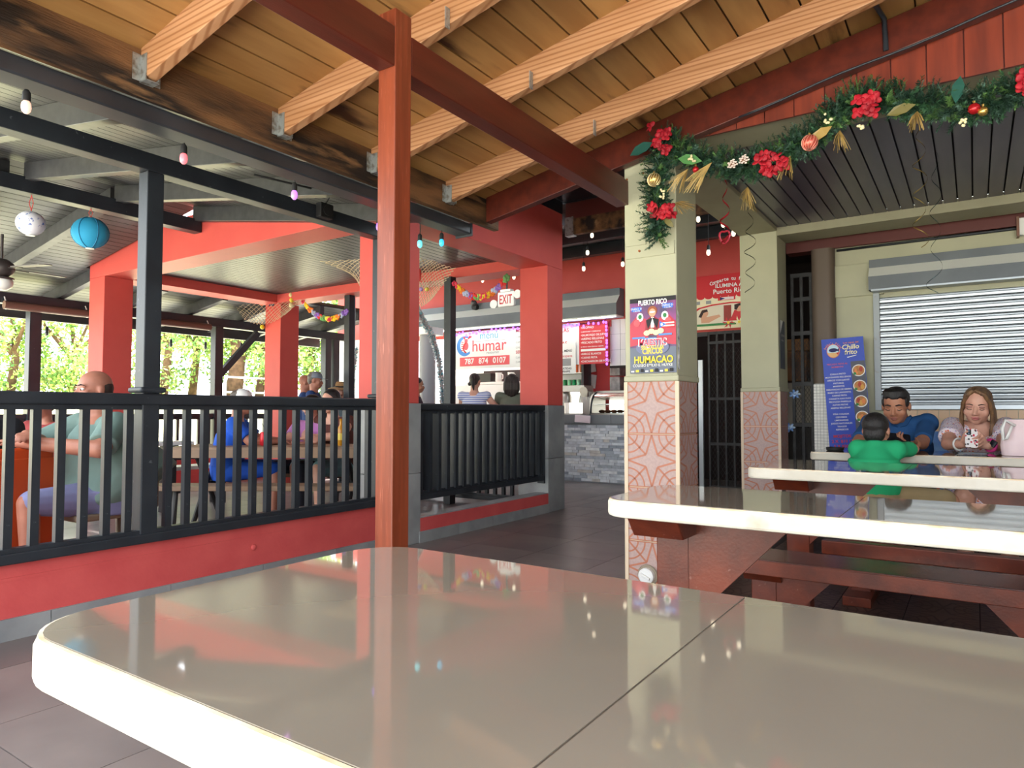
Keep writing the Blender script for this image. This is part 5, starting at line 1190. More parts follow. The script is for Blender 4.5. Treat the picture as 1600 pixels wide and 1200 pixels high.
for k, (u, v) in enumerate(((1145, 257), (1163, 250))):
    p = gp(u, v, -.09); mb = MB()
    mb.ball(p, .018, (1, .8, 1)); pc0 = mb.build('pine_cone', M('cone_brown', S(110,70,48), .8), gl)
    for j in range(14): a = j*2.4; rr = .024*math.sqrt((j+1)/14); MB().ball(p+Vector((rr*math.cos(a), -.016+rr*.3, rr*math.sin(a))), .007, (1, .5, .7), nu=6, nv=4).build('scale', M('cone_frost', S(214,196,186), .7), pc0)
m_gsp = M('gold_spray', S(176,146,84), .5, metal=.3)
for u, v, du, dv in ((1112, 262, -30, 45), (1168, 300, 0, 30), (1235, 252, -10, 28), (1312, 212, 4, 26), (1055, 325, 18, -5), (1433, 182, -3, 20), (1075, 272, -20, 30)):
    mb = MB(); p = gp(u, v-8, -.07)
    for j in range(24):
        e = gp(u+du+rg.uniform(-14, 14), v+dv*.6+rg.uniform(-8, 14), -.09+rg.uniform(-.03, .02)); mb.tube([p, p.lerp(e, .6)+Vector((0, -.01, .004)), e], .0013, 3, False)
    mb.build('gold_spray', m_gsp, gl)
m_berry = M('cream_berry', S(226,214,170), .35)
for u, v in ((1032, 303), (1294, 185), (1505, 190), (1080, 246), (1345, 196)):
    br_ = None
    for j in range(8):
        o = MB().ball(gp(u+rg.uniform(-6, 6), v+rg.uniform(-7, 7), -.10), .0065, nu=8, nv=6).build('berry_sprig' if br_ is None else 'berry', m_berry, br_ or gl, smooth=True); br_ = br_ or o
for u, v, L, rot, mt in ((1003, 233, .075, .3, M('velvet_leaf', S(20,74,62), .8)), (1078, 250, .07, -.3, M('leaf_green', S(74,128,66), .6)), (1408, 172, .06, .2, M('leaf_bronze', S(104,96,48), .5)), (1282, 210, .06, .5, M('leaf_gold', S(160,132,70), .4)), (1497, 140, .06, 1.4, M('velvet_leaf', S(20,74,62), .8)), (1045, 348, .04, -.8, M('leaf_bronze', S(104,96,48), .5))):
    p = gp(u, v, -.08); mb = MB(); ol = [(-L, 0), (-L*.4, L*.38), (L*.3, L*.40), (L, 0), (L*.3, -L*.36), (-L*.4, -L*.34)]
    c_, s__ = math.cos(rot), math.sin(rot); mb.prism(ol, -.0015, .0015, lambda a, b, h: (p.x+a*c_-b*s__, p.y+h-.25*abs(b), p.z+a*s__+b*c_)); mb.build('broad_leaf', mt, gl)
# ------------------------------------------------------------------ people
REMESH = []
def skin_obj(mb, name, mat, parent, voxel, smooth=6, label=None):
    o = mb.build(name, mat, parent, label=label); REMESH.append((o, voxel, smooth)); return o
def cap(mb, a, b, ra, rb=None, n=12):
    rb = ra if rb is None else rb; mb.tube([a, b], [ra, rb], n); mb.ball(a, ra, nu=n, nv=8); mb.ball(b, rb, nu=n, nv=8)
def rings(mb, secs, n=20):             # secs: (centre, xaxis, yaxis, rx, ry) closed tube of ellipses
    vs_ = []; k = len(secs)
    for c, x, y, rx, ry in secs:
        for j in range(n): a = 2*math.pi*j/n; vs_.append(Vector(c)+Vector(x)*rx*math.cos(a)+Vector(y)*ry*math.sin(a))
    fs = [(i*n+j, i*n+(j+1) % n, (i+1)*n+(j+1) % n, (i+1)*n+j) for i in range(k-1) for j in range(n)]
    fs += [tuple(range(n-1, -1, -1)), tuple((k-1)*n+j for j in range(n))]; mb.add(vs_, fs)
def hand(mb, w, d, n, side, s=1., curl=(20, 35, 30), thumb=(.55, .7)):
    """w wrist, d along the fingers, n out of the palm, side = direction of the thumb side"""
    d = Vector(d).normalized(); n = Vector(n); n = (n-d*n.dot(d)).normalized(); t = d.cross(n)*(1 if d.cross(n).dot(Vector(side)) > 0 else -1); w = Vector(w)
    rings(mb, [(w-d*.01*s, t, n, .024*s, .018*s), (w+d*.03*s, t, n, .034*s, .015*s), (w+d*.07*s, t, n, .042*s, .013*s), (w+d*.088*s, t, n, .040*s, .010*s)], 14)
    for i, L in enumerate((.070, .078, .072, .056)):
        p = w+d*.083*s+t*(.0315-.021*i)*s; a = 0.; dd = d
        for j, (fr, cu) in enumerate(zip((.45, .32, .25), curl)):
            a += R(cu); dd = d*math.cos(a)+n*math.sin(a); q = p+dd*L*fr*s; cap(mb, p, q, .0082*s*(1-.07*j), .0078*s*(1-.08*j), 8); p = q
    p = w+d*.025*s+t*.032*s; dd = (d*thumb[0]+t*thumb[1]+n*.35).normalized(); q = p+dd*.042*s; cap(mb, p, q, .0105*s, .0095*s, 8)
    dd2 = (dd*.8+d*.45+n*.25).normalized(); cap(mb, q, q+dd2*.032*s, .0092*s, .008*s, 8)
class Head:
    def __init__(s, c, fwd, s_=1., tilt=0.):
        s.c = Vector(c); s.f = Vector(fwd).normalized(); s.r = s.f.cross(Vector((0, 0, 1))).normalized(); s.u = s.r.cross(s.f).normalized(); s.s = s_
        if tilt: q = Matrix.Rotation(tilt, 3, s.f); s.r = q @ s.r; s.u = q @ s.u
        s.rot = Matrix((s.r, s.f, s.u)).transposed()
    def p(s, x, y, z): return s.c+(s.r*x+s.f*y+s.u*z)*s.s
    def ball(s, mb, x, y, z, rx, ry, rz, nu=18, nv=12): mb.ball(s.p(x, y, z), s.s, (rx, ry, rz), s.rot, nu, nv)
    def skin(s, mb, full=1., jaw=1.):
        s.ball(mb, 0, -.012, .028, .076, .094, .086, 24, 16); s.ball(mb, 0, .024, -.030, .063*full, .068, .080, 20, 14); s.ball(mb, 0, .052, -.082, .036*jaw, .036, .030)
        s.ball(mb, 0, .010, -.070, .056*full, .060, .042)
        for sg in (-1, 1):
            s.ball(mb, sg*.040*full, .056, -.030, .026*full, .026, .030); s.ball(mb, sg*.078, -.008, -.008, .011, .021, .031, 10, 8); s.ball(mb, sg*.030, .070, .020, .026, .016, .011, 10, 8)
        mb.tube([s.p(0, .082, .012), s.p(0, .096, -.012), s.p(0, .108, -.032)], [.0085*s.s, .010*s.s, .0125*s.s], 10); s.ball(mb, 0, .104, -.033, .0125, .012, .010, 10, 8)
        for sg in (-1, 1): s.ball(mb, sg*.0125, .094, -.036, .009, .010, .008, 8, 6)
        s.ball(mb, 0, .086, -.062, .026, .012, .014, 10, 8)
    def face(s, parent, browm, lipm, closed=False, iris=None, eyez=0., brow_w=.0045, lip=1.):
        for sg in (-1, 1):
            if closed:
                cap_ = MB(); pts = [s.p(sg*(.032-.016+.032*i/5), .0865-.006*abs(i/5-.5)*2, -.002-.006*math.sin(math.pi*i/5)) for i in range(6)]
                cap_.tube(pts, .0022*s.s, 6); cap_.build('eyelashes', browm, parent, smooth=True)
            else:
                e = MB(); s.ball(e, sg*.032, .0755, .002, .0145, .0125, .0085, 10, 8); eo = e.build('eye', M('eye_white', S(226,220,214), .3), parent, smooth=True)
                e = MB(); s.ball(e, sg*.032, .0855, .000+eyez, .0062, .004, .0062, 10, 6); e.build('iris', M('iris_dark', S(40,26,20), .2), eo, smooth=True)
            b = MB(); b.tube([s.p(sg*.014, .0895, .024), s.p(sg*.032, .087, .029), s.p(sg*.050, .074, .023)], [brow_w*s.s*.8, brow_w*s.s, brow_w*s.s*.5], 6); b.build('eyebrow', browm, parent, smooth=True)
        l = MB(); s.ball(l, 0, .0945, -.0575, .022*lip, .007, .0048*lip, 12, 6); s.ball(l, 0, .0935, -.0665, .019*lip, .008, .006*lip, 12, 6); l.build('lips', lipm, parent, smooth=True)
def torso(mb, pel, che, nck, shl, shr, g=1., belly=0., fwd=None, top=True, d=0.):
    """pelvis to neck; g overall girth, belly extra depth in front, d extra thickness for clothes"""
    pel, che, nck, shl, shr = map(Vector, (pel, che, nck, shl, shr)); x = (shr-shl).normalized(); up_ = (nck-pel).normalized(); y = up_.cross(x).normalized()
    hw = (shr-shl).length/2
    wst = pel.lerp(che, .5)
    secs = [(pel-up_*.10, x, y, .13*g+d, .10*g+d), (pel, x, y, .165*g+d, .118*g+d+belly*.3), (wst+y*belly*.5, x, y, .145*g+d+belly*.35, .105*g+d+belly*.55), (che+y*belly*.2, x, y, .160*g+d, .112*g+d+belly*.2), (che.lerp(nck, .45), x, y, hw*.86+d, .098*g+d), (che.lerp(nck, .78), x, y, hw*.60+d, .070*g+d)]
    if top: secs.append((nck+up_*.005, x, y, .062+d*.6, .056+d*.6))
    rings(mb, secs, 24)
    for s_ in (shl, shr): mb.ball(s_, .054*min(g, 1.2)+d, nu=14, nv=10); cap(mb, s_, che.lerp(nck, .62), .050*min(g, 1.2)+d, .056+d)
def limb(mb, a, b, c, r0, r1, r2, n=14): cap(mb, a, b, r0, r1, n); cap(mb, b, c, r1, r2, n)
def foot(mb, an, toe, r=.036): cap(mb, an, Vector(toe), r, r*.75, 10)
m_hairblk = M('hair_black', S(32,28,28), .42, c2=S(20,18,18), vs=40, stretch=(3,3,.5), bump=.5, bscale=90, bstretch=(4,4,.6))
m_hairbr = M('hair_brown', S(96,68,48), .42, c2=S(140,106,72), vs=14, stretch=(4,4,.4), bump=.5, bscale=70, bstretch=(5,5,.5))
m_hairdk = M('hair_dark_brown', S(52,38,32), .45, c2=S(34,26,24), vs=20, stretch=(3,3,.4), bump=.5, bscale=70, bstretch=(5,5,.5))
m_hairgr = M('hair_grey', S(120,112,104), .5, c2=S(80,74,70), vs=30)
sk_man = M('skin_tan', S(176,122,94), .48, c2=S(162,108,82), vs=12); sk_wo = M('skin_light', S(214,164,142), .5, c2=S(204,150,128), vs=12); sk_boy = M('skin_boy', S(196,140,116), .5); sk_old = M('skin_ruddy', S(176,118,96), .5, c2=S(160,104,84), vs=10)
lip_m = M('lip_brown', S(132,78,70), .5); lip_w = M('lip_pink', S(188,112,108), .5); lash = M('lash', S(44,30,28), .7)
def spots(name, base, cols, scale, rough=.8, thr=(.10, .16)):
    if name in MATS: return MATS[name]
    m = M(name, base, rough); nt = m.node_tree; N = nt.nodes; L = nt.links; tc = N.new('ShaderNodeTexCoord'); prev = None
    for i, (c, sc, th) in enumerate(cols):
        v = N.new('ShaderNodeTexVoronoi'); v.inputs['Scale'].default_value = sc*scale; mp = N.new('ShaderNodeMapping'); mp.inputs['Location'].default_value = (i*3.1, i*1.7, i*2.3); L.new(tc.outputs['Object'], mp.inputs[0]); L.new(mp.outputs[0], v.inputs['Vector'])
        lt = N.new('ShaderNodeMath'); lt.operation = 'LESS_THAN'; lt.inputs[1].default_value = th; L.new(v.outputs['Distance'], lt.inputs[0])
        mx = N.new('ShaderNodeMix'); mx.data_type = 'RGBA'; L.new(lt.outputs[0], mx.inputs['Factor']); mx.inputs['B'].default_value = (*c, 1)
        if prev is None: mx.inputs['A'].default_value = (*base, 1)
        else: L.new(prev, mx.inputs['A'])
        prev = mx.outputs['Result']
    L.new(prev, N['Principled BSDF'].inputs['Base Color']); return m
def cloth(name, c, k=.82): return M(name, c, .85, c2=tuple(x*k for x in c), vs=5, bump=.25, bscale=14)
F = Vector
# ---- man in the blue polo shirt ------------------------------------------------------------
def man_blue():
    hc = ony(1400, 634, 5.34); nk = F((hc.x+.015, 5.43, .990)); che = F((hc.x+.02, 5.47, .83)); pel = F((hc.x+.03, 5.47, .53))
    sr, sl = F((hc.x-.165, 5.43, .965)), F((hc.x+.175, 5.43, .970))           # image left / image right
    eR, wR = F((hc.x-.22, 5.17, .838)), F((hc.x-.05, 4.98, .845)); eL = F((ony(1441, 701, 5.17).x, 5.17, .842)); wL = ony(1432, 694, 4.98)
    t = thing('person', 'man in a blue polo shirt looking down at his phone', 'person', (pel.x, pel.y, 0))
    H = Head(hc, (-.10, -1, -.30), 1.02); mb = MB(); H.skin(mb, 1.04, 1.05); cap(mb, H.p(0, -.03, -.06), nk-F((0, 0, .02)), .056, .062)
    torso(mb, pel, che, nk, sr, sl, 1.08, .05)
    limb(mb, sr, eR, wR, .048, .038, .027); limb(mb, sl, eL, wL, .048, .039, .028)
    ph = ony(1402, 688, 4.93)
    hand(mb, wL, ph-wL+F((.0, -.02, .0)), (-.3, -.2, .9), (0, -.3, 1), 1., (25, 45, 40), (.4, .9)); hand(mb, wR, ph-wR+F((0, 0, -.02)), (.3, .2, .8), (0, -.4, 1), 1., (30, 50, 40))
    for sg in (-1, 1):
        hp = pel+F((sg*.10, -.02, -.02)); kn = pel+F((sg*.14, -.46, .02)); an = pel+F((sg*.14, -.44, -.44)); limb(mb, hp, kn, an, .078, .058, .040); foot(mb, an, an+F((0, -.15, -.03)))
    b = skin_obj(mb, 'body', sk_man, t, .0048, 4)
    H.face(b, m_hairblk, lip_m, True, brow_w=.0058)
    mb = MB(); H.ball(mb, 0, -.026, .046, .0815, .094, .080, 20, 14); H.ball(mb, 0, -.062, -.002, .066, .050, .066)
    rs_ = random.Random(4)
    for i in range(26): a_ = -1.25+2.5*i/25; mb.tube([H.p(.045*math.sin(a_), .02, .118), H.p(.066*math.sin(a_), .062*math.cos(a_)-.004, .098+.012*math.cos(a_)), H.p(.074*math.sin(a_), .076*math.cos(a_)-.002, .070+rs_.uniform(-.010, .008))], [.012, .010, .004], 6)
    for sg in (-1, 1): H.ball(mb, sg*.066, .012, .028, .016, .030, .034)
    skin_obj(mb, 'hair', m_hairblk, t, .006, 2)
    st_ = MB(); rs_ = random.Random(2)
    mb = MB(); torso(mb, pel, che, nk, sr, sl, 1.10, .055, d=.012); 
    for s_, e_, in ((sr, eR), (sl, eL)): mb.tube([s_, F(s_).lerp(e_, .45), F(s_).lerp(e_, .82)], [.056, .054, .057], 16)
    sh_ = skin_obj(mb, 'polo_shirt', cloth('polo_blue', S(32,80,132)), t, .007, 14)
    for sg in (-1, 1):
        c = MB(); c.add([nk+F((sg*.062, .03, .035)), nk+F((sg*.075, -.03, .022)), nk+F((sg*.045, -.085, -.035)), nk+F((sg*.008, -.085, -.045)), nk+F((sg*.045, -.052, .018))], [(0, 1, 2, 3, 4)]); o = c.build('collar', MATS['polo_blue'], sh_); so = o.modifiers.new('s', 'SOLIDIFY'); so.thickness = .008; so.offset = 0
    pm = MB()
    for sg in (-1, 1):
        hp = pel+F((sg*.10, -.02, -.02)); kn = pel+F((sg*.14, -.46, .02)); an = pel+F((sg*.14, -.44, -.36)); limb(pm, hp, kn, an, .090, .072, .062)
    rings(pm, [(pel+F((0, 0, -.11)), X_, F((0, 1, 0)), .17, .13), (pel+F((0, 0, .06)), X_, F((0, 1, 0)), .185, .15)]); skin_obj(pm, 'trousers', cloth('trousers_black', S(28,28,32)), t, .012, 3)
    return ph
ph_man = man_blue()
def phone(label, c, xd, yd, w, h, body, screen=None, case=None):
    c = F(c); x = F(xd).normalized(); y = F(yd).normalized(); n = x.cross(y).normalized(); y = n.cross(x); t = thing('smartphone', label, 'phone', c)
    rot = Matrix((x, y, n)).transposed()
    mb = MB(); mb.prism(rrect(-w/2, w/2, -h/2, h/2, .012, 4), -.005, .005, lambda a, b, k: tuple(c+x*a+y*b+n*k)); o = mb.build('body', body, t)
    if screen: mb = MB(); mb.prism(rrect(-w/2+.003, w/2-.003, -h/2+.003, h/2-.003, .010, 4), -.0056, -.005, lambda a, b, k: tuple(c+x*a+y*b+n*k)); mb.build('screen', screen, t)
    mb = MB(); mb.prism(rrect(-w/2+.006, -w/2+.03, h/2-.04, h/2-.006, .006, 3), .005, .008, lambda a, b, k: tuple(c+x*a+y*b+n*k)); cm = mb.build('camera_bump', m_sock, t)
    for q in range(2): cc_ = c+x*(-w/2+.018)+y*(h/2-.015-q*.016)+n*.0085; MB().ball(cc_, .005, nu=8, nv=6).build('lens', M('lens_glass', S(120,140,170), .1), cm, smooth=True)
    return t
m_scr = M('phone_screen', S(24,26,34), .08)
phone('black smartphone in the hands of the man in blue', ph_man+F((.0, -.03, .012)), (1, .25, -.10), (-.1, .6, .75), .15, .075, M('phone_black', S(26,26,30), .25), m_scr)
# ---- woman in the floral dress --------------------------------------------------------------
m_floral = spots('floral_dress', S(226,214,222), [(S(110,92,170), 1.0, .25), (S(214,120,60), .55, .22), (S(200,90,130), .9, .2), (S(120,150,120), 1.1, .16)], 70)
def woman():
    hc = ony(1527, 634, 5.36); nk = F((hc.x+.005, 5.44, .985)); che = F((hc.x+.01, 5.47, .82)); pel = F((hc.x+.03, 5.48, .53))
    sr, sl = F((hc.x-.140, 5.44, .955)), F((hc.x+.150, 5.44, .955)); ph = ony(1518, 688, 4.97)
    eR = F((ony(1481, 703, 5.12).x, 5.12, .845)); eL = F((ony(1568, 706, 5.12).x, 5.12, .845)); wR = ony(1502, 694, 5.02); wL = ony(1543, 696, 5.02)
    t = thing('person', 'woman with long brown hair in a floral dress holding a phone', 'person', (pel.x, pel.y, 0))
    H = Head(hc, (-.12, -1, -.24), 1.0, R(-3)); mb = MB(); H.skin(mb, 1.06, .9); cap(mb, H.p(0, -.03, -.06), nk-F((0, 0, .02)), .050, .055)
    torso(mb, pel, che, nk, sr, sl, 1.05, .05); mb.ball(che+F((-.075, -.105, .0)), .075, (1, .8, 1)); mb.ball(che+F((.085, -.105, .0)), .075, (1, .8, 1))
    limb(mb, sr, eR, wR, .050, .038, .026); limb(mb, sl, eL, wL, .050, .038, .026)
    hand(mb, wR, ph-wR+F((.0, .01, -.02)), (.5, .5, .6), (-.1, -.2, 1), .95, (30, 45, 40)); hand(mb, wL, ph-wL+F((0, .01, -.02)), (-.5, .5, .6), (.1, -.2, 1), .95, (30, 45, 40))
    for sg in (-1, 1):
        hp = pel+F((sg*.10, -.02, -.02)); kn = pel+F((sg*.11, -.45, .0)); an = pel+F((sg*.11, -.40, -.44)); limb(mb, hp, kn, an, .085, .060, .040); foot(mb, an, an+F((0, -.14, -.03)))
    b = skin_obj(mb, 'body', sk_wo, t, .0048, 4); H.face(b, lash, lip_w, True, lip=1.05, brow_w=.0035)
    for sg in (-1, 1): sh = MB(); H.ball(sh, sg*.032, .0775, .009, .017, .010, .009, 10, 8); sh.build('eye_shadow', M('eye_shadow', S(172,124,112), .6), b, smooth=True)
    mb = MB(); H.ball(mb, 0, -.026, .044, .0815, .094, .080, 20, 14); H.ball(mb, 0, -.062, -.03, .068, .046, .09)
    for sg in (-1, 1):
        for q_ in range(7):
            f_ = q_/6.
            mb.tube([H.p(.012+sg*.006, .050-.05*f_, .112+.008*f_), H.p(sg*.046, .066-.075*f_, .088+.012*f_), H.p(sg*.072, .044-.075*f_, .030), H.p(sg*(.082+.004*f_), .020-.07*f_, -.045), H.p(sg*(.084+.008*f_), .018-.06*f_, -.115), H.p(sg*(.078+.004*f_), .034-.05*f_, -.165-.012*math.sin(q_*2.1)), H.p(sg*(.068+.004*f_), .046-.05*f_, -.195-.016*math.sin(q_*2.7))], [.010, .013, .012, .013, .015, .012, .004], 8)
    skin_obj(mb, 'hair', m_hairbr, t, .0048, 1)
    for sg in (-1, 1): MB().ball(H.p(sg*.082, .004, -.038), .007, nu=8, nv=6).build('earring', m_white, b, smooth=True)
    mb = MB(); torso(mb, pel, che-F((0, 0, .012)), nk-F((0, 0, .060)), sr-F((0, 0, .01)), sl-F((0, 0, .01)), 1.09, .055, d=.012, top=False); mb.ball(che+F((-.075, -.108, .0)), .082, (1, .8, 1)); mb.ball(che+F((.085, -.108, .0)), .082, (1, .8, 1))
    for s_, e_ in ((sr, eR), (sl, eL)): mb.tube([s_+F((0, 0, .01)), F(s_).lerp(e_, .25), F(s_).lerp(e_, .66)], [.058, .068, .066], 16)
    rings(mb, [(pel+F((0, -.05, .10)), X_, F((0, 1, 0)), .20, .17), (pel+F((0, -.14, -.02)), X_, F((0, 1, 0)), .24, .24), (pel+F((0, -.16, -.12)), X_, F((0, 1, 0)), .26, .25)], 24)
    for sg in (-1, 1): cap(mb, pel+F((sg*.11, -.04, .0)), pel+F((sg*.12, -.36, .012)), .10, .086)
    skin_obj(mb, 'dress', m_floral, t, .008, 10)
    d_ = (ph-wR).normalized()
    mb = MB(); ax = (wR-eR).normalized(); s1 = ax.cross(F((0, 0, 1))).normalized(); s2 = s1.cross(ax)
    mb.tube([wR-ax*.02+(s1*math.cos(a)+s2*math.sin(a))*.036 for a in [2*math.pi*i/16 for i in range(16)]], .006, 6, closed=True); mb.build('bracelet', m_white, t, smooth=True)
    ax = (wL-eL).normalized(); s1 = ax.cross(F((0, 0, 1))).normalized(); s2 = s1.cross(ax)
    wt_ = MB(); wt_.tube([wL-ax*.025+(s1*math.cos(a)+s2*math.sin(a))*.034 for a in [2*math.pi*i/16 for i in range(16)]], .010, 6, closed=True); wo = wt_.build('watch_strap', M('strap_pink', S(232,70,150), .5), t, smooth=True)
    c = wL-ax*.025+F((.012, -.034, .012)); MB().cbox(c, (.034, .012, .040), (R(10), R(30), 0)).build('watch_face', m_scr, wo, bevel=.004)
    return ph
ph_wo = woman()
m_case = spots('phone_case', S(236,230,228), [(S(200,40,70), .9, .30), (S(30,26,30), .7, .24)], 60, .4)
phone('white patterned smartphone held up by the woman', ph_wo+F((0, -.012, .012)), (1, .10, -.05), (.03, .35, .93), .064, .118, m_case, m_scr)
pt2 = ony(1519, 706, 4.78)
phone('black smartphone lying on the far table before the woman', (pt2.x, 4.80, TZ+.009), (1, .05, 0), (-.05, 1, 0), .15, .075, M('phone_dark', S(58,62,70), .3))
# ---- boy in the green shirt -------------------------------------------------------------------
def boy():
    hc = ony(1369, 672, 4.43); nk = F((hc.x, 4.40, hc.z-.070)); pel = F((hc.x-.01, 4.36, .585)); che = nk.lerp(pel, .45)
    sr, sl = F((hc.x-.092, 4.41, nk.z-.040)), F((hc.x+.100, 4.41, nk.z-.040))
    t = thing('person', 'small boy in a green shirt seen from behind', 'person', (pel.x, pel.y, 0))
    H = Head(hc, (.12, 1, -.12), .83); mb = MB(); H.skin(mb, 1.08); cap(mb, H.p(0, -.02, -.06), nk, .042, .045)
    torso(mb, pel, che, nk, sl, sr, .82, .02)
    eL, wL = F((hc.x+.175, 4.56, .836)), F((hc.x+.13, 4.72, .830)); eR, wR = F((hc.x-.11, 4.60, .836)), F((hc.x-.01, 4.74, .830))
    limb(mb, sl, eL, wL, .036, .030, .022); limb(mb, sr, eR, wR, .036, .030, .022); hand(mb, wL, (-.8, .5, 0), (0, 0, -1), (0, 1, 0), .68); hand(mb, wR, (.8, .5, 0), (0, 0, -1), (0, 1, 0), .68)
    legs = ((pel+F((.06, .02, -.015)), pel+F((.36, .06, -.02)), pel+F((.10, .02, -.105))), (pel+F((-.05, .04, -.015)), pel+F((.26, .13, -.03)), pel+F((.04, .10, -.105))))
    for a_, k_, n_ in legs: limb(mb, a_, k_, n_, .058, .044, .032); foot(mb, n_, n_+F((-.10, .0, -.005)), .028)
    b = skin_obj(mb, 'body', sk_boy, t, .0055, 4); H.face(b, lash, lip_m)
    mb = MB(); H.ball(mb, 0, -.024, .034, .084, .098, .088, 22, 14); H.ball(mb, 0, -.055, -.028, .072, .052, .070); skin_obj(mb, 'hair', m_hairblk, t, .006, 2)
    mb = MB(); torso(mb, pel+F((0, 0, .09)), che, nk, sl, sr, .84, .03, d=.012)
    for s_, e_ in ((sl, eL), (sr, eR)): mb.tube([s_, F(s_).lerp(e_, .5), F(s_).lerp(e_, .85)], [.046, .046, .046], 14)
    rings(mb, [(pel+F((0, 0, .0)), X_, F((0, 1, 0)), .140, .116), (pel+F((0, 0, .10)), X_, F((0, 1, 0)), .138, .108), (pel+F((0, 0, .20)), X_, F((0, 1, 0)), .132, .095)]); skin_obj(mb, 'tshirt', cloth('tshirt_green', S(34,170,112)), t, .007, 18)
    mb = MB()
    for a_, k_, n_ in legs: cap(mb, a_, a_.lerp(k_, .92), .072, .062)
    rings(mb, [(pel+F((0, 0, -.055)), X_, F((0, 1, 0)), .14, .12), (pel+F((0, 0, .03)), X_, F((0, 1, 0)), .136, .112)]); skin_obj(mb, 'shorts', cloth('khaki', S(160,142,108)), t, .009, 3)
boy()
# ---- pale pink handbag and small things on the far table ---------------------------------------
hb = ony(1588, 712, 4.86)
bgx, bgy = hb.x+.085, 4.80
bg_ = thing('handbag', 'pale pink leather tote bag at the right end of the far table', 'handbag', (bgx, bgy, TZ))
m_pink = M('pink_leather', S(232,210,212), .5, c2=S(222,196,200), vs=6, bump=.1, bscale=80)
mb = MB(); rings(mb, [(F((bgx, bgy, TZ+.002)), X_, F((0, 1, 0)), .155, .06), (F((bgx, bgy, TZ+.06)), X_, F((0, 1, 0)), .160, .072), (F((bgx, bgy, TZ+.15)), X_, F((0, 1, 0)), .150, .055), (F((bgx, bgy, TZ+.205)), X_, F((0, 1, 0)), .142, .030)], 28); mb.build('body', m_pink, bg_, smooth=True, sm_angle=60)
for sy in (-1, 1):
    MB().tube([(bgx-.09, bgy+sy*.04, TZ+.17), (bgx-.135, bgy+sy*.05, TZ+.20), (bgx-.15, bgy+sy*.06, TZ+.15), (bgx-.145, bgy+sy*.065, TZ+.09), (bgx-.13, bgy+sy*.07, TZ+.10), (bgx-.105, bgy+sy*.055, TZ+.17)], .008, 8).build('handle', m_white, bg_, smooth=True)
MB().box(bgx-.002, bgx+.002, bgy-.074, bgy-.060, TZ+.03, TZ+.19).build('seam', M('seam_grey', S(150,130,134), .7), bg_); MB().tube([(bgx-.142, bgy, TZ+.206), (bgx, bgy-.028, TZ+.207), (bgx+.14, bgy, TZ+.206)], .004, 6).build('zip', m_steel, bg_)
ap = ony(1304, 706, 4.78)
at_ = thing('ashtray', 'small black ashtray on the left end of the far table', 'ashtray', (ap.x, 4.80, TZ)); MB().lathe([(.045, 0), (.052, .004), (.054, .020), (.046, .022), (.044, .008), (0, .006)], (ap.x, 4.80, TZ), 18).build('bowl', m_sock, at_, smooth=True, sm_angle=40)
for k_ in range(3): a_ = 2.1*k_; MB().cbox((ap.x+.05*math.cos(a_), 4.80+.05*math.sin(a_), TZ+.022), (.014, .010, .004), (0, 0, a_)).build('rest_notch', m_sock, at_)
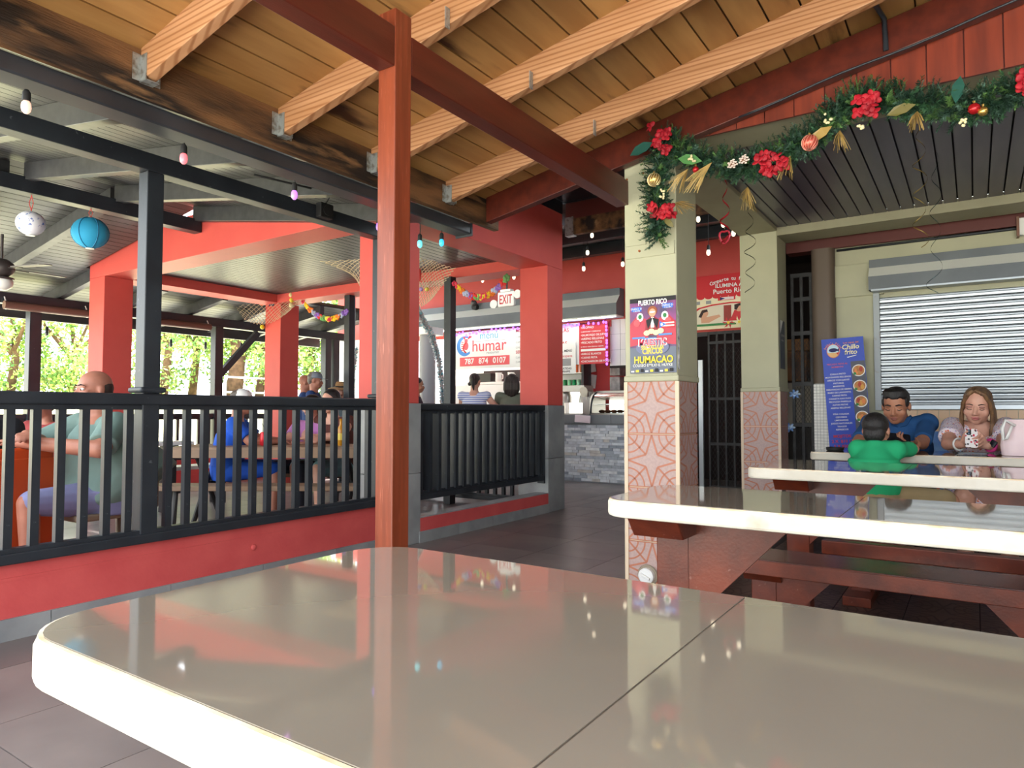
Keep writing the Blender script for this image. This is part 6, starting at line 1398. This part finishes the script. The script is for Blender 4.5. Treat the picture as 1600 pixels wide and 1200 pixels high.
# ------------------------------------------------------------------ seated and standing guests beyond the railing
RT, FWD = F((math.cos(YAW), math.sin(YAW), 0)), F((-math.sin(YAW), math.cos(YAW), 0))
def at(u, v, t): return EYE+ray(u, v)*t          # a direction from the photo, t metres out (t from the size of the person)
def figure(label, loc, face, kind='sit', s=1., seat=.45, g=1., belly=0., skin=None, top=None, bottom=None, hair=None, hstyle='short', arms=None, headf=None, sleeve=.5, vox=.010, cap_m=None, hat=None, lean=0., longp=True):
    """a whole figure at loc (floor point), facing `face`; arms: ((elbow, wrist), (elbow, wrist)) in the figure's own axes"""
    loc = F(loc); f = F(face); f.z = 0; f.normalize(); r = f.cross(F((0, 0, 1))).normalized(); U = F((0, 0, 1))
    P = lambda x, y, z: loc+(r*x+f*y+U*z)*s
    if kind == 'sit':
        z0 = (seat+.08)/s; pel = P(0, 0, z0); che = P(0, .01+lean*.6, z0+.30); nk = P(0, .03+lean, z0+.475); hc = P(0, .06+lean*1.15, z0+.63); sh = [P(sg*.185, .02+lean, z0+.425) for sg in (-1, 1)]
        legs = [(P(sg*.10, .02, z0-.01), P(sg*.14, .44, z0+.01), P(sg*.14, .42, .09), P(sg*.15, .58, .05)) for sg in (-1, 1)]
    else:
        pel = P(0, 0, .93); che = P(0, .0+lean*.6, 1.22); nk = P(0, .01+lean, 1.405); hc = P(0, .03+lean*1.15, 1.56); sh = [P(sg*.185, .0+lean, 1.35) for sg in (-1, 1)]
        legs = [(P(sg*.095, 0, .90), P(sg*.11, .02, .50), P(sg*.11, -.01, .09), P(sg*.13, .15, .05)) for sg in (-1, 1)]
    t = thing('person', label, 'person', loc); mb = MB(); H = Head(hc, headf or (f+F((0, 0, -.12))), s)
    H.skin(mb); cap(mb, H.p(0, -.025, -.06), nk, .052*s, .058*s); torso(mb, pel, che, nk, sh[1], sh[0], g*s, belly*s)
    aa = [[P(*q) for q in pr_2] for pr_2 in arms] if arms else [[P(sg*.24, .03, (pel.z-loc.z)/s+.16), P(sg*.22, .14, (pel.z-loc.z)/s-.02)] for sg in (-1, 1)]
    for k, (e_, w_) in enumerate(aa): limb(mb, sh[k], e_, w_, .048*s*min(g, 1.25), .042*s*min(g, 1.2), .028*s*min(g, 1.2)); hand(mb, w_, w_-e_, U*-1, f, .98*s)
    for a_, k_, n_, t_ in legs: limb(mb, a_, k_, n_, .080*s*min(g, 1.3), .056*s, .040*s); foot(mb, n_, t_, .036*s)
    b = skin_obj(mb, 'body', skin, t, vox, 4); H.face(b, lash if hair is not m_hairgr else m_hairgr, lip_m)
    mb = MB(); torso(mb, pel, che, nk-U*.02*s, sh[1], sh[0], g*1.03*s, belly*1.03*s, d=.014*s, top=sleeve > 0)
    if sleeve > 0:
        for k, (e_, w_) in enumerate(aa): mb.tube([sh[k], F(sh[k]).lerp(e_, .5), F(sh[k]).lerp(e_, sleeve+.25)], [.066*s*min(g, 1.25), .064*s*min(g, 1.25), .064*s*min(g, 1.25)], 14)
    skin_obj(mb, 'top', top, t, vox, 8)
    if bottom:
        mb = MB(); rings(mb, [(pel-U*.10*s, r, f, .165*g*s, .13*g*s), (pel+U*.05*s, r, f, .18*g*s, .14*g*s+belly*.3*s)])
        for a_, k_, n_, t_ in legs:
            cap(mb, a_, F(a_).lerp(k_, .96), .092*s*min(g, 1.3), .070*s)
            if longp: cap(mb, k_, F(k_).lerp(n_, .85), .070*s, .055*s)
        skin_obj(mb, 'trousers' if longp else 'shorts', bottom, t, vox*1.2, 3)
    if hair:
        mb = MB(); H.ball(mb, 0, -.022, .040, .081, .096, .082); H.ball(mb, 0, -.06, -.005, .066, .050, .066)
        if hstyle == 'shaved': mb = MB(); H.ball(mb, 0, -.026, .010, .0775, .084, .072); H.ball(mb, 0, -.055, -.02, .062, .05, .058)
        if hstyle == 'long':
            H.ball(mb, 0, -.035, .03, .092, .10, .09)
            for x_ in (-.06, -.03, 0, .03, .06): mb.tube([H.p(x_, -.07, .05), H.p(x_*1.3, -.105, -.04), H.p(x_*1.35, -.095, -.13), H.p(x_*1.3, -.085, -.21-.02*math.cos(x_*40))], [.045*s, .044*s, .042*s, .016*s], 8)
        if hstyle == 'tail':
            mb.tube([H.p(0, -.10, .06), H.p(0, -.135, .03), H.p(.01, -.125, -.06), H.p(.02, -.10, -.15)], [.03*s, .036*s, .03*s, .008*s], 10); mb.ball(H.p(-.05, -.09, -.05), .03*s)
        skin_obj(mb, 'hair', hair, t, .008, 1)
    if cap_m:
        mb = MB(); mb.lathe([(.092*s, .035*s), (.090*s, .060*s), (.074*s, .098*s), (.045*s, .120*s), (0, .128*s)], H.c, 20, rot=H.rot); ca = mb.build('cap', cap_m, t, smooth=True)
        mb = MB(); mb.prism([(-.07, .06), (-.06, .13), (-.03, .165), (.03, .165), (.06, .13), (.07, .06)], .040, .047, lambda a, b_, h_: tuple(H.p(a, b_, h_-.25*max(b_-.08, 0)*.6))); mb.build('peak', cap_m, ca)
    if hat:
        mb = MB(); mb.lathe([(.21*s, .030*s), (.20*s, .036*s), (.13*s, .050*s), (.093*s, .055*s), (.092*s, .10*s), (.078*s, .14*s), (.0, .15*s)], H.c, 24, rot=H.rot); ho = mb.build('straw_hat', hat, t, smooth=True)
        mb = MB(); mb.lathe([(.0955*s, .058*s), (.0955*s, .082*s), (.0945*s, .082*s)], H.c, 24, rot=H.rot); mb.build('hat_band', m_sock, ho)
    return H
LEFT = -RT
pale = cloth('shirt_sage', S(116,142,134)); navy = cloth('shirt_navy', S(30,34,46)); royal = cloth('shirt_royal', S(28,84,190)); slate = cloth('shorts_slate', S(132,136,176))
# large man in the sage shirt with folded arms
hp_ = at(147, 606, 4.25); fl_ = F((hp_.x, hp_.y, 0))
vd = F((hp_.x, hp_.y, 0)).normalized(); vr = F((vd.y, -vd.x, 0)); fc = (-vr*.90-vd*.42).normalized()
fl_ = fl_-fc*.06
figure('large bald man in a sage green shirt with folded arms', fl_, fc, 'sit', 1.04, .45, 1.42, .24, sk_old, pale, slate, M('hair_shaved', S(60,46,40), .7), 'shaved', arms=(((-.33, .17, .80), (.06, .42, .84)), ((.33, .20, .82), (-.10, .44, .88))), headf=fc+F((0, 0, -.02)), sleeve=.6, vox=.008, longp=False)
bh = at(166, 604, 4.25)
m_chairb = M('brown_chair', S(128,112,92), .6); m_orange = M('orange_plastic', S(206,82,36), .4)
def chair(label, c, face, mat, back_h=.86, cover=False, w=.44):
    f = F(face); f.z = 0; f.normalize(); r = f.cross(F((0, 0, 1))); c = F((c[0], c[1], 0)); rot = Matrix((r, f, F((0, 0, 1)))).transposed(); t = thing('chair', label, 'chair', c)
    B = lambda mb, x0, x1, y0, y1, z0, z1: mb.cbox(c+r*(x0+x1)/2+f*(y0+y1)/2+F((0, 0, (z0+z1)/2)), (x1-x0, y1-y0, z1-z0), rot)
    mb = MB(); B(mb, -w/2, w/2, -.20, .24, .405, .445); mb.build('seat', mat, t, bevel=.012)
    mb = MB(); B(mb, -w/2, w/2, -.245, -.205, .44, back_h); mb.build('backrest', mat, t, bevel=.015)
    for sx in (-1, 1):
        for yy in (-.20, .20): mb = MB(); mb.tube([c+r*sx*(w/2-.03)+f*yy+F((0, 0, .41)), c+r*sx*(w/2-.005)+f*yy*1.12], [.020, .016], 8); mb.build('leg', mat, t, smooth=True)
    if cover: mb = MB(); B(mb, -w/2-.01, w/2+.01, -.26, -.25, .12, back_h-.06); mb.build('skirt_panel', mat, t, bevel=.01)
    return t
chair('brown chair under the large man in green', fl_, fc, m_chairb, .80)
# neighbour in black on the orange chair, at the left edge
op = at(-10, 700, 4.05); fo = (FWD*.4+LEFT).normalized()
flo = F((op.x, op.y, 0))-FWD*.08-RT*.02
figure('person in a black top on the orange chair at the left edge', flo, fo, 'sit', .98, .45, 1.1, .03, sk_old, cloth('black_top', S(26,28,34)), navy, m_hairblk, headf=fo)
chair('bright orange plastic chair at the left edge behind the railing', flo+RT*.02, fo, m_orange, .84, True, .50)
gp_ = at(76, 622, 6.2); figure('grey-haired guest whose head just shows over the railing', (gp_.x, gp_.y, 0), RT*-.2-FWD, 'sit', .96, .42, 1., 0, sk_old, cloth('red_top', S(150,60,60)), navy, m_hairgr)
# picnic table under the pavilion and its guests
TD = 5.85
tc_ = at(418, 700, TD); pc0_ = F((tc_.x, tc_.y, 0))
m_ptab = M('picnic_plank', S(150,122,96), .55, c2=S(128,104,84), vs=3, rnd=.08); m_leg = M('picnic_iron', S(34,32,32), .5)
def picnic(label, c, xd, L, z=.745):
    x = F(xd).normalized(); y = F((-x.y, x.x, 0)); rot = Matrix((x, y, F((0, 0, 1)))).transposed(); t = thing('picnic_table', label, 'picnic table', c)
    for k in range(4): MB().cbox(c+y*(.075+k*.16)+F((0, 0, z-.02)), (L, .152, .04), rot).build('top_plank', m_ptab, t, bevel=.004)
    MB().cbox(c+y*.0+F((0, 0, z-.055)), (L, .025, .07), rot).build('apron', m_ptab, t)
    for yy in (-.27, .90):
        for k in range(2): MB().cbox(c+y*(yy+k*.13)+F((0, 0, .43)), (L, .122, .04), rot).build('bench_plank', m_ptab, t, bevel=.004)
    for sx in (-1, 1):
        q = c+x*sx*(L/2-.22)
        mb = MB(); mb.tube([q+y*-.30+F((0, 0, .02)), q+y*-.25+F((0, 0, .40)), q+y*.95+F((0, 0, .40)), q+y*1.0+F((0, 0, .02))], .024, 8); mb.build('bench_frame', m_leg, t)
        mb = MB(); mb.tube([q+y*.02+F((0, 0, .02)), q+y*.30+F((0, 0, .40)), q+y*.62+F((0, 0, .70))], .022, 8); mb.build('brace', m_leg, t)
        mb = MB(); mb.tube([q+y*.65+F((0, 0, .02)), q+y*.35+F((0, 0, .40)), q+y*.08+F((0, 0, .70))], .022, 8); mb.build('brace', m_leg, t)
    return t
picnic('brown plank picnic table behind the long railing', pc0_, RT, 1.75)
def seat_at(u, off, t): p = at(u, 700, t); return F((p.x, p.y, 0))+FWD*off
fb = (RT*.95+FWD*.25).normalized()
figure('man in a royal blue shirt at the picnic table', seat_at(322, .45, TD), fb, 'sit', .98, .44, 1.08, .03, sk_old, royal, royal, m_hairgr, arms=(((-.20, .26, .80), (-.10, .46, .79)), ((.24, .22, .80), (.16, .44, .79))), lean=.05, cap_m=m_white, sleeve=.55, longp=False)
figure('dark-haired girl in a pink top at the picnic table', seat_at(440, .95, TD), -FWD*.9-RT*.3, 'sit', .93, .44, .9, 0, sk_wo, cloth('pink_top', S(196,130,190)), navy, m_hairdk, 'long', arms=(((-.20, .22, .80), (-.08, .40, .80)), ((.20, .22, .80), (.06, .40, .80))), sleeve=.3)
figure('woman in a brown sleeveless top with arms on the picnic table', seat_at(487, .92, TD), -FWD*.9-RT*.45, 'sit', 1.0, .44, 1.1, .02, sk_wo, cloth('brown_top', S(96,52,44)), cloth('shorts_teal', S(120,160,166)), m_hairblk, arms=(((-.24, .24, .82), (.04, .42, .80)), ((.24, .20, .82), (-.04, .40, .81))), sleeve=0, longp=False, lean=.06)
def drink(name, label, u, t_, prof, mat, straw=False, off=.3):
    p = at(u, 690, t_); c = F((p.x, p.y, .745))+FWD*off; t = thing(name, label, 'can' if 'can' in name else 'bottle', c); MB().lathe(prof, c, 14).build('body', mat, t, smooth=True, sm_angle=45)
    if straw: MB().tube([c+F((.01, 0, .11)), c+F((.0, 0, .17)), c+RT*-.02+F((0, 0, .20))], .003, 6).build('straw', m_sock, t)
    return t
cp_ = [(.028, 0), (.033, .006), (.033, .112), (.026, .122), (0, .121)]
drink('soda_can', 'green soda can with a straw on the picnic table', 373, TD, cp_, M('can_green', S(40,150,90), .3, metal=.3), True); drink('soda_can', 'red soda can with a straw on the picnic table', 392, TD, cp_, M('can_red', S(200,40,50), .3, metal=.3), True)
bt = drink('beer_bottle', 'amber beer bottle on the right end of the picnic table', 519, TD, [(.030, 0), (.033, .01), (.033, .13), (.026, .16), (.013, .19), (.012, .235), (.014, .24), (0, .24)], M('bottle_amber', S(190,130,30), .15))
c_ = F(bt.location); MB().lathe([(.0335, .05), (.0337, .11), (.0335, .11)], c_, 14).build('paper_label', M('label_gold', S(226,200,90), .6), bt)
# white bench and table further left
def low_bench(label, c, xd, L, z, mat):
    x = F(xd).normalized(); y = F((-x.y, x.x, 0)); rot = Matrix((x, y, F((0, 0, 1)))).transposed(); t = thing('garden_bench', label, 'bench', c)
    for k in range(2): MB().cbox(c+y*(k*.15)+F((0, 0, z-.02)), (L, .142, .04), rot).build('plank', mat, t, bevel=.004)
    for sx in (-1, 1): MB().cbox(c+x*sx*(L/2-.2)+y*.075+F((0, 0, (z-.04)/2)), (.05, .24, z-.04), rot).build('leg', m_leg, t)
m_wb = M('white_plank', S(226,224,220), .5)
q_ = at(262, 690, 7.4); low_bench('white plank bench in front of the garden railing', F((q_.x, q_.y, 0)), (0, 1, 0), 1.7, .45, m_wb)
q_ = at(262, 700, 6.6); low_bench('higher white plank table left of the man in blue', F((q_.x-.45, q_.y-.3, 0)), (0, 1, 0), 1.6, .74, m_wb)
# standing guests
def stand(u, t): p = at(u, 640, t); return F((p.x, p.y, 0))
figure('man in a grey cap looking right behind the picnic table', stand(489, 9.0), RT+FWD*.1, 'stand', .935, 0, 1.0, .02, sk_old, cloth('tee_navy', S(44,70,120)), navy, m_hairgr, cap_m=cloth('cap_grey', S(128,136,148)), arms=(((-.22, .12, 1.12), (-.05, .22, 1.33)), ((.22, .10, 1.12), (.05, .24, 1.33))))
figure('bald guest standing behind the man in the grey cap', stand(474, 9.5), RT+FWD*.3, 'stand', .93, 0, 1.0, 0, sk_old, cloth('tee_navy', S(44,70,120)), navy, None)
figure('woman in a tan straw hat beside the silver tinsel', stand(532, 9.6), RT*.4-FWD, 'stand', .86, 0, .95, 0, sk_wo, cloth('hat_top', S(150,170,180)), navy, m_hairdk, 'long', hat=M('straw', S(186,150,104), .8, c2=S(160,124,82), vs=50))
figure('guest in dark clothes standing behind the red column beside the wooden post', stand(649, 9.2), RT+FWD*.15, 'stand', .90, 0, 1.0, 0, sk_man, cloth('dark_plum', S(60,44,60)), navy, m_hairblk)
m_stripe = M('tank_stripe', S(226,228,240), .85); 
def stripes(m, c, sc):
    nt = m.node_tree; N = nt.nodes; L = nt.links; tc = N.new('ShaderNodeTexCoord'); sx = N.new('ShaderNodeSeparateXYZ'); L.new(tc.outputs['Object'], sx.inputs[0]); mu = N.new('ShaderNodeMath'); mu.operation = 'MULTIPLY'; mu.inputs[1].default_value = sc; L.new(sx.outputs[2], mu.inputs[0])
    fr_ = N.new('ShaderNodeMath'); fr_.operation = 'FRACT'; L.new(mu.outputs[0], fr_.inputs[0]); lt = N.new('ShaderNodeMath'); lt.operation = 'LESS_THAN'; lt.inputs[1].default_value = .42; L.new(fr_.outputs[0], lt.inputs[0])
    mx = N.new('ShaderNodeMix'); mx.data_type = 'RGBA'; L.new(lt.outputs[0], mx.inputs['Factor']); mx.inputs['A'].default_value = N['Principled BSDF'].inputs['Base Color'].default_value; mx.inputs['B'].default_value = (*c, 1); L.new(mx.outputs['Result'], N['Principled BSDF'].inputs['Base Color'])
stripes(m_stripe, S(128,142,204), 34)
figure('woman in a striped tank top waiting at the bar', stand(741, 9.3), FWD+RT*.25, 'stand', .935, 0, 1.05, 0, sk_wo, m_stripe, navy, m_hairdk, 'tail', arms=(((-.25, .16, 1.12), (-.10, .30, 1.10)), ((.36, .05, 1.14), (.20, .22, 1.05))), sleeve=0)
figure('woman with loose brown hair in an olive top at the bar', stand(800, 9.3), FWD+RT*.1, 'stand', .93, 0, 1.0, 0, sk_wo, cloth('olive_top', S(112,116,100)), navy, m_hairdk, 'long', arms=(((-.25, .10, 1.10), (-.12, .28, 1.06)), ((.25, .10, 1.10), (.12, .28, 1.06))), sleeve=.1)
# ------------------------------------------------------------------ garden beyond the railing
m_bank = M('pale_bank', S(214,206,170), .95, c2=S(186,186,130), vs=.8)
mb = MB(); mb.add([(-12.5, -30, -.02), (-12.5, 40, -.02), (-16, 40, 1.45), (-16, -30, 1.45), (-45, 40, 1.9), (-45, -30, 1.9), (-45, 40, -.3), (-45, -30, -.3)], [(0, 3, 2, 1), (3, 5, 4, 2), (0, 7, 5, 3), (1, 2, 4, 6)])
struct(mb.build('garden_bank', m_bank))
m_leaf = [M('leaf_%d' % i, S(*c), .6) for i, c in enumerate(((150,180,90), (120,164,80), (190,206,120), (90,130,70)))]
m_bark = M('bark', S(120,92,72), .9, c2=S(88,66,52), vs=8)
rt_ = random.Random(21)
def tree(label, x, y, z0, h, rw, trunk=True, n=5200):
    t = thing('garden_tree', label, 'tree', (x, y, z0), 'trees behind the garden bank')
    MB().tube([(x, y, z0-.05), (x+.08, y+.1, z0+h*.3), (x-.1, y+.05, z0+h*.6)], [.13, .10, .05] if not trunk else [.24, .20, .10], 8).build('trunk', m_bark, t, smooth=True)
    for k in range(4): a = k*1.6+rt_.random(); MB().tube([(x, y+.05, z0+h*.32), (x+math.cos(a)*rw*.5, y+math.sin(a)*rw*.5, z0+h*.62)], [.08, .03], 6).build('branch', m_bark, t)
    mb = MB(); cl_ = [(x+rt_.gauss(0, rw*.42), y+rt_.gauss(0, rw*.5), z0+h*rt_.uniform(.32 if trunk else .06, .95), rt_.uniform(.35, .8)) for _ in range(30)]
    for i in range(n):
        cx, cy_, cz_, cr = cl_[rt_.randrange(30)]; d = F((rt_.gauss(0, 1), rt_.gauss(0, 1), rt_.gauss(0, .8))).normalized(); p = F((cx, cy_, cz_))+d*cr*rt_.uniform(.5, 1)
        a = F((rt_.gauss(0, 1), rt_.gauss(0, 1), rt_.gauss(0, 1))).normalized(); b_ = a.cross(d).normalized(); L_ = rt_.uniform(.045, .09); a = a*L_; b_ = b_*L_*.5
        mb.m(rt_.choice((0, 0, 1, 2, 2, 3))); mb.add([p-a, p+b_, p+a, p-b_], [(0, 1, 2, 3)])
    stuff(mb.build('foliage', m_leaf, t))
for k, (u, t_, h, rw) in enumerate(((15, 19, 3.6, 1.6), (110, 20, 3.4, 1.7), (255, 19, 4.4, 1.8), (300, 20.5, 4.6, 2.0), (365, 19.5, 4.2, 1.5), (405, 20, 4.0, 1.6), (480, 21, 4.6, 2.0), (545, 22, 4.4, 1.8))):
    p = at(u, 600, t_); tree(['leafy tree at the left edge beyond the garden', 'leafy tree left of the far red column', 'dense leafy tree right of the square black post', 'tall leafy tree left of the braced black post', 'leafy tree with a clear trunk beside the braced post', 'leafy tree touching the narrow red column', 'leafy tree behind the man in the grey cap', 'leafy tree behind the straw hat'][k], p.x, p.y, 1.5, h, rw, k == 4)
fn = thing('garden_fence', 'white pipe fence on top of the garden bank', 'fence', (-16.3, 8, 1.45)); first = None
fy0, fy1 = onx(352, 600, -16.3).y, onx(560, 600, -16.3).y
for zz in (.10, .50): MB().cyl((-16.3, fy0, 1.46+zz), (-16.3, fy1, 1.46+zz), .025, n=8).build('rail', m_white, fn)
for k in range(int((fy1-fy0)/2)+1):
    if first is None: first = MB().cyl((-16.3, fy0, 1.43), (-16.3, fy0, 2.0), .03, n=8).build('post', m_white, fn)
    else: inst(first, fn, first.location+F((0, 2*k, 0)))
# ------------------------------------------------------------------ fuse each figure and garment into one surface
def fuse():
    for o, vox, sm in REMESH:
        r = o.modifiers.new('remesh', 'REMESH'); r.mode = 'VOXEL'; r.voxel_size = vox; r.use_smooth_shade = True
        s_ = o.modifiers.new('smooth', 'SMOOTH'); s_.iterations = sm; s_.factor = .5
    bpy.context.view_layer.update(); dg = bpy.context.evaluated_depsgraph_get()
    new = [(o, bpy.data.meshes.new_from_object(o.evaluated_get(dg))) for o, _, _ in REMESH]
    for o, me in new:
        mt = list(o.data.materials); old = o.data; o.modifiers.clear(); o.data = me; me.materials.clear()
        for m_ in mt: me.materials.append(m_)
        me.polygons.foreach_set('use_smooth', [True]*len(me.polygons)); bpy.data.meshes.remove(old)
fuse()
